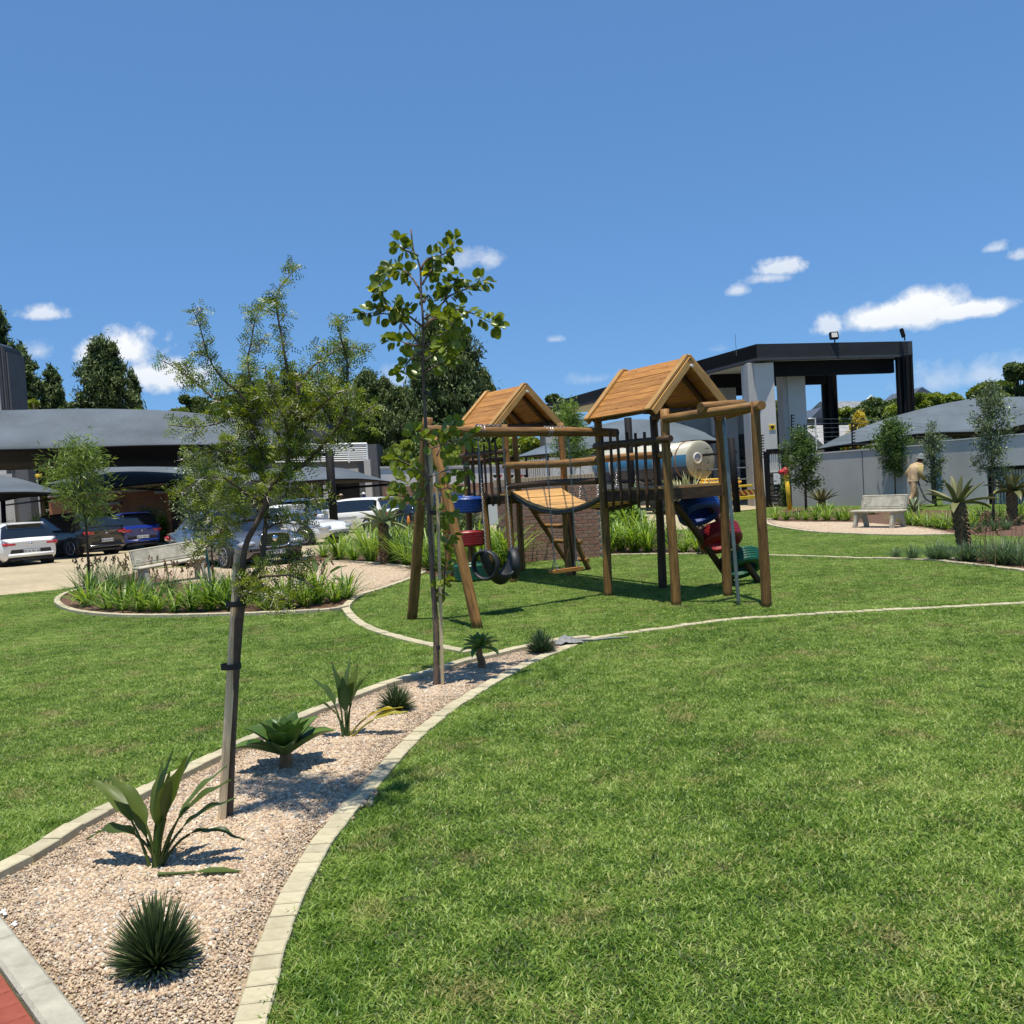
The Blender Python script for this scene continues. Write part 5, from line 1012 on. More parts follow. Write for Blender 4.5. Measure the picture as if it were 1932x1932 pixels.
def pole(parent, p0, p1, r=.1, n=10, name='pole', m='blackmetal'):
    mb = MB(); mb.tube([p0, p1], r, n); return mb.build(name, M[m], parent, True, True)
def shift(P, dy, dz=0): return [p+Vector((0, dy, dz)) for p in P]
# big one upper left
near = [D(u, v, y) for u, v, y in ((-260, 852, 37), (0, 849, 37), (120, 846, 37), (270, 841, 37.5), (400, 840, 38), (500, 843, 38.6), (600, 851, 39))]
ridge = [D(u, v, y) for u, v, y in ((-260, 776, 41), (0, 774, 41), (150, 771, 41), (300, 774, 41.5), (400, 783, 41.5), (480, 800, 41.2), (601, 849, 39.6))]
far = [D(u, v, y) for u, v, y in ((-260, 890, 46), (0, 886, 46), (120, 882, 46), (270, 879, 46), (400, 880, 45), (500, 872, 43), (602, 852, 40.2))]
t = sail('carport_sail', [near, ridge, far], 'big dark grey shade sail over the parking, upper left, shaded underside painted black')
pb_ = G(632, 1012); pole(t, V3(pb_, -.1), D(621, 850, pb_.y), .17, 12); pole(t, D(621, 858, pb_.y), D(560, 850, 43.), .07); pole(t, D(621, 858, pb_.y), D(480, 855, 37.9), .07)
# second row sails
def sail2(name, L, T, R, lab, yn, yr, yf, top, bot, farr, m='sail'):
    rows = [[D(u, v, yn+(dy if len(q) > 2 else 0)) for q in bot for u, v, dy in [(q[0], q[1], q[2] if len(q) > 2 else 0)]], [D(q[0], q[1], yr) for q in top], [D(q[0], q[1], yf) for q in farr]]
    return sail(name, rows, lab, m)
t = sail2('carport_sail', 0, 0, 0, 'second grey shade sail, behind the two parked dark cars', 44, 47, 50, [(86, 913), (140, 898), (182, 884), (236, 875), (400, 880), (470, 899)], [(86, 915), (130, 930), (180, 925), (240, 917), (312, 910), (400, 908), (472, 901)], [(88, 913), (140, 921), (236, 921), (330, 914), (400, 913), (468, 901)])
pole(t, G(317, 1000), D(312, 912, G(317, 1000).y), .10); pole(t, D(312, 925, 43), D(240, 921, 46), .05)
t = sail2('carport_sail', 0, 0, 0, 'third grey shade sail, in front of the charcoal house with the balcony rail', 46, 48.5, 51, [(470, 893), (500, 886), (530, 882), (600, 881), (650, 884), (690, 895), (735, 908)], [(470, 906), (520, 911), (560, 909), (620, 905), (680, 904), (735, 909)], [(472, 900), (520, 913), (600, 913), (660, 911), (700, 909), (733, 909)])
pole(t, D(735, 909, 46), D(735, 914, 46), .05); pole(t, D(734, 914, 46), D(560, 928, 48), .06); pole(t, G(548, 1000), D(540, 912, G(548, 1000).y), .09)
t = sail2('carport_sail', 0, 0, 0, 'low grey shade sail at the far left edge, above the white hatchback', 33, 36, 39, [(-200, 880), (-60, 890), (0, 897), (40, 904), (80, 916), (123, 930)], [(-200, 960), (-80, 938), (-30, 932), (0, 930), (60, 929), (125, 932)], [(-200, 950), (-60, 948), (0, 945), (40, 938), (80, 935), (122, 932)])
p = G(10, 1040); pole(t, p, D(5, 934, p.y), .11); pole(t, D(12, 953, p.y), D(128, 938, 34.5), .04); pole(t, D(125, 932, 33.5), D(128, 938, 34.5), .03)
# sail behind the play frame
yS = 38
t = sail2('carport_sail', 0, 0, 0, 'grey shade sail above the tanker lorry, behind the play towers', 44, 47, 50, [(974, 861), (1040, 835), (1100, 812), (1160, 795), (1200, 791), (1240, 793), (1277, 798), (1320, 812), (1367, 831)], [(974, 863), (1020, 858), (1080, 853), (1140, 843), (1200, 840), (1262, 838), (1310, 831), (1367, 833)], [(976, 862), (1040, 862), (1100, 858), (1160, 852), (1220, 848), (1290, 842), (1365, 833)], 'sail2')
pp_ = G(1391, 967); pole(t, V3(pp_, -.1), D(1379, 826, pp_.y), .14, 12); pole(t, D(1386, 870, pp_.y), D(1368, 833, 44), .04); pole(t, D(1389, 853, pp_.y), D(1240, 866, 41), .05)
p = Vector((D(1196, 990, 38).x, 38, 0)); pole(t, p, Vector((p.x, 38, D(1187, 788, 38).z)), .15, 12)
# right big sail behind the wall
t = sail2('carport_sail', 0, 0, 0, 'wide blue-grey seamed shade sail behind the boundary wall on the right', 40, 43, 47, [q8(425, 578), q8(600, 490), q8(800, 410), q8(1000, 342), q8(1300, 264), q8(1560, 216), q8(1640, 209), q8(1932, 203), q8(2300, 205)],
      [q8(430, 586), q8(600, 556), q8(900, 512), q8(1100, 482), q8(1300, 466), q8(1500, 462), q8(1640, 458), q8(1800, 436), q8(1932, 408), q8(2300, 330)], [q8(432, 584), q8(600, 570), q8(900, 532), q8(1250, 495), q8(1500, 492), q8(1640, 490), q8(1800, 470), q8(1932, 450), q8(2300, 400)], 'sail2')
seam = [D(*q8(1640, 209), 43), D(*q8(1642, 330), 41.5), D(*q8(1645, 459), 40)]; mb = MB(); mb.tube([p+Vector((0, -.05, .02)) for p in seam], .03, 5); mb.build('seam', M['sail'], t, True, True)
pole(t, D(*q8(1645, 200), 43)-Vector((0, 0, D(*q8(1645, 200), 43).z)), D(*q8(1645, 212), 43), .12); pole(t, D(*q8(1500, 560), 40), D(*q8(1932, 450), 41), .04)
# ---------------------------------------------------------------- walls
def wall_thing(name, a, b, th, h, label, m='plaster', cat='wall', cap=None, za=0):
    a = Vector((a[0], a[1], 0)); b = Vector((b[0], b[1], 0)); t = thing(name, a, label, cat); mb = MB(); wallbox(mb, a, b, th, -.2+za, h); mb.build('plaster_panel', M[m], t, world=True)
    if cap:
        d = (b-a).normalized(); n_ = Vector((-d.y, d.x, 0)); mb = MB(); wallbox(mb, a-n_*.03-d*.02, b-n_*.03+d*.02, th+.06, h+.002, h+.05); mb.build('coping', M[cap], t, world=True)
    return t
def topz(u, v, y): return D(u, v, y).z
wa = G(*q8(243, 1003)); wb_ = G(*q8(1225, 1003)); ha = D(*q8(240, 640), wa.y).z
wa = Vector((D(*q8(240, 800), 39).x, 39, 0)); wb_ = Vector((D(*q8(1225, 800), 33.5).x, 33.5, 0)); ha = D(*q8(240, 640), 39).z; hb = D(*q8(1225, 550), 33.5).z
t = wall_thing('boundary_wall', wa, wb_, .23, (ha+hb)/2, 'plain grey plastered boundary wall behind the right bench and walking person', 'plaster', cap='plaster_light')
mb = MB(); pc = wa.lerp(wb_, .565); 
wallbox(mb, pc+Vector((0, -.012, 0)), pc+(wb_-wa).normalized()*.04+Vector((0, -.012, 0)), .02, 0, (ha+hb)/2-.02); mb.build('joint', M['midgrey'], t, world=True)
# gap with dark door, then the nearer wall with barred gates
gp0 = Vector((D(*q8(1232, 800), 34).x, 34.2, 0)); gp1 = Vector((D(*q8(1345, 800), 34).x, 34.6, 0)); t = thing('dark_gate', gp0, 'tall black gate in the gap of the boundary wall, behind the thin olive tree', 'gate')
mb = MB(); wallbox(mb, gp0, gp1, .05, 0, 2.1)
mb.build('gate_panel', M['blackmetal'], t, world=True); pole(t, gp0+Vector((.05, -.1, 0)), gp0+Vector((.05, -.1, 2.2)), .04)
w2a = Vector((D(*q8(1335, 800), 33).x, 33, 0)); w2b = Vector((D(*q8(1932, 800), 29.5).x, 29.5, 0)); w2c = w2b+(w2b-w2a)*.8
h2 = D(*q8(1335, 525), 33).z; h2b = D(*q8(1932, 482), 29.5).z
g0 = Vector((D(*q8(1466, 800), 32.2).x, 32.2, 0)); g1 = Vector((D(*q8(2200, 800), 28).x, 28, 0)); d2 = (w2b-w2a).normalized()
t = thing('gate_wall', w2a, 'nearer light grey wall with a wide barred opening, at the right edge', 'wall'); hh = (h2+h2b)/2
mb = MB(); wallbox(mb, w2a, w2a+d2*2.05, .35, -.2, hh); wallbox(mb, w2a+d2*2.05, w2c, .35, hh-.95, hh); mb.build('plaster_panel', M['plaster_light'], t, world=True)
mb = MB(); n_ = Vector((-d2.y, d2.x, 0)); wallbox(mb, w2a-n_*.03, w2c-n_*.03, .41, hh+.002, hh+.04); mb.build('coping', M['white'], t, world=True)
mb = MB(); a0 = w2a+d2*2.06; mb.beam(V3(a0, 0)+n_*.15, V3(a0, hh-.96)+n_*.15, .12, .12, up=Vector((0, 1, 0))); mb.beam(V3(a0, hh-1.02)+n_*.15, V3(w2c, hh-1.02)+n_*.15, .12, .10); mb.build('gate_frame', M['blackmetal'], t, world=True)
mb = MB(); 
for k in range(1): mb.box(0, .018, 0, .03, 0, hh-1.08)
bar = mb.mesh('bar'); bar.materials.append(M['plaster_light'])
for k in range(110): obj('bar', bar, None, t, Matrix.Translation(a0+d2*(.12+k*.065)+n_*(.15+.02*(k % 2))+UP*.02), True)
mb = MB(); wallbox(mb, a0+n_*.5, w2c+n_*.5, .05, 0, hh-.9); mb.build('dark_backing', M['midgrey'], t, world=True)
# house number plate, white notice box on wall end
# pedestrian gate with stone-clad base
gx = lambda x, y, yy: D(*q8(x, y), yy)
pg = thing('pedestrian_gate', Vector((gx(50, 800, 40.2).x, 40.2, 0)), 'black framed pedestrian gate with a grey louvre and dark stacked-stone base', 'gate')
mb = MB()
for (x0, y0, x1, y1) in ((60, 600, 75, 1000), (190, 575, 225, 1000)):
    a = gx(x0, y1, 40.2); b = gx(x1, y0, 40.2); mb.box(a.x, b.x, 40.1, 40.22, 0, b.z)
a = gx(60, 585, 40.2); b = gx(225, 575, 40.2); mb.box(a.x, b.x, 40.08, 40.24, a.z-.22, b.z); mb.build('gate_frame', M['blackmetal'], pg, world=True)
a = gx(85, 740, 40.2); b = gx(172, 600, 40.2); 
mb = MB(); mb.box(0, .04, 0, .05, 0, b.z-a.z, bev=.01); lv = mb.mesh('louvre'); lv.materials.append(M['plaster_light'])
for k in range(int((b.x-a.x)/.085)): obj('louvre', lv, None, pg, Matrix.Translation((a.x+k*.085, 40.14, a.z)), True)
mb = MB(); mb.box(a.x-.04, b.x+.04, 40.12, 40.14, a.z-.08, a.z); mb.build('louvre_sill', M['cream'], pg, world=True)
slate = mat('dark_slate', (.05, .045, .04), .7, .5, 9, bump=.6, bscale=20, col2=(.16, .13, .10)); a = gx(92, 1000, 40.2); b = gx(178, 745, 40.2); z = 0; mb = MB()
mb = MB(); mb.box(0, 1, 0, .08, 0, 1, bev=.05); sl = mb.mesh('slate_piece'); sl.materials.append(slate)
while z < b.z-.09:
    x = a.x; hh_ = random.uniform(.05, .09)
    while x < b.x:
        L = random.uniform(.15, .4); L = min(L, b.x-x+.01); obj('slate_piece', sl, None, pg, Matrix.Translation((x, 40.12-random.uniform(0, .03), z)) @ Matrix.Diagonal((L-.01, 1, hh_-.01, 1)), True); x += L
    z += hh_
mb = MB(); mb.box(a.x, b.x, 40.2, 40.3, 0, b.z); mb.build('backing', M['blackmetal'], pg, world=True)
a = gx(115, 840, 40.05); b = gx(160, 757, 40.05); t = thing('notice', (a.x, 40.04, a.z), 'white paper notice on the dark stacked stone beside the gate', 'notice'); mb = MB(); mb.box(a.x, b.x, 40.03, 40.045, a.z, b.z); mb.build('paper', M['white'], t, world=True)
mb = MB()
for k in range(9): zz = b.z-.12-k*.16; mb.box(a.x+.12, b.x-.12-random.uniform(0, .3), 40.022, 40.029, zz-.03, zz)
tag(mb.build('print_lines', mat('faint_print', (.35, .35, .38), .8, 0), t, world=True), kind='stuff')
# yellow standpipe
sp0 = G(*q8(233, 1030)); t = thing('standpipe', sp0, 'yellow hydrant standpipe with a dark red valve head, left of the first young tree', 'hydrant'); y_ = sp0.y
mb = MB(); mb.tube([V3(sp0, -.05), D(*q8(218, 890), y_), D(*q8(203, 762), y_)], .085, 12); mb.tube([D(*q8(206, 790), y_), D(*q8(205, 780), y_)], .11, 12); mb.build('pipe', M['yellow'], t, True, True)
mb = MB(); c = D(*q8(200, 745), y_); mb.tube([c-UP*.1, c+UP*.05, c+UP*.16], [.13, .13, .06], 10); mb.tube([c, c+Vector((-.26, -.05, -.02))], [.1, .08], 8); mb.tube([c+UP*.16, c+UP*.22], [.03, .03], 8); mb.build('valve_head', M['red'], t, False, True)
# ---------------------------------------------------------------- white-grey gatehouse portico
def qp(x, y): return (1275.5+.34*x, 425+.34*y)
K = D(1427, 649, 42); ztop = K.z; zfb = D(1428, 680, 42).z; Rr = None
def atz(u, v, z): return G(u, v, z)
k0 = Vector((K.x, K.y, 0)); kr = atz(1721, 643.5, ztop); kr.z = 0; kl = atz(1029, 763, ztop); kl.z = 0
dr = (kr-k0).normalized(); dl = (kl-k0).normalized()
kb = kl+(kr-k0)      # far right corner hidden
ph = thing('gatehouse', k0, 'grey gatehouse with a flat charcoal portico roof on plastered and black steel columns', 'building')
def prism(poly, z0, z1): 
    mb = MB(); n = len(poly); mb.add([V3(p, z0) for p in poly]+[V3(p, z1) for p in poly], [tuple(range(n-1, -1, -1)), tuple(range(n, 2*n))]+[(i, (i+1) % n, n+(i+1) % n, n+i) for i in range(n)]); return mb
prism([k0, kr, kb, kl], zfb+.12, ztop-.002).build('roof_slab', M['midgrey'], ph, world=True)
mb = MB(); wallbox(mb, k0, kr, .25, zfb-.001, ztop); mb.build('fascia', M['darkgrey'], ph, world=True); mb = MB(); wallbox(mb, kl, k0, .25, zfb-.002, ztop+.001); mb.build('fascia', M['darkgrey'], ph, world=True); mb = MB(); wallbox(mb, kr, kb, .25, zfb, ztop+.002); mb.build('fascia', M['darkgrey'], ph, world=True)
ins = .26; prism([k0+dr*ins+dl*ins, kr-dr*ins+dl*ins, kb-dr*ins-dl*ins, kl+dr*ins-dl*ins], zfb+.06, zfb+.11).build('soffit', M['cream'], ph, world=True)
def inside(fr, fl): return k0+dr*fr+dl*fl
WR = (kr-k0).length; WL = (kl-k0).length
def beam_(p, q, w_, z0, z1, nm='beam'): mb = MB(); wallbox(mb, p, q, w_, z0, z1); mb.build(nm, M['blackmetal'], ph, world=True)
beam_(inside(.9, .9), inside(WR-.3, .9), .3, zfb-.62, zfb+.055); beam_(inside(.9, 5.3), inside(WR-.8, 5.3), .3, zfb-.6, zfb+.05); beam_(inside(.9, 10), inside(7, 10), .3, zfb-.6, zfb+.045)
def colpx(u0, u1, vt, y, m='plaster_light', nm='column', dep=.8):
    a = D(u0, 880, y); b = D(u1, 880, y); zt = D((u0+u1)/2, vt, y).z; mb = MB(); mb.box(a.x, b.x, y, y+dep, -.1, zt, bev=.01); mb.build(nm, M[m], ph, world=True)
colpx(1433, 1469, 684, 42.4, dep=1.3); colpx(1420, 1434, 684, 42.45, 'plaster', dep=1.2)  # narrow darker boxes: shaded left sides of both front columns put into colour
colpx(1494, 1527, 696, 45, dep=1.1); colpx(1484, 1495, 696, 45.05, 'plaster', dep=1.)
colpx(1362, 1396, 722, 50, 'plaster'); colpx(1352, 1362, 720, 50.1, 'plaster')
def steelpair(u, vt, vb, y, gap=.38):
    zt = D(u, vt, y).z; x = D(u, 800, y).x
    for k in (0, 1):
        mb = MB(); xx = x+k*gap; mb.box(xx, xx+.10, y, y+.30, -.1, zt); mb.box(xx+.23, xx+.33, y, y+.30, -.1, zt); mb.box(xx+.10, xx+.23, y+.12, y+.18, -.1, zt); mb.build('steel_column', M['blackmetal'], ph, world=True)
steelpair(1699, 670, 780, 44.2); steelpair(1556, 700, 830, 50, .42)
# rooms behind
def block(u0, u1, vt, vb, y, m, nm='wall', dep=3., lbl=None, parent=ph, zb=None, th=None):
    a = D(u0, vb, y); b = D(u1, vb, y); zt = D((u0+u1)/2, vt, y).z; z0 = a.z if zb is None else zb; mb = MB(); mb.box(a.x, b.x, y, y+dep, z0, zt); return mb.build(nm, M[m], parent, world=True)
block(1030, 1352, 800, 960, 54, 'midgrey', zb=0); block(1284, 1440, 782, 960, 52, 'plaster', zb=0); block(1036, 1062, 782, 960, 53.4, 'plaster', zb=0, dep=.5); block(1063, 1100, 781, 960, 53.2, 'midgrey', zb=0, dep=.5)
block(1245, 1300, 800, 960, 51.3, 'darkgrey', zb=0, dep=.6)
for (u0, u1, v0, v1, m) in ((1396, 1434, 818, 862, 'glassdark'), (1402, 1432, 872, 940, 'glassdark'), (1300, 1330, 850, 900, 'glassdark')):
    M.setdefault('glassdark', mat('dark_window_glass', (.02, .025, .03), .1, 0, spec=.8)); block(u0, u1, v0, v1, 51.2, m, 'window', .5)
block(1385, 1436, 862, 868, 51, 'blackmetal', 'window_bar', .1)
# floodlights and aerial on the roof
def flood(u, v, w_, h_, y, face, label):
    p = G(u, v, ztop+.02) if False else D(u, v, y); t = thing('floodlight', (p.x, p.y, ztop), label, 'floodlight'); mb = MB(); mb.box(-w_/2, w_/2, -.08, .08, .15, .15+h_, Matrix.Rotation(face, 4, 'Z') @ Matrix.Rotation(-.25, 4, 'X'), bev=.02); mb.build('housing', M['blackmetal'], t)
    mb = MB(); mb.box(-w_/2+.06, w_/2-.06, -.10, -.082, .21, .09+h_, Matrix.Rotation(face, 4, 'Z') @ Matrix.Rotation(-.25, 4, 'X')); mb.build('glass', M['plaster_light'], t); mb = MB(); mb.tube([(0, 0, -.02), (0, 0, .2)], .03, 6); mb.build('bracket', M['blackmetal'], t)
flood(1575, 645, .38, .34, 43.1, 0, 'square floodlight with a pale lens on the middle of the portico roof edge'); flood(1707, 641, .42, .4, 43.9, 1.2, 'black floodlight seen from the side at the right end of the portico roof')
p = D(1389, 657, 43.5); t = thing('aerial', (p.x, p.y, ztop-.3), 'thin aerial rod on the portico roof', 'aerial'); mb = MB(); mb.tube([(0, 0, 0), (-.02, 0, 1.0)], .012, 5); mb.build('rod', M['steel'], t)
t = thing('wall_badge', D(1457, 806, 42.39), 'small yellow badge on the front plastered column', 'sign'); mb = MB(); mb.box(-.14, .14, -.02, 0, -.13, .13, bev=.03); mb.build('plate', M['yellow'], t); mb = MB(); mb.box(-.08, .08, -.026, -.021, -.03, .06); mb.box(-.04, .04, -.026, -.021, -.08, -.04); mb.build('emblem', M['blackmetal'], t)
# electric fence posts on the walls
def efence(u, vt, vb, y, label, n=9):
    a = D(u, vb, y); b = D(u-1, vt, y); t = thing('fence_post', a, label, 'fence post'); mb = MB(); mb.tube([a, b], .03, 5)
    for k in range(n): p = a.lerp(b, (k+.5)/n); mb.tube([p, p+Vector((.13, 0, .04))], .03, 4)
    mb.build('post', M['blackmetal'], t, world=True)
efence(1437, 820, 866, 41.5, 'black electric-fence post with insulators, left of the front plastered column'); efence(1494, 782, 860, 40.6, 'tall dotted electric-fence post right of the front plastered column', 14); efence(1506, 800, 866, 40, 'short electric-fence post between two taller ones'); efence(1518, 801, 858, 39.6, 'electric-fence post above the first young tree'); efence(1608, 798, 850, 37.6, 'electric-fence post in front of the golden bush'); efence(1746, 824, 838, 33.8, 'short electric-fence post on the wall end by the person')
t = thing('fence_wires', D(1494, 850, 40), 'thin electric-fence wires strung above the boundary wall', 'fence'); mb = MB()
for k in range(7): mb.tube([D(1494, 845-k*9, 40.5), D(1608, 838-k*8, 37.6), D(1746, 836-k*6, 33.9)], .006, 3, False)
tag(mb.build('wire', M['steel'], t, world=True), kind='stuff')
# ---------------------------------------------------------------- left houses and walls
orange = mat('orange_face_brick', (.36, .13, .05), .9, .3, 3)
def brickmat(name, c1, c2, cm, sc=1., w=.222, h=.075):
    m, n, l, b = newmat(name); t = n.new('ShaderNodeTexCoord'); sp = n.new('ShaderNodeSeparateXYZ'); cb = n.new('ShaderNodeCombineXYZ'); l.new(t.outputs['Object'], sp.inputs[0]); ad = n.new('ShaderNodeMath'); ad.operation = 'ADD'; l.new(sp.outputs['X'], ad.inputs[0]); l.new(sp.outputs['Y'], ad.inputs[1]); l.new(ad.outputs[0], cb.inputs[0]); l.new(sp.outputs['Z'], cb.inputs[1])
    br = n.new('ShaderNodeTexBrick'); br.inputs['Scale'].default_value = sc; br.inputs['Brick Width'].default_value = w; br.inputs['Row Height'].default_value = h; br.inputs['Mortar Size'].default_value = .008; br.inputs['Color1'].default_value = C3(c1); br.inputs['Color2'].default_value = C3(c2); br.inputs['Mortar'].default_value = C3(cm); l.new(cb.outputs[0], br.inputs['Vector'])
    z = n.new('ShaderNodeTexNoise'); z.inputs['Scale'].default_value = 1.3; z.inputs['Detail'].default_value = 5; l.new(t.outputs['Object'], z.inputs['Vector']); mx = n.new('ShaderNodeMix'); mx.data_type = 'RGBA'; mx.blend_type = 'MULTIPLY'; mx.inputs[0].default_value = .5; l.new(br.outputs[0], mx.inputs[6]); l.new(z.outputs[0], mx.inputs[7]); hv = n.new('ShaderNodeHueSaturation'); hv.inputs['Value'].default_value = 1.3; l.new(mx.outputs[2], hv.inputs['Color']); l.new(hv.outputs[0], b.inputs['Base Color']); b.inputs['Roughness'].default_value = .9; return m
M['obrick'] = brickmat('orange_brick_wall', (.42, .15, .055), (.30, .10, .045), (.35, .24, .16)); M['bbrick'] = brickmat('brown_brick_wall', (.20, .09, .055), (.28, .14, .08), (.3, .22, .16))
M['stone'] = brickmat('stacked_stone', (.10, .07, .045), (.30, .20, .12), (.03, .025, .02), 1, .45, .09)
def wallpx(name, u0, u1, vt0, vt1, y0, y1, m, label, cat='wall', cap=None, th=.25, zb=-.1):
    a = D(u0, 950, y0); b = D(u1, 950, y1); z0 = D(u0, vt0, y0).z; z1 = D(u1, vt1, y1).z; t = thing(name, (a.x, a.y, 0), label, cat); d = Vector((b.x-a.x, b.y-a.y, 0)).normalized(); n_ = Vector((-d.y, d.x, 0)); A_ = Vector((a.x, a.y, 0)); B_ = Vector((b.x, b.y, 0))
    mb = MB(); mb.add([V3(A_, zb), V3(B_, zb), V3(B_+n_*th, zb), V3(A_+n_*th, zb), V3(A_, z0), V3(B_, z1), V3(B_+n_*th, z1), V3(A_+n_*th, z0)], [(3, 2, 1, 0), (4, 5, 6, 7), (0, 1, 5, 4), (1, 2, 6, 5), (2, 3, 7, 6), (3, 0, 4, 7)]); mb.build('panel', M[m], t, world=True)
    if cap: mb = MB(); mb.beam(V3(A_, z0+.06)+n_*th/2, V3(B_, z1+.06)+n_*th/2, th+.1, .11); mb.build('coping', M[cap], t, world=True)
    return t
t = wallpx('orange_brick_wall', 92, 300, 938, 925, 50, 49, 'obrick', 'orange face-brick wall with brick piers behind the parked dark cars', cap='plaster')
for (u0, u1, v0, y) in ((124, 139, 936, 49.6), (230, 233, 927, 49.6), (300, 316, 924, 48.6)):
    a = D(u0, 950, y); b = D(u1, 950, y); mb = MB(); mb.box(a.x, b.x, y-.25, y+.4, 0, D(u0, v0, y).z-.05); mb.build('pier', M['obrick'], t, world=True)
mb = MB(); a = D(308, 925, 48.3); mb.box(a.x-.35, a.x+.1, 48, 48.9, D(308, 931, 48.3).z, a.z+.06); mb.build('pier_cap', M['plaster_light'], t, world=True)
mb = MB(); a = D(232, 951, 49.3); b = D(300, 948, 49); mb.box(D(160, 950, 49.3).x, D(228, 950, 49.3).x, 49.15, 49.5, D(200, 953, 49.3).z, D(200, 951, 49.3).z+.06); mb.build('ledge', M['plaster'], t, world=True)
wallpx('stone_wall', 345, 400, 925, 925, 47, 47, 'stone', 'stacked brown stone wall panel seen through the thorn tree'); wallpx('side_wall', 318, 345, 900, 905, 50, 50, 'midgrey', 'dark grey wall strip between the orange brick and the stacked stone'); wallpx('house_wall', 400, 530, 905, 900, 52, 52, 'midgrey', 'shaded dark grey house wall behind the thorn tree')
wallpx('white_building', 57, 120, 912, 903, 75, 75, 'plaster_light', 'low pale building seen under the big sail', 'building', th=8); 
b1 = thing('fin_building', D(-60, 900, 60)-UP*D(-60, 900, 60).z, 'tall grey building with vertical fins at the left edge', 'building')
for (u0, u1, u2, vt, m) in ((-80, 2, 2, 645, 'plaster'), (3, 9, 9, 650, 'darkgrey'), (9.5, 14, 14, 652, 'midgrey'), (14.5, 17, 18, 656, 'darkgrey'), (18.5, 22, 23, 664, 'midgrey')):
    y = 58+u1*.02; a = D(u0, 775, y); b = D(u2, 775, y); zt = D(u1, vt-60, y).z if False else D(u1, vt, y).z; mb = MB(); mb.box(a.x, b.x, y, y+2, 0, zt); mb.build('fin', M[m], b1, world=True)
mb = MB(); a = D(-80, 940, 57); b = D(26, 940, 57); mb.box(a.x, b.x, 57, 58, 0, D(0, 895, 57).z); mb.build('lower_wall', M['plaster'], b1, world=True)
mb = MB(); a = D(33, 940, 56.5); b = D(57, 940, 56.5); mb.box(a.x, b.x, 56.5, 57.5, 0, D(40, 880, 56.5).z); mb.build('lower_wall', M['midgrey'], b1, world=True)
p = D(70, 898, 52); t = thing('lamp_box', (p.x, p.y, 0), 'small yellow sign box on a thin pole under the big sail', 'sign'); mb = MB(); mb.tube([V3(p, 0), p], .04, 6); mb.build('post', M['plaster'], t, world=True); mb = MB(); mb.box(p.x-.05, p.x+.22, p.y-.1, p.y+.1, p.z-.08, p.z+.1, bev=.03); mb.build('box', M['yellow'], t, world=True)
# charcoal house
hs = thing('charcoal_house', D(520, 950, 60)-UP*D(520, 950, 60).z, 'modern charcoal house with a white slatted balcony rail, above the red cars', 'house')
def hb_(u0, u1, vt, vb, y, m, nm='wall', dep=3): return block(u0, u1, vt, vb, y, m, nm, dep, None, hs)
hb_(330, 560, 785, 835, 62, 'midgrey'); hb_(344, 350, 780, 790, 61.8, 'darkgrey'); hb_(520, 688, 872, 900, 60, 'darkgrey', zb_ := 'wall') if False else hb_(500, 686, 871, 905, 60, 'darkgrey'); hb_(683, 720, 838, 985, 59.6, 'midgrey'); hb_(640, 697, 884, 905, 59.9, 'plaster'); hb_(560, 620, 800, 872, 66, 'midgrey')
hb_(614, 625, 915, 985, 59, 'plaster', 'column', .6); hb_(694, 706, 867, 985, 59, 'plaster', 'column', .6); hb_(530, 690, 905, 985, 63, 'darkgrey', 'wall', 1); hb_(580, 612, 915, 985, 62.6, 'midgrey', 'door', .3); hb_(625, 640, 915, 985, 62.6, 'glassdark', 'window', .3)
for k in range(9): a = D(520, 838+1.6+k*4., 59.5); b = D(692, 840-3.2+k*3.9, 59.5); mb = MB(); mb.tube([a, b], .05 if k else .07, 5); mb.build('balcony_rail', M['white'], hs, world=True)
for u in (540, 598, 657, 692): mb = MB(); mb.tube([D(u, 839-(u-520)*.008, 59.5), D(u+2, 873, 59.5)], .06, 5); mb.build('rail_post', M['white'], hs, world=True)
# grey boundary wall over brown brick in the middle distance
wallpx('grey_wall', 722, 1010, 884, 880, 48, 46, 'plaster_light', 'long light grey wall behind the far tower, above brown brick', cap='plaster')
t = wallpx('brown_brick_wall', 724, 1040, 919, 905, 44, 43, 'bbrick', 'long brown brick retaining wall behind the tyre climbing stack')
t = thing('slatted_fence', D(985, 890, 40)-UP*D(985, 890, 40).z, 'pale vertical slat fence behind the brick wall top', 'fence')
mb = MB(); a = D(972, 905, 38); zt = D(990, 868, 38).z; mb.box(0, .06, 0, .04, 0, zt); s_ = mb.mesh('slat'); s_.materials.append(M['plaster'])
for k in range(26): obj('slat', s_, None, t, Matrix.Translation((a.x+k*.085, 38, 0)), True)
for u in (992, 1033):
    mb = MB(); mb.tube([D(u+3, 905, 37.8), D(u, 860, 37.8)], .05, 6); mb.build('post', M['blackmetal'], t, world=True)
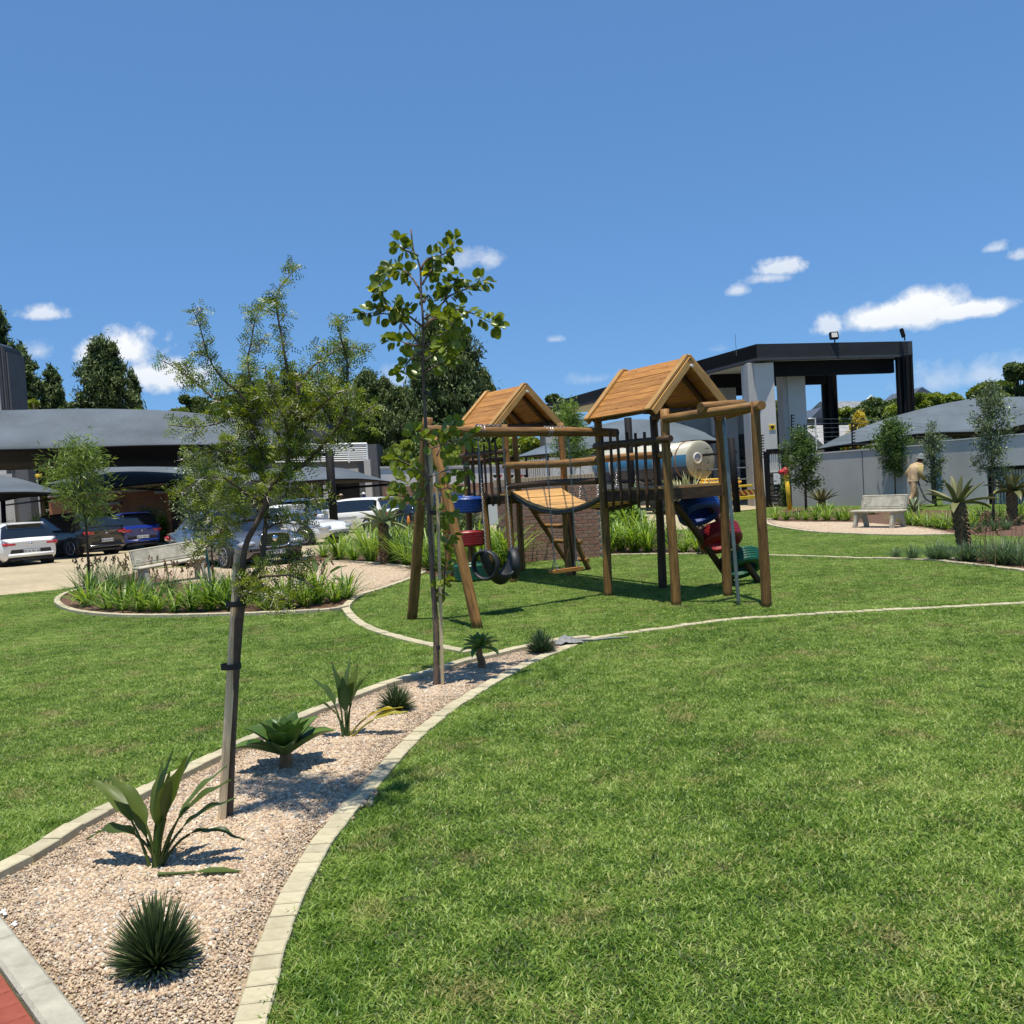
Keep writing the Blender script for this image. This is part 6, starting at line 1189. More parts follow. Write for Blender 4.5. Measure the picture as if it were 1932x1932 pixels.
# patio bits on the wall: metal hoops and small striped cones
hp = D(1049, 902, 24); t = thing('hoop_rail', (hp.x, hp.y, 0), 'arched white metal hoop rails standing behind the brick wall', 'rail')
for (u0, u1, vt) in ((1032, 1035, 868), (1046, 1062, 880), (1051, 1059, 886)):
    a = D(u0, 905, 24); b = D(u1, 905, 24); zt = D(u0, vt, 24).z; mb = MB(); mb.tube([V3(a, 0), V3(a, zt-.12), V3(a.lerp(b, .25), zt-.02), V3(a.lerp(b, .75), zt-.02), V3(b, zt-.12), V3(b, 0)], .013, 5); mb.build('hoop', M['white'], t, world=True)
for i, u in enumerate((934, 944, 966, 983, 992)):
    p = D(u, 902, 23); t = thing('pinwheel', (p.x, p.y, 0), 'small triangular ornament on the low wall, '+('leftmost', 'second from the left', 'just right of the far tower post', 'second from the right', 'rightmost')[i], 'ornament', 'small triangular ornaments in a row'); mb = MB(); mb.tube([(0, 0, 0), (0, 0, p.z)], .012, 4); mb.build('stem', M['white'], t); mb = MB(); mb.add([(-.06, 0, p.z+.08), (.06, 0, p.z+.08), (0, 0, p.z-.02), (-.06, .03, p.z+.08), (.06, .03, p.z+.08), (0, .03, p.z-.02)], [(2, 1, 0), (3, 4, 5), (0, 1, 4, 3), (1, 2, 5, 4), (2, 0, 3, 5)]); mb.build('triangle', M['red'] if i % 2 else M['blackmetal'], t)
# white plastic board
p = D(930, 966, 20.9); t = thing('plastic_board', (p.x, p.y, 0), 'white plastic board with a handle slot, hanging left of the brown brick wall', 'board')
a = D(918, 943, 20.8); b = D(939, 990, 20.8); mb = MB(); mb.box(a.x, b.x+.02, 20.78, 20.83, b.z, a.z-.09, bev=.01); mb.box(a.x, a.x+.08, 20.78, 20.83, a.z-.089, a.z, bev=.01); mb.box(b.x-.06, b.x+.02, 20.78, 20.83, a.z-.089, a.z, bev=.01); mb.box(a.x+.081, b.x-.061, 20.78, 20.83, a.z-.03, a.z, bev=.005); mb.build('panel', M['white'], t, world=True)
mb = MB()
for k in range(4): z = b.z+.08+k*.13; mb.box(b.x+.021, b.x+.05, 20.79, 20.82, z, z+.03)
mb.build('lug', M['white'], t, world=True)
# ---------------------------------------------------------------- far houses on the right and their roofs
def gable(name, u0, u1, ve, vr, vb, y, dep, label, m='roofgrey', wm='midgrey', ax=0):
    a = D(u0, ve, y); b = D(u1, ve, y); zr = D((u0+u1)/2, vr, y).z; zb = D(u0, vb, y).z; t = thing(name, (a.x, y, 0), label, 'house'); mb = MB(); mb.box(a.x, b.x, y+.3, y+dep-.3, 0, a.z-.02); mb.build('wall', M[wm], t, world=True); mb = MB(); mx_ = (a.x+b.x)/2
    if ax == 0: mb.add([(a.x-.4, y, a.z), (b.x+.4, y, a.z), (mx_, y, zr), (a.x-.4, y+dep, a.z), (b.x+.4, y+dep, a.z), (mx_, y+dep, zr)], [(0, 1, 2), (4, 3, 5), (0, 2, 5, 3), (2, 1, 4, 5), (1, 0, 3, 4)])
    else: my = y+dep/2; mb.add([(a.x-.4, y, a.z), (b.x+.4, y, b.z), (b.x+.4, y+dep, b.z), (a.x-.4, y+dep, a.z), (a.x-.4, my, zr), (b.x+.4, my, zr+(b.z-a.z))], [(0, 1, 5, 4), (2, 3, 4, 5), (0, 4, 3), (1, 2, 5), (3, 2, 1, 0)])
    mb.build('roof', M[m], t, world=True); return t
M['roofgrey'] = mat('grey_tile_roof', (.12, .125, .13), .7, .25, .8, col2=(.26, .26, .26)); M['rooflight'] = mat('weathered_tile_roof', (.14, .135, .13), .85, .4, 9, col2=(.42, .41, .39), stretch=(.35, 1, 3)); M['roofblue'] = mat('slate_blue_roof', (.075, .095, .13), .7, .2, 1)
t = gable('far_house', 1537, 1565, 789, 768, 830, 95, 12, 'small grey gabled house between the portico columns', 'roofblue', 'midgrey')
t = gable('far_house', 1590, 1750, 770, 742, 800, 130, 16, 'long far roof with a white diagonal barge board, behind the portico columns', 'roofgrey', 'midgrey', 1)
mb = MB(); a = D(1617, 775, 126); b = D(1646, 748, 126); mb.beam(a, b, .5, .5); mb.build('barge_board', M['white'], t, world=True); gable('far_house', 1720, 1762, 750, 730, 790, 125, 10, 'dark pointed far roof just right of the rightmost steel columns', 'roofblue', 'midgrey')
t = gable('tiled_house', 1565, 1800, 838, 786, 900, 62, 9, 'house with a weathered grey tiled roof behind the portico columns', 'rooflight', 'plaster', 1)
gable('far_house', 1527, 1545, 838, 822, 860, 80, 8, 'low dark far roof left of the rear steel columns', 'roofblue', 'midgrey')
mb = MB(); t = thing('goalpost_frame', D(1560, 800, 60)-UP*D(1560, 800, 60).z, 'thin white pipe frame between the front and rear portico columns', 'frame'); a = D(1525, 790, 60); b = D(1538, 789, 60); c = D(1541, 850, 60); mb.tube([a, b, c], .05, 5); mb.build('pipe', M['white'], t, world=True)
# white container under the right sail
t = thing('white_container', D(1740, 860, 42)-UP*D(1740, 860, 42).z, 'white box container glimpsed under the right shade sail', 'container'); a = D(*q8(1185, 520), 42); b = D(*q8(1410, 490), 42); mb = MB(); mb.box(a.x, b.x, 42, 45, 0, b.z, bev=.05); mb.build('shell', M['white'], t, world=True)
# ---------------------------------------------------------------- benches
def bench(loc, rz, L, label, tilt=0.):
    t = thing('concrete_bench', loc, label, 'bench', None, rz); t.rotation_euler = (0, tilt, rz)
    mb = MB(); mb.box(-L/2, L/2, -.20, .20, .40, .455, bev=.02); mb.build('seat', M['conc_b'], t)
    Mb = Matrix.Translation((0, .19, .46)) @ Matrix.Rotation(-.30, 4, 'X')
    mb = MB(); mb.box(-L/2+.02, L/2-.02, -.03, .03, .0, .36, Mb, bev=.015); mb.build('backrest', M['conc_b'], t)
    mb = MB(); mb.box(-L/2+.09, L/2-.09, -.037, -.0305, .06, .31, Mb, bev=.004); mb.build('back_panel', M['conc_b'], t)
    mb = MB()
    for k in range(30):
        for s_ in (-1, 1):
            if k < 7: mb.box(s_*(L/2-.05)-.014, s_*(L/2-.05)+.014, -.042, -.030, .03+k*.046, .052+k*.046, Mb, bev=.005)
        x = -L/2+.05+k*(L-.1)/29; mb.box(x-.013, x+.013, -.042, -.03, .33, .345, Mb, bev=.004)
    tag(mb.build('bead_trim', M['conc_b'], t), kind='stuff')
    for s_ in (-1, 1):     # each end frame: two flared legs joined under the seat
        x0 = s_*(L/2-.14); out = [(-.26, 0), (-.17, 0), (-.13, .16), (-.06, .26), (.06, .26), (.13, .16), (.17, 0), (.27, 0), (.26, .1), (.22, .25), (.20, .40), (-.18, .40), (-.2, .25), (-.25, .1)]; n = len(out); mb = MB()
        mb.add([(x0-.04, y, z) for y, z in out]+[(x0+.04, y, z) for y, z in out], [tuple(range(n-1, -1, -1)), tuple(range(n, 2*n))]+[(i, (i+1) % n, n+(i+1) % n, n+i) for i in range(n)]); mb.build('leg', M['conc_b'], t)
        mb = MB(); mb.box(x0-.035, x0+.035, .12, .22, .40, .62, Matrix.Rotation(-.1, 4, 'X'), bev=.01); mb.build('back_bracket', M['conc_b'], t)
    return t
M['conc_b'] = mat('weathered_cast_stone', (.32, .295, .23), .9, .25, 7, bump=.5, bscale=60, col2=(.52, .48, .38))
bl = G(330, 1100); bench((bl.x-.05, bl.y+.1, 0), R_(41), 1.5, 'weathered cream concrete bench on the gravel circle, left, in front of the silver saloon', -.07)
br_ = G(1672, 997); bench((br_.x-.12, br_.y+.15, 0), R_(-60), 1.35, 'grey concrete bench on the gravel strip at the right, by the walking person')
# ---------------------------------------------------------------- vehicles
def paint(name, c, rough=.28, metal=.0): return mat(name, c, rough, 0, coat=.8, metal=metal, spec=.5)
M['glass'] = mat('tinted_car_glass', (.012, .014, .016), .05, 0, spec=.9, coat=.5); M['tyre'] = mat('car_tyre', (.015, .015, .015), .8, .2, 20); M['rim'] = mat('alloy_rim', (.45, .45, .47), .3, 0, metal=.8)
M['lamp_red'] = mat('red_tail_lamp', (.45, .012, .015), .15, 0, coat=1); M['lamp_white'] = mat('headlamp', (.6, .62, .65), .08, 0, coat=1, metal=.4); M['chrome'] = mat('chrome_trim', (.7, .7, .72), .12, 0, metal=1); M['plate'] = mat('number_plate', (.7, .7, .68), .4, 0); M['print'] = mat('plate_print', (.02, .02, .025), .5, 0); M['trimblack'] = mat('black_plastic', (.02, .02, .022), .6, 0)
def text_mesh(txt, size, m, extrude=.002):
    cu = bpy.data.curves.new('txt', 'FONT'); cu.body = txt; cu.size = size; cu.extrude = extrude; cu.align_x = 'CENTER'; cu.align_y = 'CENTER'; cu.resolution_u = 2; o = bpy.data.objects.new('txt', cu); COL.objects.link(o); dg = bpy.context.evaluated_depsgraph_get(); me = bpy.data.meshes.new_from_object(o.evaluated_get(dg)); bpy.data.objects.remove(o); me.materials.clear(); me.materials.append(m); return me
def car(name, loc, rz, L, W, H, kind, paint_m, label, plate=None, front=False, badge=None, clear=.17, wheelr=.32, suv=False):
    """x forward; ring loft of the shell with wheel arches cut by dark liners"""
    t = thing(name, loc, label, 'car', None, rz); hw = W/2; bz = clear; zb = H*.60 if not suv else H*.62
    if kind == 'hatch': prof = [(-L/2, .55, .80, zb*.92, zb*.93), (-L/2+.06, .30, .90, zb*.98, zb), (-L/2+.16, bz+.04, .955, zb, zb*1.06), (-L/2+.38, bz, .985, zb, H*.93), (-L/2+.62, bz, 1, zb*.995, H*.985), (-L/2+1.2, bz, 1, zb*.985, H), (-.2, bz, 1, zb*.97, H), (.35, bz, 1, zb*.955, H*.975), (L/2-1.95, bz, 1, zb*.94, H*.90), (L/2-1.25, bz, .99, zb*.93, zb*.965), (L/2-.75, bz, .97, zb*.88, zb*.905), (L/2-.3, bz+.02, .91, zb*.80, zb*.82), (L/2-.06, .28, .80, zb*.66, zb*.68), (L/2, .40, .72, zb*.55, zb*.57)]
    else: prof = [(-L/2, .5, .76, zb*.86, zb*.87), (-L/2+.07, .28, .88, zb*.97, zb*.99), (-L/2+.5, bz, .96, zb, zb*1.03), (-L/2+.95, bz, .99, zb, zb*1.08), (-L/2+1.5, bz, 1, zb*.99, H*.94), (-L/2+2.0, bz, 1, zb*.98, H*.99), (-.1, bz, 1, zb*.97, H), (.3, bz, 1, zb*.96, H*.98), (L/2-2.1, bz, 1, zb*.95, H*.86), (L/2-1.55, bz, .99, zb*.94, zb*.975), (L/2-.9, bz, .97, zb*.90, zb*.93), (L/2-.35, bz+.02, .91, zb*.80, zb*.83), (L/2-.06, .28, .80, zb*.62, zb*.64), (L/2, .38, .70, zb*.5, zb*.52)]
    P = []
    for (a, b) in zip(prof, prof[1:]):
        for k in range(3): f = k/3; P.append([a[i]+(b[i]-a[i])*f for i in range(5)])
    P.append(list(prof[-1])); V = []; nj = 9; mb = MB()
    for (x, z0, wf, zs, zt) in P:
        w_ = hw*wf; cab = max(0., min(1., (zt-zs)/(H-zb*.97))); wr = w_*(1-.24*cab); half = [(w_*.86, z0), (w_*.97, z0+.10), (w_, z0+(zs-z0)*.45), (w_*.985, z0+(zs-z0)*.8), (w_*.955, zs), (w_*.95-(w_*.95-wr)*.12, zs+(zt-zs)*.06), (wr+(w_*.03), zs+(zt-zs)*.86), (wr*.86, zs+(zt-zs)*.985), (0, zt+.012)]
        V += [(x, y, z) for y, z in half]+[(x, -y, z) for y, z in half[-2::-1]]
    n = 2*nj-1; F = []; fm = []
    for i in range(len(P)-1):
        x = (P[i][0]+P[i+1][0])/2; cab = ((P[i][4]-P[i][3])+(P[i+1][4]-P[i+1][3]))/2/(H-zb*.97); slope = abs(P[i+1][4]-P[i][4])/(P[i+1][0]-P[i][0]+1e-6)
        for j in range(n-1):
            jj = min(j, n-2-j); g = 0
            if cab > .5 and jj == 5 and P[i][0] > -L/2+.45: g = 1
            if kind == 'hatch' and -L/2+.10 < x < -L/2+.46 and jj in (6, 7) and cab > .12: g = 1
            if kind != 'hatch' and -L/2+.98 < x < -L/2+1.6 and jj in (6, 7): g = 1
            if x > .3 and cab > .08 and slope > .12 and jj in (6, 7) and x < L/2-1.15: g = 1
            F.append((i*n+j, i*n+j+1, (i+1)*n+j+1, (i+1)*n+j)); fm.append(g)
        F.append((i*n+n-1, i*n, (i+1)*n, (i+1)*n+n-1)); fm.append(2)
    F.append(tuple(range(n-1, -1, -1))); fm.append(0); F.append(tuple((len(P)-1)*n+k for k in range(n))); fm.append(0)
    def sub(idx, nm, m, smooth=True):
        ff = [f for f, g in zip(F, fm) if g == idx]; used = sorted({i for f in ff for i in f}); mp = {u: k for k, u in enumerate(used)}; me = mesh(nm, [V[u] for u in used], [[mp[i] for i in f] for f in ff], smooth); return obj(nm, me, m, t)
    body = sub(0, 'body', paint_m); sub(1, 'window', M['glass']); sub(2, 'underbody', M['trimblack'])
    wx = (-L/2+.78, L/2-.86)
    for x in wx:
        for s in (-1, 1):
            mb = MB(); Q = [Vector((x, s*(hw-.24), wheelr)), Vector((x, s*(hw+.002), wheelr))]; mb.tube([Q[0], Q[1]], wheelr*1.16, 22); mb.build('wheel_arch', M['trimblack'], t)
            w_o = obj('wheel', None, None, t) if False else None
            mb = MB(); mb.tube([Vector((x, s*(hw-.2), wheelr)), Vector((x, s*(hw-.0), wheelr)), Vector((x, s*(hw+.018), wheelr))], [wheelr, wheelr, wheelr*.93], 26); wo = mb.build('wheel', M['tyre'], t, True)
            mb = MB(); mb.tube([Vector((x, s*(hw+.019), wheelr)), Vector((x, s*(hw+.021), wheelr))], wheelr*.66, 22); mb.build('rim_well', M['trimblack'], wo)
            mb = MB(); mb.torus((x, s*(hw+.022), wheelr), (0, 1, 0), wheelr*.66, .012, 22, 5)
            for k in range(10 if badge == 'saloon' else 5):
                a = k*2*math.pi/(10 if badge == 'saloon' else 5); mb.beam((x, s*(hw+.026), wheelr), (x+math.cos(a)*wheelr*.66, s*(hw+.026), wheelr+math.sin(a)*wheelr*.66), .012, .045 if badge != 'saloon' else .026, up=Vector((0, 1, 0)))
            mb.build('rim', M['rim'], wo)
    for s in (-1, 1):   # mirrors, door cuts
        mb = MB(); mb.box(.62, .80, s*hw*.98-.02 if s > 0 else s*hw*.98-.16, s*hw*.98+.16 if s > 0 else s*hw*.98+.02, zb+.02, zb+.15, bev=.03); mb.build('mirror', paint_m, t)
        mb = MB(); mb.box(-.6, .62, s*(hw+.001)-.004, s*(hw+.001)+.004, zb-.22, zb-.195); mb.build('door_line', M['trimblack'], t)
        for xx in (-.75, .12): mb = MB(); mb.box(xx, xx+.16, s*(hw+.002)-.012, s*(hw+.002)+.012, zb-.16, zb-.13, bev=.005); mb.build('handle', paint_m, t)
    # lamps sit 8 mm proud of the shell
    xr = -L/2; xf = L/2
    for s in (-1, 1):
        mb = MB(); mb.box(xr-.004, xr+.20, s*hw*.72-.17, s*hw*.72+.14, zb*.76, zb*.93, bev=.04); ob = mb.build('tail_lamp', M['lamp_red'], t, True)
        mb = MB(); mb.box(xr+.03, xr+.30, s*hw*.90-.06, s*hw*.90+.03, zb*.78, zb*.93, bev=.035); mb.build('tail_lamp', M['lamp_red'], t, True)
        mb = MB(); mb.box(xf-.34, xf-.03, s*hw*.68-.20, s*hw*.68+.15, zb*.61, zb*.75, bev=.04); mb.build('headlamp', M['lamp_white'], t, True)
    mb = MB(); mb.box(xr-.035, xr+.1, -hw*.80, hw*.80, .30, .42, bev=.03); mb.build('bumper', paint_m, t, True)
    mb = MB(); mb.box(xr-.01, xr+.1, -hw*.72, hw*.72, clear+.01, .28, bev=.03); mb.build('lower_bumper', M['trimblack'], t, True)
    if kind == 'hatch':
        mb = MB(); mb.beam((xr+.30, .1, zb*1.05+.05), (xr+.22, -.35, zb*1.04), .02, .02); mb.build('wiper', M['trimblack'], t)
        mb = MB(); mb.box(xr+.28, xr+.62, -hw*.62, hw*.62, H*.955, H*.985, bev=.012); mb.build('spoiler', paint_m, t)
    mb = MB(); mb.box(xf-.09, xf+.02, -hw*.42, hw*.42, .24, .40, bev=.02); mb.build('air_intake', M['trimblack'], t)
    if plate:
        px, pz, sgn = (xr-.046, zb*.56, -1) if not front else (xf+.03, zb*.42, 1)
        mb = MB(); mb.box(px-.006, px+.006, -.26, .26, pz-.057, pz+.057, bev=.004); pl = mb.build('number_plate', M['plate'], t); me = text_mesh(plate, .098, M['print']); R = Matrix.Translation((px+sgn*.009, 0, pz)) @ Matrix.Rotation(sgn*math.pi/2, 4, 'Z') @ Matrix.Rotation(math.pi/2, 4, 'X'); obj('plate_text', me, None, pl, R)
        if not front: mb = MB(); mb.tube([(xr-.012, 0, zb*.84), (xr-.024, 0, zb*.84)], .045, 16); mb.build('badge', M['chrome'], t, True)
    return t
white_p = paint('white_car_paint', (.78, .77, .73)); black_p = paint('black_car_paint', (.012, .012, .014), .2); blue_p = paint('blue_car_paint', (.012, .03, .20), .22); silver_p = paint('silver_car_paint', (.42, .43, .44), .25, .6); grey_p = paint('grey_car_paint', (.16, .17, .18), .25, .5); red_p = paint('red_car_paint', (.32, .01, .014), .22); silverw_p = paint('pearl_car_paint', (.62, .64, .67), .25, .2)
def at_rear(u, y, h, L):       # place so the middle of the rear bumper stands on the sight line at distance y
    p = D(u, 1000, y); p.z = 0; return p+Vector((math.cos(h), math.sin(h), 0))*L/2
def hd(th): return R_(90+th)
h = hd(47); car('parked_car', at_rear(56, 30.8, h, 4.3), h, 4.3, 1.77, 1.42, 'hatch', white_p, 'white hatchback seen from behind, its nose under the low left sail', 'FN 93 BV GP')
h = hd(63); car('parked_car', at_rear(200, 34.6, h, 4.5), h, 4.5, 1.86, 1.62, 'hatch', black_p, 'black hatchback behind the willow-leaved tree, between the white and the blue car', 'HN 83 SB GP', suv=True, wheelr=.35)
h = hd(50); car('parked_car', at_rear(268, 37.6, h, 4.1), h, 4.1, 1.74, 1.52, 'hatch', blue_p, 'dark blue hatchback right of the black car', 'CR 71 GM GP')
# silver saloon, nose towards the lawn
h = R_(-50); hv_ = Vector((math.cos(h), math.sin(h), 0)); fc = D(520, 1040, 23.0); fc.z = 0; jg = car('parked_car', fc-hv_*2.48, h, 4.96, 1.88, 1.46, 'saloon', grey_p, 'silver-grey saloon with a mesh grille facing the lawn, behind the left bench', 'HKY 079 GP', True, 'saloon')
mb = MB(); gw, gz0, gz1 = .40, .50, .84
mb.box(2.455, 2.50, -gw, gw, gz0, gz1, bev=.04); gr = mb.build('grille', M['trimblack'], jg)
mb = MB(); ring = [Vector((2.51, gw*math.copysign(abs(math.cos(a))**.5, math.cos(a)), (gz0+gz1)/2+(gz1-gz0)/2*math.copysign(abs(math.sin(a))**.6, math.sin(a)))) for a in [2*math.pi*k/28 for k in range(29)]]; mb.tube(ring, .02, 6, False); mb.build('grille_frame', M['chrome'], gr, True)
mb = MB()
for k in range(-9, 10): mb.beam((2.506, k*.055-.16 if False else k*.043, gz0+.03), (2.506, k*.043+.06 if k < 9 else k*.043, gz1-.03), .008, .008)
for k in range(5): z = gz0+.05+k*.06; mb.beam((2.506, -gw+.03, z), (2.506, gw-.03, z), .006, .006)
tag(mb.build('grille_mesh', M['chrome'], gr), kind='stuff'); mb = MB(); mb.tube([(2.50, 0, .70), (2.525, 0, .70)], .075, 20); mb.build('emblem', M['chrome'], gr, True)
h = R_(-25); car('parked_car', D(545, 1000, 33.6)-UP*D(545, 1000, 33.6).z, h, 4.4, 1.8, 1.45, 'saloon', white_p, 'white saloon half hidden behind the silver-grey one')
h = hd(52); car('parked_car', at_rear(625, 41.5, h, 4.1), h, 4.1, 1.77, 1.62, 'hatch', silverw_p, 'pearl white compact SUV seen from behind, left of the black sail post', 'JT 55 GP', suv=True)
h = hd(50); car('parked_car', at_rear(668, 46.5, h, 4.0), h, 4.0, 1.72, 1.55, 'hatch', red_p, 'dark red hatchback just right of the black sail post'); h = hd(40); car('parked_car', at_rear(704, 44, h, 4.0), h, 4.0, 1.72, 1.42, 'hatch', red_p, 'bright red car low behind the pale tree aloe')
h = hd(70); car('parked_car', at_rear(748, 40.5, h, 4.3), h, 4.3, 1.78, 1.5, 'hatch', white_p, 'white car behind the pale tree aloe, left of the play frame swing'); h = hd(75); car('parked_car', at_rear(915, 33.5, h, 4.3), h, 4.3, 1.78, 1.5, 'hatch', black_p, 'dark car glimpsed through the far tower posts, left of the brick wall')
# ---------------------------------------------------------------- tanker lorry
tk0 = D(1331, 867, 38.5); tk1 = D(1050, 897, 47.5); ax_t = (Vector((tk1.x, tk1.y, 0))-Vector((tk0.x, tk0.y, 0))).normalized(); hang = math.atan2(-ax_t.y, -ax_t.x)
TK = thing('tanker_lorry', (tk0.x, tk0.y, 0), 'cream and blue tanker lorry with yellow hoses on its tail, behind the play frame', 'lorry', None, hang)
zc = tk0.z; Rt = .80; LT = 6.6    # local: x points to the tail, tank from x=-LT to 0
m, n, l, b = newmat('tank_paint'); tcn = n.new('ShaderNodeTexCoord'); sp = n.new('ShaderNodeSeparateXYZ'); l.new(tcn.outputs['Object'], sp.inputs[0]); r = n.new('ShaderNodeValToRGB'); r.color_ramp.interpolation = 'CONSTANT'
mr = n.new('ShaderNodeMapRange'); mr.inputs[1].default_value = -Rt; mr.inputs[2].default_value = Rt; l.new(sp.outputs['Z'], mr.inputs[0]); l.new(mr.outputs[0], r.inputs[0]); e = r.color_ramp.elements; e[0].color = (.012, .02, .05, 1); e[1].color = (.50, .47, .36, 1); e[1].position = .66; x = e.new(.36); x.color = (.04, .15, .26, 1); l.new(r.outputs[0], b.inputs['Base Color']); b.inputs['Roughness'].default_value = .3
mb = MB(); mb.tube([(-LT, 0, 0), (-LT+.2, 0, 0), (-.30, 0, 0)], [Rt*.9, Rt, Rt], 32); obj('tank', mb.mesh('tank', True), m, TK, Matrix.Translation((0, 0, zc)))
endm = mat('cream_tank_end', (.33, .30, .21), .4, .08, 2); rows = []
for k in range(7): a = k/6*math.pi/2; rows.append([Vector((-.30+.13*math.sin(a), Rt*.995*math.cos(a)*math.cos(q), zc+Rt*.995*math.cos(a)*math.sin(q))) for q in [2*math.pi*i/32 for i in range(33)]])
mb = MB(); mb.grid(rows); end = mb.build('tank_end', endm, TK, True)
for x_ in (-.95, -2.3, -3.8, -5.3): mb = MB(); mb.torus((x_, 0, zc), (1, 0, 0), Rt+.005, .03, 32, 6, 1.6); mb.build('tank_band', ML['dead'] if x_ == -.95 else M['plaster'], TK, True)
mb = MB(); mb.tube([(-.72, .28, zc+Rt*.93), (-.72, Rt*.72, zc+Rt*.72), (-.72, Rt+.02, zc+.1), (-.72, Rt+.02, zc-.4)], .02, 6); mb.build('pipe', mat('light_blue_pipe', (.1, .4, .6), .4, 0), TK, True)
mb = MB(); mb.torus((-.16, -.28, zc+.08), (1, 0, 0), .20, .035, 24, 8); mb.build('hatch_ring', M['plaster_light'], TK, True); mb = MB(); mb.tube([(-.2, -.28, zc+.08), (-.15, -.28, zc+.08)], .19, 24); mb.build('hatch_cover', M['plaster'], TK, True)
for k, ch in enumerate(('1', '3', '1', 'J')):
    me = text_mesh(ch, .30, M['print'], .004); obj('letter', me, None, TK, Matrix.Translation((-.158, .30, zc+.46-k*.30)) @ Matrix.Rotation(math.pi/2, 4, 'Z') @ Matrix.Rotation(math.pi/2, 4, 'X') @ Matrix.Rotation(math.pi/2, 4, 'Z'))
me = text_mesh('SS 2', .13, M['print'], .004); obj('letter', me, None, TK, Matrix.Translation((-.158, -.22, zc-.42)) @ Matrix.Rotation(math.pi/2, 4, 'Z') @ Matrix.Rotation(math.pi/2, 4, 'X'))
mb = MB(); mb.box(-LT-.2, 1.35, -.40, .40, .62, .80, bev=.02); mb.build('chassis', ML['dead'], TK); mb = MB(); mb.box(-.2, 1.45, -1.1, 1.1, .98, 1.06, bev=.01); mb.build('tail_deck', M['yellow'], TK)
mb = MB(); mb.box(1.46, 1.52, -1.15, 1.15, .48, .62, bev=.01); mb.build('bumper_bar', M['yellow'], TK)
chev = mat('chevron', (.6, .45, .05), .5, 0); n = chev.node_tree.nodes; l = chev.node_tree.links; b = n['Principled BSDF']; tcn = n.new('ShaderNodeTexCoord'); wv = n.new('ShaderNodeTexWave'); wv.wave_type = 'BANDS'; wv.bands_direction = 'DIAGONAL'; wv.inputs['Scale'].default_value = 2.2; l.new(tcn.outputs['Object'], wv.inputs['Vector']); r = n.new('ShaderNodeValToRGB'); r.color_ramp.interpolation = 'CONSTANT'; r.color_ramp.elements[0].color = (.35, .02, .01, 1); r.color_ramp.elements[1].color = (.6, .42, .05, 1); r.color_ramp.elements[1].position = .5; l.new(wv.outputs[0], r.inputs[0]); l.new(r.outputs[0], b.inputs['Base Color'])
mb = MB(); mb.box(1.47, 1.50, -1.1, 1.1, .66, .86); mb.build('chevron_board', chev, TK)
for s in (-1, 1): mb = MB(); mb.box(1.47, 1.54, s*1.28-.14, s*1.28+.14, .68, .84, bev=.02); mb.build('tail_lamp', M['lamp_red'], TK)
mb = MB(); mb.box(1.2, 1.46, -.55, .45, .87, .975); bl_ = mb.build('block_holder', M['plaster'], TK); mb = MB()
for k in range(7): mb.tube([(1.455, -.45+k*.13, .92), (1.47, -.45+k*.13, .92)], .04, 10)
mb.build('hole', M['blackmetal'], bl_)
hose = mat('yellow_hose', (.75, .42, .03), .45, .1, 8)
for k in range(5): mb = MB(); mb.torus((.95+.02*(k % 2), .05, 1.12+k*.055), (.05*(k % 3-1), .04, 1), .55+.06*(k % 3), .042, 30, 7); ho = mb.build('hose', hose, TK, True); ho.scale = (.75, 1.5, 1)
for s in (-1, 1):
    for x_ in (-.6, -1.8, -6.9):
        mb = MB(); mb.tube([(x_, s*.8, .5), (x_, s*1.12, .5)], .5, 24); mb.build('wheel', M['tyre'], TK, True)
mb = MB(); mb.box(-LT-2.2, -LT-.35, -1.15, 1.15, .8, 2.6, bev=.12); cab = mb.build('cab', white_p, TK); mb = MB(); mb.box(-LT-1.7, -LT-.9, 1.13, 1.16, 1.75, 2.35, bev=.03); mb.build('window', M['glass'], cab)
for z in (1.30, 1.75): mb = MB(); mb.tube([(1.3, -1.1, z), (1.3, 1.1, z)], .025, 6); mb.build('hand_rail', M['steel'], TK)
# orange ball valve with blue-white lever in front of the tank
p = D(1270, 888, 37.2); t = TK; mb = MB(); q = Vector((-1.1, Rt+.25, zc-.22)); mb.tube([q+Vector((0, 0, -.55)), q+Vector((0, 0, -.2)), q], [.09, .12, .08], 8); mb.build('outlet_pipe', mat('olive_pipe', (.2, .17, .06), .5, .2), TK, True)
mb = MB(); mb.tube([q, q+Vector((0, 0, .12))], [.06, .09], 8); mb.tube([q+Vector((0, 0, .04)), q+Vector((-.5, 0, .06))], .02, 6); mb.build('valve_lever', M['white'], TK)
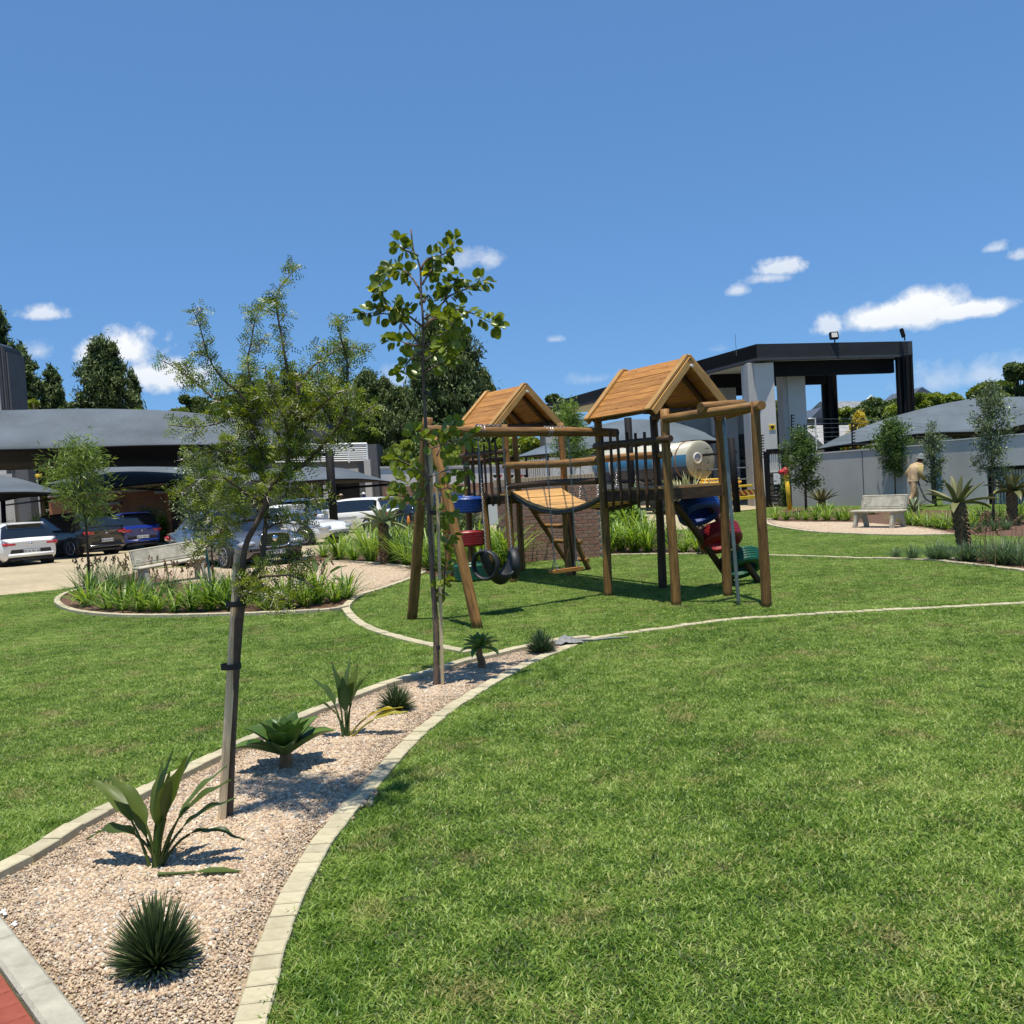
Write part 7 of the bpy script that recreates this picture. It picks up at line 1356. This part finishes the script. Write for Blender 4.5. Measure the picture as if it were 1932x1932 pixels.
# ---------------------------------------------------------------- bag lying at the end of the gravel
p = G(1072, 1213, .02); t = thing('grey_cloth', p, 'crumpled grey cloth lying on the narrow end of the gravel bed', 'cloth'); rows = []
for i in range(15):
    rows.append([Vector(((i-7)*.020+random.uniform(-.01, .01), (j-5)*.022+random.uniform(-.008, .008), max(0, .07*math.exp(-((i-6)**2+(j-5)**2)/14))+random.uniform(0, .022))) for j in range(11)])
mb = MB(); mb.grid(rows); mb.tube([(.13, 0, .02), (.25, .02, .01), (.42, .06, .012), (.6, .07, .01)], [.014, .012, .012, .006], 6); mb.build('folds', mat('grey_fabric', (.22, .22, .21), .9, .2, 30), t)
for (u, v, L, lab) in ((8, 1722, .05, 'white paper stick on the gravel by the concrete kerb'), (28, 1744, .03, 'torn white paper scrap on the gravel near the concrete kerb')):
    p = G(u, v, .025); t = thing('paper_scrap', p, lab, 'litter'); mb = MB(); mb.box(-L/2, L/2, -.006, .006, 0, .003); mb.box(-L/3, 0, -.012, .010, .0035, .006, Matrix.Rotation(.3, 4, 'X')); o = mb.build('paper', M['white'], t); t.rotation_euler = (.1, .1, -.9)
# ---------------------------------------------------------------- walking man
def person(loc, h, rz):
    t = thing('person', loc, 'man in tan overalls and a grey bucket hat, walking bent forward beside the grey wall', 'person', None, rz)
    me = bpy.data.meshes.new('body'); J = {}; k = h/1.72     # local +x is where he walks
    pts = [('pel', 0, 0, .92, .145), ('sp1', .04, 0, 1.08, .150), ('ch', .11, 0, 1.27, .165), ('nk0', .19, 0, 1.43, .10), ('nk', .235, 0, 1.485, .058), ('hd', .275, 0, 1.575, .088), ('hd2', .29, 0, 1.65, .075),
           ('hl', .02, .09, .88, .115), ('kl', .16, .10, .50, .078), ('al', .10, .10, .10, .050), ('tl', .24, .10, .04, .040), ('hr', -.02, -.09, .88, .115), ('kr', -.08, -.10, .49, .078), ('ar', -.34, -.10, .14, .050), ('tr', -.26, -.10, .03, .040),
           ('sl', .15, .185, 1.37, .075), ('el', -.02, .30, 1.14, .056), ('wl', .12, .24, .95, .042), ('gl', .17, .22, .92, .03), ('sr', .15, -.185, 1.37, .075), ('er', .10, -.24, 1.10, .056), ('wr', .28, -.18, .93, .042), ('gr', .32, -.16, .91, .03)]
    idx = {p[0]: i for i, p in enumerate(pts)}; E = [('pel', 'sp1'), ('sp1', 'ch'), ('ch', 'nk0'), ('nk0', 'nk'), ('nk', 'hd'), ('hd', 'hd2'), ('pel', 'hl'), ('hl', 'kl'), ('kl', 'al'), ('al', 'tl'), ('pel', 'hr'), ('hr', 'kr'), ('kr', 'ar'), ('ar', 'tr'), ('ch', 'sl'), ('sl', 'el'), ('el', 'wl'), ('wl', 'gl'), ('ch', 'sr'), ('sr', 'er'), ('er', 'wr'), ('wr', 'gr')]
    for sd, g0 in (('l', 'gl'), ('r', 'gr')):
        bx = next(p for p in pts if p[0] == g0)
        for f in range(5):
            off = (f-2)*.018; nm = 'f'+sd+str(f); pts.append((nm, bx[1]+.045+(.01 if f else -.02), bx[2]+off*(1 if sd == 'l' else 1)*.9, bx[3]-.045-(.012 if 0 < f < 4 else 0), .010)); idx[nm] = len(pts)-1; E.append((g0, nm))
    me.from_pydata([(p[1]*k, p[2]*k, p[3]*k) for p in pts], [(idx[a], idx[b]) for a, b in E], []); o = obj('body', me, None, t); sk = o.modifiers.new('skin', 'SKIN'); ss = o.modifiers.new('ss', 'SUBSURF'); ss.levels = 2; ss.render_levels = 2
    for i, p in enumerate(pts): me.skin_vertices[0].data[i].radius = (p[4]*k*(1.0), p[4]*k*(1.12 if p[0] in ('ch', 'sp1', 'pel', 'nk0') else 1)); me.skin_vertices[0].data[i].use_root = (i == 0)
    # skin shows at head and hands, cloth elsewhere: chosen by place on the body
    cl, n, l, b = newmat('tan_overall'); tcn = n.new('ShaderNodeTexCoord'); sp = n.new('ShaderNodeSeparateXYZ'); l.new(tcn.outputs['Object'], sp.inputs[0]); z = n.new('ShaderNodeTexNoise'); z.inputs['Scale'].default_value = 9; l.new(tcn.outputs['Object'], z.inputs['Vector'])
    r = n.new('ShaderNodeValToRGB'); r.color_ramp.elements[0].color = (.40, .25, .12, 1); r.color_ramp.elements[1].color = (.62, .43, .24, 1); r.color_ramp.elements[0].position = .35; r.color_ramp.elements[1].position = .65; l.new(z.outputs[0], r.inputs[0])
    g1 = n.new('ShaderNodeMath'); g1.operation = 'GREATER_THAN'; l.new(sp.outputs['Z'], g1.inputs[0]); g1.inputs[1].default_value = 1.475*k
    g2 = n.new('ShaderNodeMath'); g2.operation = 'LESS_THAN'; l.new(sp.outputs['Z'], g2.inputs[0]); g2.inputs[1].default_value = .075*k
    ab = n.new('ShaderNodeMath'); ab.operation = 'ABSOLUTE'; l.new(sp.outputs['Y'], ab.inputs[0]); g3 = n.new('ShaderNodeMath'); g3.operation = 'GREATER_THAN'; l.new(ab.outputs[0], g3.inputs[0]); g3.inputs[1].default_value = .135*k; g4 = n.new('ShaderNodeMath'); g4.operation = 'LESS_THAN'; l.new(sp.outputs['Z'], g4.inputs[0]); g4.inputs[1].default_value = .935*k; g5 = n.new('ShaderNodeMath'); g5.operation = 'GREATER_THAN'; l.new(sp.outputs['X'], g5.inputs[0]); g5.inputs[1].default_value = .125*k
    m1 = n.new('ShaderNodeMath'); m1.operation = 'MULTIPLY'; l.new(g3.outputs[0], m1.inputs[0]); l.new(g4.outputs[0], m1.inputs[1]); m2_ = n.new('ShaderNodeMath'); m2_.operation = 'MULTIPLY'; l.new(m1.outputs[0], m2_.inputs[0]); l.new(g5.outputs[0], m2_.inputs[1]); m3 = n.new('ShaderNodeMath'); m3.operation = 'MAXIMUM'; l.new(m2_.outputs[0], m3.inputs[0]); l.new(g1.outputs[0], m3.inputs[1])
    x1 = n.new('ShaderNodeMix'); x1.data_type = 'RGBA'; l.new(m3.outputs[0], x1.inputs[0]); l.new(r.outputs[0], x1.inputs[6]); x1.inputs[7].default_value = (.045, .02, .012, 1); x2 = n.new('ShaderNodeMix'); x2.data_type = 'RGBA'; l.new(g2.outputs[0], x2.inputs[0]); l.new(x1.outputs[2], x2.inputs[6]); x2.inputs[7].default_value = (.02, .018, .016, 1); l.new(x2.outputs[2], b.inputs['Base Color']); b.inputs['Roughness'].default_value = .85
    me.materials.append(cl); c = Vector((.285*k, 0, 1.60*k)); Rh = Matrix.Translation(c) @ Matrix.Rotation(.25, 4, 'Y')
    mb = MB(); mb.tube([Rh @ Vector((0, 0, z_)) for z_ in (.0, .02, .07, .11, .135)], [.118, .115, .105, .085, .03], 18); mb.tube([Rh @ Vector((0, 0, z_)) for z_ in (-.035, .012)], [.165, .115], 18); mb.build('bucket_hat', mat('grey_hat', (.16, .18, .17), .9, .2, 20), t, True); mb = MB(); mb.tube([Rh @ Vector((0, 0, z_)) for z_ in (-.037, -.028)], [.167, .162], 18); mb.tube([Rh @ Vector((0, 0, z_)) for z_ in (.10, .125, .138)], [.094, .07, .02], 18); mb.build('hat_trim', mat('pale_hat_trim', (.4, .42, .4), .9, 0), t, True)
    sk_ = mat('dark_skin', (.045, .02, .012), .5, 0)
    mb = MB(); fx = c.x+.085; mb.tube([(fx-.01, 0, c.z-.02), (fx+.018, 0, c.z-.045), (fx, 0, c.z-.055)], [.008, .016, .01], 6); mb.build('nose', sk_, t, True)
    for s in (-1, 1): mb = MB(); mb.torus((c.x, s*.082, c.z-.03), (0, 1, .2), .02, .009, 10, 6); mb.build('ear', sk_, t, True); mb = MB(); mb.tube([(fx-.012, s*.032, c.z-.012), (fx-.002, s*.032, c.z-.012)], [.012, .008], 8); mb.build('eye', M['white'], t)
    mb = MB(); mb.tube([(fx-.008, -.022, c.z-.085), (fx, 0, c.z-.083), (fx-.008, .022, c.z-.085)], .005, 5); mb.build('mouth', mat('lips', (.12, .03, .03), .5, 0), t)
    jb = MB(); rows = []   # loose jacket hem and back
    for zz, rx, ry, cx in ((.90, .165, .20, .01), (1.0, .16, .195, .03), (1.12, .165, .20, .055), (1.28, .185, .235, .10), (1.38, .17, .225, .15), (1.45, .10, .12, .19)): rows.append([Vector(((cx+rx*math.cos(a)*(1+.05*math.sin(a*5)))*k, ry*math.sin(a)*(1+.04*math.cos(a*7))*k, zz*k)) for a in [2*math.pi*q/24 for q in range(25)]])
    jb.grid(rows); jb.build('jacket', mat('tan_jacket', (.42, .29, .15), .9, .2, 10, col2=(.62, .46, .27)), t, True)
    for s in (1, -1):
        a = next(p for p in pts if p[0] == 's'+'lr'[s < 0]); e = next(p for p in pts if p[0] == 'e'+'lr'[s < 0]); w_ = next(p for p in pts if p[0] == 'w'+'lr'[s < 0]); mb = MB(); mb.tube([Vector(q[1:4])*k for q in (a, e)]+[Vector(e[1:4]).lerp(Vector(w_[1:4]), .85)*k], [.095*k, .078*k, .06*k], 12); mb.build('sleeve', mat('olive_sleeve', (.40, .31, .12), .9, .2, 10), t, True)
    for z_, y_ in ((0, .0), (0, .05), (0, -.05)): mb = MB(); mb.beam(Vector((-.085, y_, 1.32))*k, Vector((-.135, y_*1.3, 1.08))*k, .012, .01, up=Vector((0, 1, 0))); mb.build('back_stripe', mat('pink_strap', (.62, .42, .33), .9, 0), t)
    return t
pz = D(*q8(1130, 900), 30.5); pm_ = Vector((pz.x, 30.5, 0)); PH = 1.80
person(pm_, PH, R_(8))
# hose in his hand
p0 = D(*q8(1160, 815), 30.4); pts = [p0, D(*q8(1185, 880), 30.2), D(*q8(1215, 940), 30.1), D(*q8(1260, 968), 30.), D(*q8(1300, 985), 30.)]; t = thing('garden_hose', V3(pts[-1], 0), 'dark garden hose curving from the walking person down to the bed', 'hose'); mb = MB(); mb.tube(smoothline(pts, 20), .028, 7); mb.build('hose', M['black'], t, True, True)
# people under the third sail
for (u, v, c_, hatc, lab) in ((645, 985, (.03, .08, .45), (.75, .75, .72), 'person in a blue shirt and white cap standing behind the parked cars'), (603, 985, (.35, .26, .15), (.4, .3, .2), 'person in a brown patterned top standing behind the pearl white car')):
    y = 52; p = D(u+22*0, v, y); q = Vector((D(u if u > 620 else u, 960, y).x, y, 0)); u2 = 688 if u > 620 else 645; q = Vector((D(u2, 960, y).x, y, 0)); t = thing('person', q, lab, 'person')
    me = bpy.data.meshes.new('body'); pts = [(0, 0, .95, .15), (0, 0, 1.3, .17), (0, 0, 1.5, .06), (0, 0, 1.64, .09), (.09, 0, .85, .11), (.1, 0, .05, .06), (-.09, 0, .85, .11), (-.1, 0, .05, .06), (.2, 0, 1.38, .07), (.27, 0, .9, .04), (-.2, 0, 1.38, .07), (-.27, 0, .9, .04)]
    me.from_pydata([p_[:3] for p_ in pts], [(0, 1), (1, 2), (2, 3), (0, 4), (4, 5), (0, 6), (6, 7), (1, 8), (8, 9), (1, 10), (10, 11)], []); o = obj('body', me, mat('shirt', c_, .9, .2), t); o.modifiers.new('s', 'SKIN'); ss = o.modifiers.new('ss', 'SUBSURF'); ss.levels = 1; ss.render_levels = 1
    for i, p_ in enumerate(pts): me.skin_vertices[0].data[i].radius = (p_[3], p_[3]); me.skin_vertices[0].data[i].use_root = (i == 0)
    mb = MB(); mb.tube([(0, 0, 1.63), (0, 0, 1.72), (0, 0, 1.77)], [.115, .10, .03], 12); mb.box(-.2, -.05, -.1, .1, 1.66, 1.68); mb.build('cap', mat('cap', hatc, .9, 0), t, True)
# ---------------------------------------------------------------- background trees
def leafcards(C, s0, s1, n_up=0., asp=.6, cval=None):
    C = np.asarray(C); n = len(C); d = RNG.normal(size=(n, 3))+np.array([0, 0, n_up]); d /= np.linalg.norm(d, axis=1)[:, None]; e = RNG.normal(size=(n, 3)); e -= (e*d).sum(1)[:, None]*d; e /= np.linalg.norm(e, axis=1)[:, None]; s = RNG.uniform(s0, s1, n)[:, None]
    V = np.stack([C-d*s*.5, C+e*s*asp*.5-d*s*.05, C+d*s*.5, C-e*s*asp*.5-d*s*.05], 1).reshape(-1, 3); F = (np.arange(n)[:, None]*4+np.arange(4)[None]); c = np.repeat(RNG.uniform(0, 1, n) if cval is None else cval, 4); return V, F, c
def far_tree(name, u, vb, vt, y, wpx, label, m='broad', n=9000, leaf=(.16, .3), kind='broad', group=None, lobes=14, z0f=.25):
    p = D(u, vb, y); top = D(u, vt, y).z; H_ = top; loc = Vector((p.x, y, 0)); R = wpx/1783*y/2*(1.55 if kind == 'broad' else 1.3); n = int(n*(1.7 if kind == 'broad' else 2.0)); lobes = int(lobes*(1.6 if kind == 'broad' else 1.1)); t = thing(name, loc, label, 'tree', group); mb = MB(); lean = random.uniform(-.3, .3)
    mb.tube([(0, 0, -.3), (lean*.3, 0, H_*.3), (lean, 0, H_*.62), (lean*.6, 0, H_*.93)], [H_*.028, H_*.022, H_*.013, H_*.003], 8)
    cz0 = H_*z0f; C = []; cv = []
    if kind == 'broad':
        for i in range(lobes):
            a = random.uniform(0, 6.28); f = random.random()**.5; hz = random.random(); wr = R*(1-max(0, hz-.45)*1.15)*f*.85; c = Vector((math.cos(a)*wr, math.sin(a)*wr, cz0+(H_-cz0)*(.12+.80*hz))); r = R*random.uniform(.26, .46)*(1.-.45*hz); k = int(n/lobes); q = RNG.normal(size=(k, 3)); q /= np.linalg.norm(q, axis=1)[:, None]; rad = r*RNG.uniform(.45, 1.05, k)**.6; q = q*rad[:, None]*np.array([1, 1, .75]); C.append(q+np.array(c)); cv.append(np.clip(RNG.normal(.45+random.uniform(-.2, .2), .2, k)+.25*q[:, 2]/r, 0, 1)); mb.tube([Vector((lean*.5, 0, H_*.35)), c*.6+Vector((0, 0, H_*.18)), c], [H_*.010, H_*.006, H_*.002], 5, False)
        C = np.concatenate(C); cv = np.concatenate(cv); C[:, 2] = np.minimum(C[:, 2], H_+.2)
    else:     # pine: whorls of rising boughs that end in upright tufts
        nb = lobes; per = max(8, n//(nb*9))
        for i in range(nb):
            f = (i+.5)/nb; z = cz0+(H_*.97-cz0)*f; L = R*(1-f)**.55*random.uniform(.5, 1.12)+.08*R; a = i*2.39996+random.uniform(-.4, .4); P = [Vector((lean*f, 0, z))]; d = Vector((math.cos(a), math.sin(a), -.05+.3*f)).normalized()
            for k in range(5): P.append(P[-1]+d*L/5); d = (d+UP*.17).normalized()
            mb.tube(P, [H_*.006*(1-k/7) for k in range(6)], 4, False)
            for k in range(9):
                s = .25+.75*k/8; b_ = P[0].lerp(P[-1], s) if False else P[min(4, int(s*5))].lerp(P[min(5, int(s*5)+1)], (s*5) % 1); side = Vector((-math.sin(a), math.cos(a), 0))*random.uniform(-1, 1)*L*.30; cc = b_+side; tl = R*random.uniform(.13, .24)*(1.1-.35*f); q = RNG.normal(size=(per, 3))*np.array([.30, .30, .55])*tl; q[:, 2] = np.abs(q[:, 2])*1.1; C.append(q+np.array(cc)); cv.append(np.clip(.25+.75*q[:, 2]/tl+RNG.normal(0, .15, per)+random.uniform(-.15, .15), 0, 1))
        tl = R*.16
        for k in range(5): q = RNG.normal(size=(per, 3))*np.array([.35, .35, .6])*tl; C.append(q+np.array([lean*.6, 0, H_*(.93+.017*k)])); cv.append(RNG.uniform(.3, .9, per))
        C = np.concatenate(C); cv = np.concatenate(cv)
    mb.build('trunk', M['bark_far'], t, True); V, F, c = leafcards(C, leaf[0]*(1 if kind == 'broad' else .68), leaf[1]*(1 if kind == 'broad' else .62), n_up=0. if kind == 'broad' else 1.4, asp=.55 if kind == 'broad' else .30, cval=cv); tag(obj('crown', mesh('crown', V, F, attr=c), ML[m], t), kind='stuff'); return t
ft = far_tree
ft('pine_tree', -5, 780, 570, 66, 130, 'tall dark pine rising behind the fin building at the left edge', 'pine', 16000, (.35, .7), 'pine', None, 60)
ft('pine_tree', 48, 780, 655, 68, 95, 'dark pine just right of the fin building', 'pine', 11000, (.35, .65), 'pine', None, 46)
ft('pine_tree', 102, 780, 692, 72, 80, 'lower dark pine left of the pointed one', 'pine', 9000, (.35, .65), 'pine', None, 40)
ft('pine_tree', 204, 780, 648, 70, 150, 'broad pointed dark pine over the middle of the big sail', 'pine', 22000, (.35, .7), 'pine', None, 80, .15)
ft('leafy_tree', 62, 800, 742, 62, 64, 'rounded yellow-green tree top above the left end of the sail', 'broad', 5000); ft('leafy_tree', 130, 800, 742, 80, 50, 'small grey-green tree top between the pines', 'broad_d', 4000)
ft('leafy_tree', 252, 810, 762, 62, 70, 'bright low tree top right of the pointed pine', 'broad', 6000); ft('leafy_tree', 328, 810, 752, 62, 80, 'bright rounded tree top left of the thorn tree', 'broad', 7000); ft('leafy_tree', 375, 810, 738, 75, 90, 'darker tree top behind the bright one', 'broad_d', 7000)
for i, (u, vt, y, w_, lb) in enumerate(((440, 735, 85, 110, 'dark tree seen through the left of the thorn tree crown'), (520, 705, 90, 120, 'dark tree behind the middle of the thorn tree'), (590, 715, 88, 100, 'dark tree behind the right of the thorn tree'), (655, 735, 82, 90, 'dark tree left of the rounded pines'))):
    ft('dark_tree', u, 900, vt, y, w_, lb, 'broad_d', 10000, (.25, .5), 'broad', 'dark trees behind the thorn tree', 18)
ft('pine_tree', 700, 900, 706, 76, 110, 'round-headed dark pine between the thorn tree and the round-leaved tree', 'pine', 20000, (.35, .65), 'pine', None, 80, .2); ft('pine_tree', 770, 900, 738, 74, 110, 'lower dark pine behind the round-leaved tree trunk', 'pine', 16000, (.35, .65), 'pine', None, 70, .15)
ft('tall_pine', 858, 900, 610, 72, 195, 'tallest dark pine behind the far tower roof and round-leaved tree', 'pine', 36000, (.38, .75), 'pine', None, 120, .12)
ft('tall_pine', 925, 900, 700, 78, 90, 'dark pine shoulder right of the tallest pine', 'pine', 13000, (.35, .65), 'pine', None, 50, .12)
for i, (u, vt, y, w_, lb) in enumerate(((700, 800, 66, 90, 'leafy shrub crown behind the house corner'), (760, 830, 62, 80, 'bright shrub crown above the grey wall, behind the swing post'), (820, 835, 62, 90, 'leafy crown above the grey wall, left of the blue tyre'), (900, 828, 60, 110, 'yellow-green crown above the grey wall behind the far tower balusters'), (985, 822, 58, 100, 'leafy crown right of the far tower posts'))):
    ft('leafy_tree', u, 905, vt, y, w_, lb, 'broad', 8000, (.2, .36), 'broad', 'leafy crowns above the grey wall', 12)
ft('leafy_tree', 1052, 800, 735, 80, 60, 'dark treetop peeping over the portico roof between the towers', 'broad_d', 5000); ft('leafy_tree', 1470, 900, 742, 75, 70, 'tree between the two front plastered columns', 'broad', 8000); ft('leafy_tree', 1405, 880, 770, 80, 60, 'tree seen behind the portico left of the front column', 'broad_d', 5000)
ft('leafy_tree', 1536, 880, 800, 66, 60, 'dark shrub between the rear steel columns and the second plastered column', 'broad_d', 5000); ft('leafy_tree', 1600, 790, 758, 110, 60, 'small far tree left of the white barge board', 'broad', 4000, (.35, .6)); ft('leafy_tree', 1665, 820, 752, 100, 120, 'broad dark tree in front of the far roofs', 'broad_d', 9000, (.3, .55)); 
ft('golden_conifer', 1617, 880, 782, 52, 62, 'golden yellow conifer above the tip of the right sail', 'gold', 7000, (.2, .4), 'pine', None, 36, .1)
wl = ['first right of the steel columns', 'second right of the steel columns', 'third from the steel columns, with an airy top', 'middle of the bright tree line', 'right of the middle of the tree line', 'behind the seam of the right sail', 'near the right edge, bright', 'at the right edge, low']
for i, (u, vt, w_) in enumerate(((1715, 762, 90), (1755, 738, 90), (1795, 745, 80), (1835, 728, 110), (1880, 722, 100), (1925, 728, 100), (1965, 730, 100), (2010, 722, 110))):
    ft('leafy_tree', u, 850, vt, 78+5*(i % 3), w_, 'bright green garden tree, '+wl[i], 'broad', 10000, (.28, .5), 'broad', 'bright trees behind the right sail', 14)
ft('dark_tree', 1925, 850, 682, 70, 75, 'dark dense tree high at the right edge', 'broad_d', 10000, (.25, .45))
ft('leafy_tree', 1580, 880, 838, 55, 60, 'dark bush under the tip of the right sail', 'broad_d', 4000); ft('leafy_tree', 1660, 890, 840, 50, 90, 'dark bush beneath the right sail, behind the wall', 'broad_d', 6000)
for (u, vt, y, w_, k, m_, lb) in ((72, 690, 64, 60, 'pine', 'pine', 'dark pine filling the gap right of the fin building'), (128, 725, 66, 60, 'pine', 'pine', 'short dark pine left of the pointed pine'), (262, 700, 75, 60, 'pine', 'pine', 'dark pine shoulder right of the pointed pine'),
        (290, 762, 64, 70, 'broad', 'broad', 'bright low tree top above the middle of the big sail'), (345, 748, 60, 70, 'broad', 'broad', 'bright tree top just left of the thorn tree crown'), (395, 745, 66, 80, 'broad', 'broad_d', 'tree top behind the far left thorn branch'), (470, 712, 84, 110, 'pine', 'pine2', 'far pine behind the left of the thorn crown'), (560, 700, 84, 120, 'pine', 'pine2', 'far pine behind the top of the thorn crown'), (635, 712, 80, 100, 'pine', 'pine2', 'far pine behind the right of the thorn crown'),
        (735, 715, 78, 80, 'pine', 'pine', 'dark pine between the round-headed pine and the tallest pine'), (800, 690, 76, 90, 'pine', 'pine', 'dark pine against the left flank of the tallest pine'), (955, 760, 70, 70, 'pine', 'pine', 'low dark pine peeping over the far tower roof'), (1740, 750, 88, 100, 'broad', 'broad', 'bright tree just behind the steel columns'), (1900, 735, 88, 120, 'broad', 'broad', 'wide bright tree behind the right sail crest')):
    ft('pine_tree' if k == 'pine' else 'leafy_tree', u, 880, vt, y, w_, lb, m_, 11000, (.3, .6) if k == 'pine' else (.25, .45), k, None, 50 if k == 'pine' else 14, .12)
# leaf litter on the gravel
V = []; F = []
for i in range(170):
    t_ = random.random(); a = kB[int(10+t_*90)]; b_ = min(kA[:iA], key=lambda q: (q-a).length); p = a.lerp(b_, random.uniform(.1, .9)); L = random.uniform(.006, .02); an = random.uniform(0, 6.28); d = Vector((math.cos(an), math.sin(an), random.uniform(-.2, .2)))*L; s = Vector((-math.sin(an), math.cos(an), random.uniform(-.3, .3)))*L*.35; c = Vector((p.x, p.y, .026)); k = len(V); V += [c-d, c+s, c+d, c-s]; F.append((k, k+1, k+2, k+3))
tag(obj('leaf_litter', mesh('leaf_litter', V, F), ML['dead']), 'dry leaf bits strewn over the near gravel bed', None, None, 'stuff')
# shrubs by the brick walls
def shrub(u, vb, y, hpx, wpx, m, label, n=4000, leaf=(.06, .14)):
    p = D(u, vb, y); H_ = hpx/1783*y; R = wpx/1783*y/2; t = thing('shrub', (p.x, y, 0), label, 'shrub'); mb = MB(); C = []; cv = []
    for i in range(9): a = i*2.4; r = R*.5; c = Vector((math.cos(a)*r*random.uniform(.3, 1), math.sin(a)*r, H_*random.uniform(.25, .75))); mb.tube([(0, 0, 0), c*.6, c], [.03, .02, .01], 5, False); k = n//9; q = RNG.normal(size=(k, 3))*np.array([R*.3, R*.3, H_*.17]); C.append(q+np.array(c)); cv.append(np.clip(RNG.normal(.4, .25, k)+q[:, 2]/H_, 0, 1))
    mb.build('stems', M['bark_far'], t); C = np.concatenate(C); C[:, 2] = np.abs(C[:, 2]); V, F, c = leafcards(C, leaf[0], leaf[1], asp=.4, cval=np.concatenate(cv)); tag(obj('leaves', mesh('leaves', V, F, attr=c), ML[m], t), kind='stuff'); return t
shrub(12, 990, 46, 60, 70, 'olive', 'grey-green shrub left of the low sail pole'); shrub(40, 992, 45, 45, 60, 'oval', 'green shrub right of the low sail pole, by the white hatchback'); shrub(70, 985, 46, 60, 50, 'willow', 'yellowish shrub against the left end of the orange brick wall'); shrub(92, 995, 44, 40, 40, 'oval', 'low green shrub between the white and black cars')
shrub(282, 990, 46, 72, 62, 'olive', 'feathery grey-green shrub against the orange brick wall, behind the blue car'); shrub(304, 1000, 44, 50, 30, 'broad', 'yellow-green low shrub at the orange brick pier')
shrub(745, 960, 42, 65, 34, 'willow', 'thin young shrub before the long brown brick wall, left of the swing post'); shrub(598, 960, 50, 60, 60, 'willow', 'palm-like shrub by the pale house column'); shrub(1490, 960, 39.5, 70, 30, 'oval', 'dark creeper beside the pedestrian gate')
shrub(380, 960, 44, 60, 70, 'oval', 'rose bush behind the silver saloon roof'); shrub(450, 960, 43, 60, 80, 'broad_d', 'dark bush behind the silver saloon windscreen'); shrub(540, 965, 43, 70, 70, 'oval', 'bushy shrub right of the silver saloon')
shrub(832, 1076, 21.5, 95, 90, 'broad_d', 'fine-leaved bush behind the green climbing tyre', 5000, (.05, .1)); shrub(1175, 1030, 24, 80, 80, 'agap', 'lush grassy bush behind the near tower deck', 4000, (.1, .3)); shrub(880, 1080, 21.5, 110, 70, 'olive', 'grey-green bush behind the middle climbing tyre', 4000, (.05, .12))
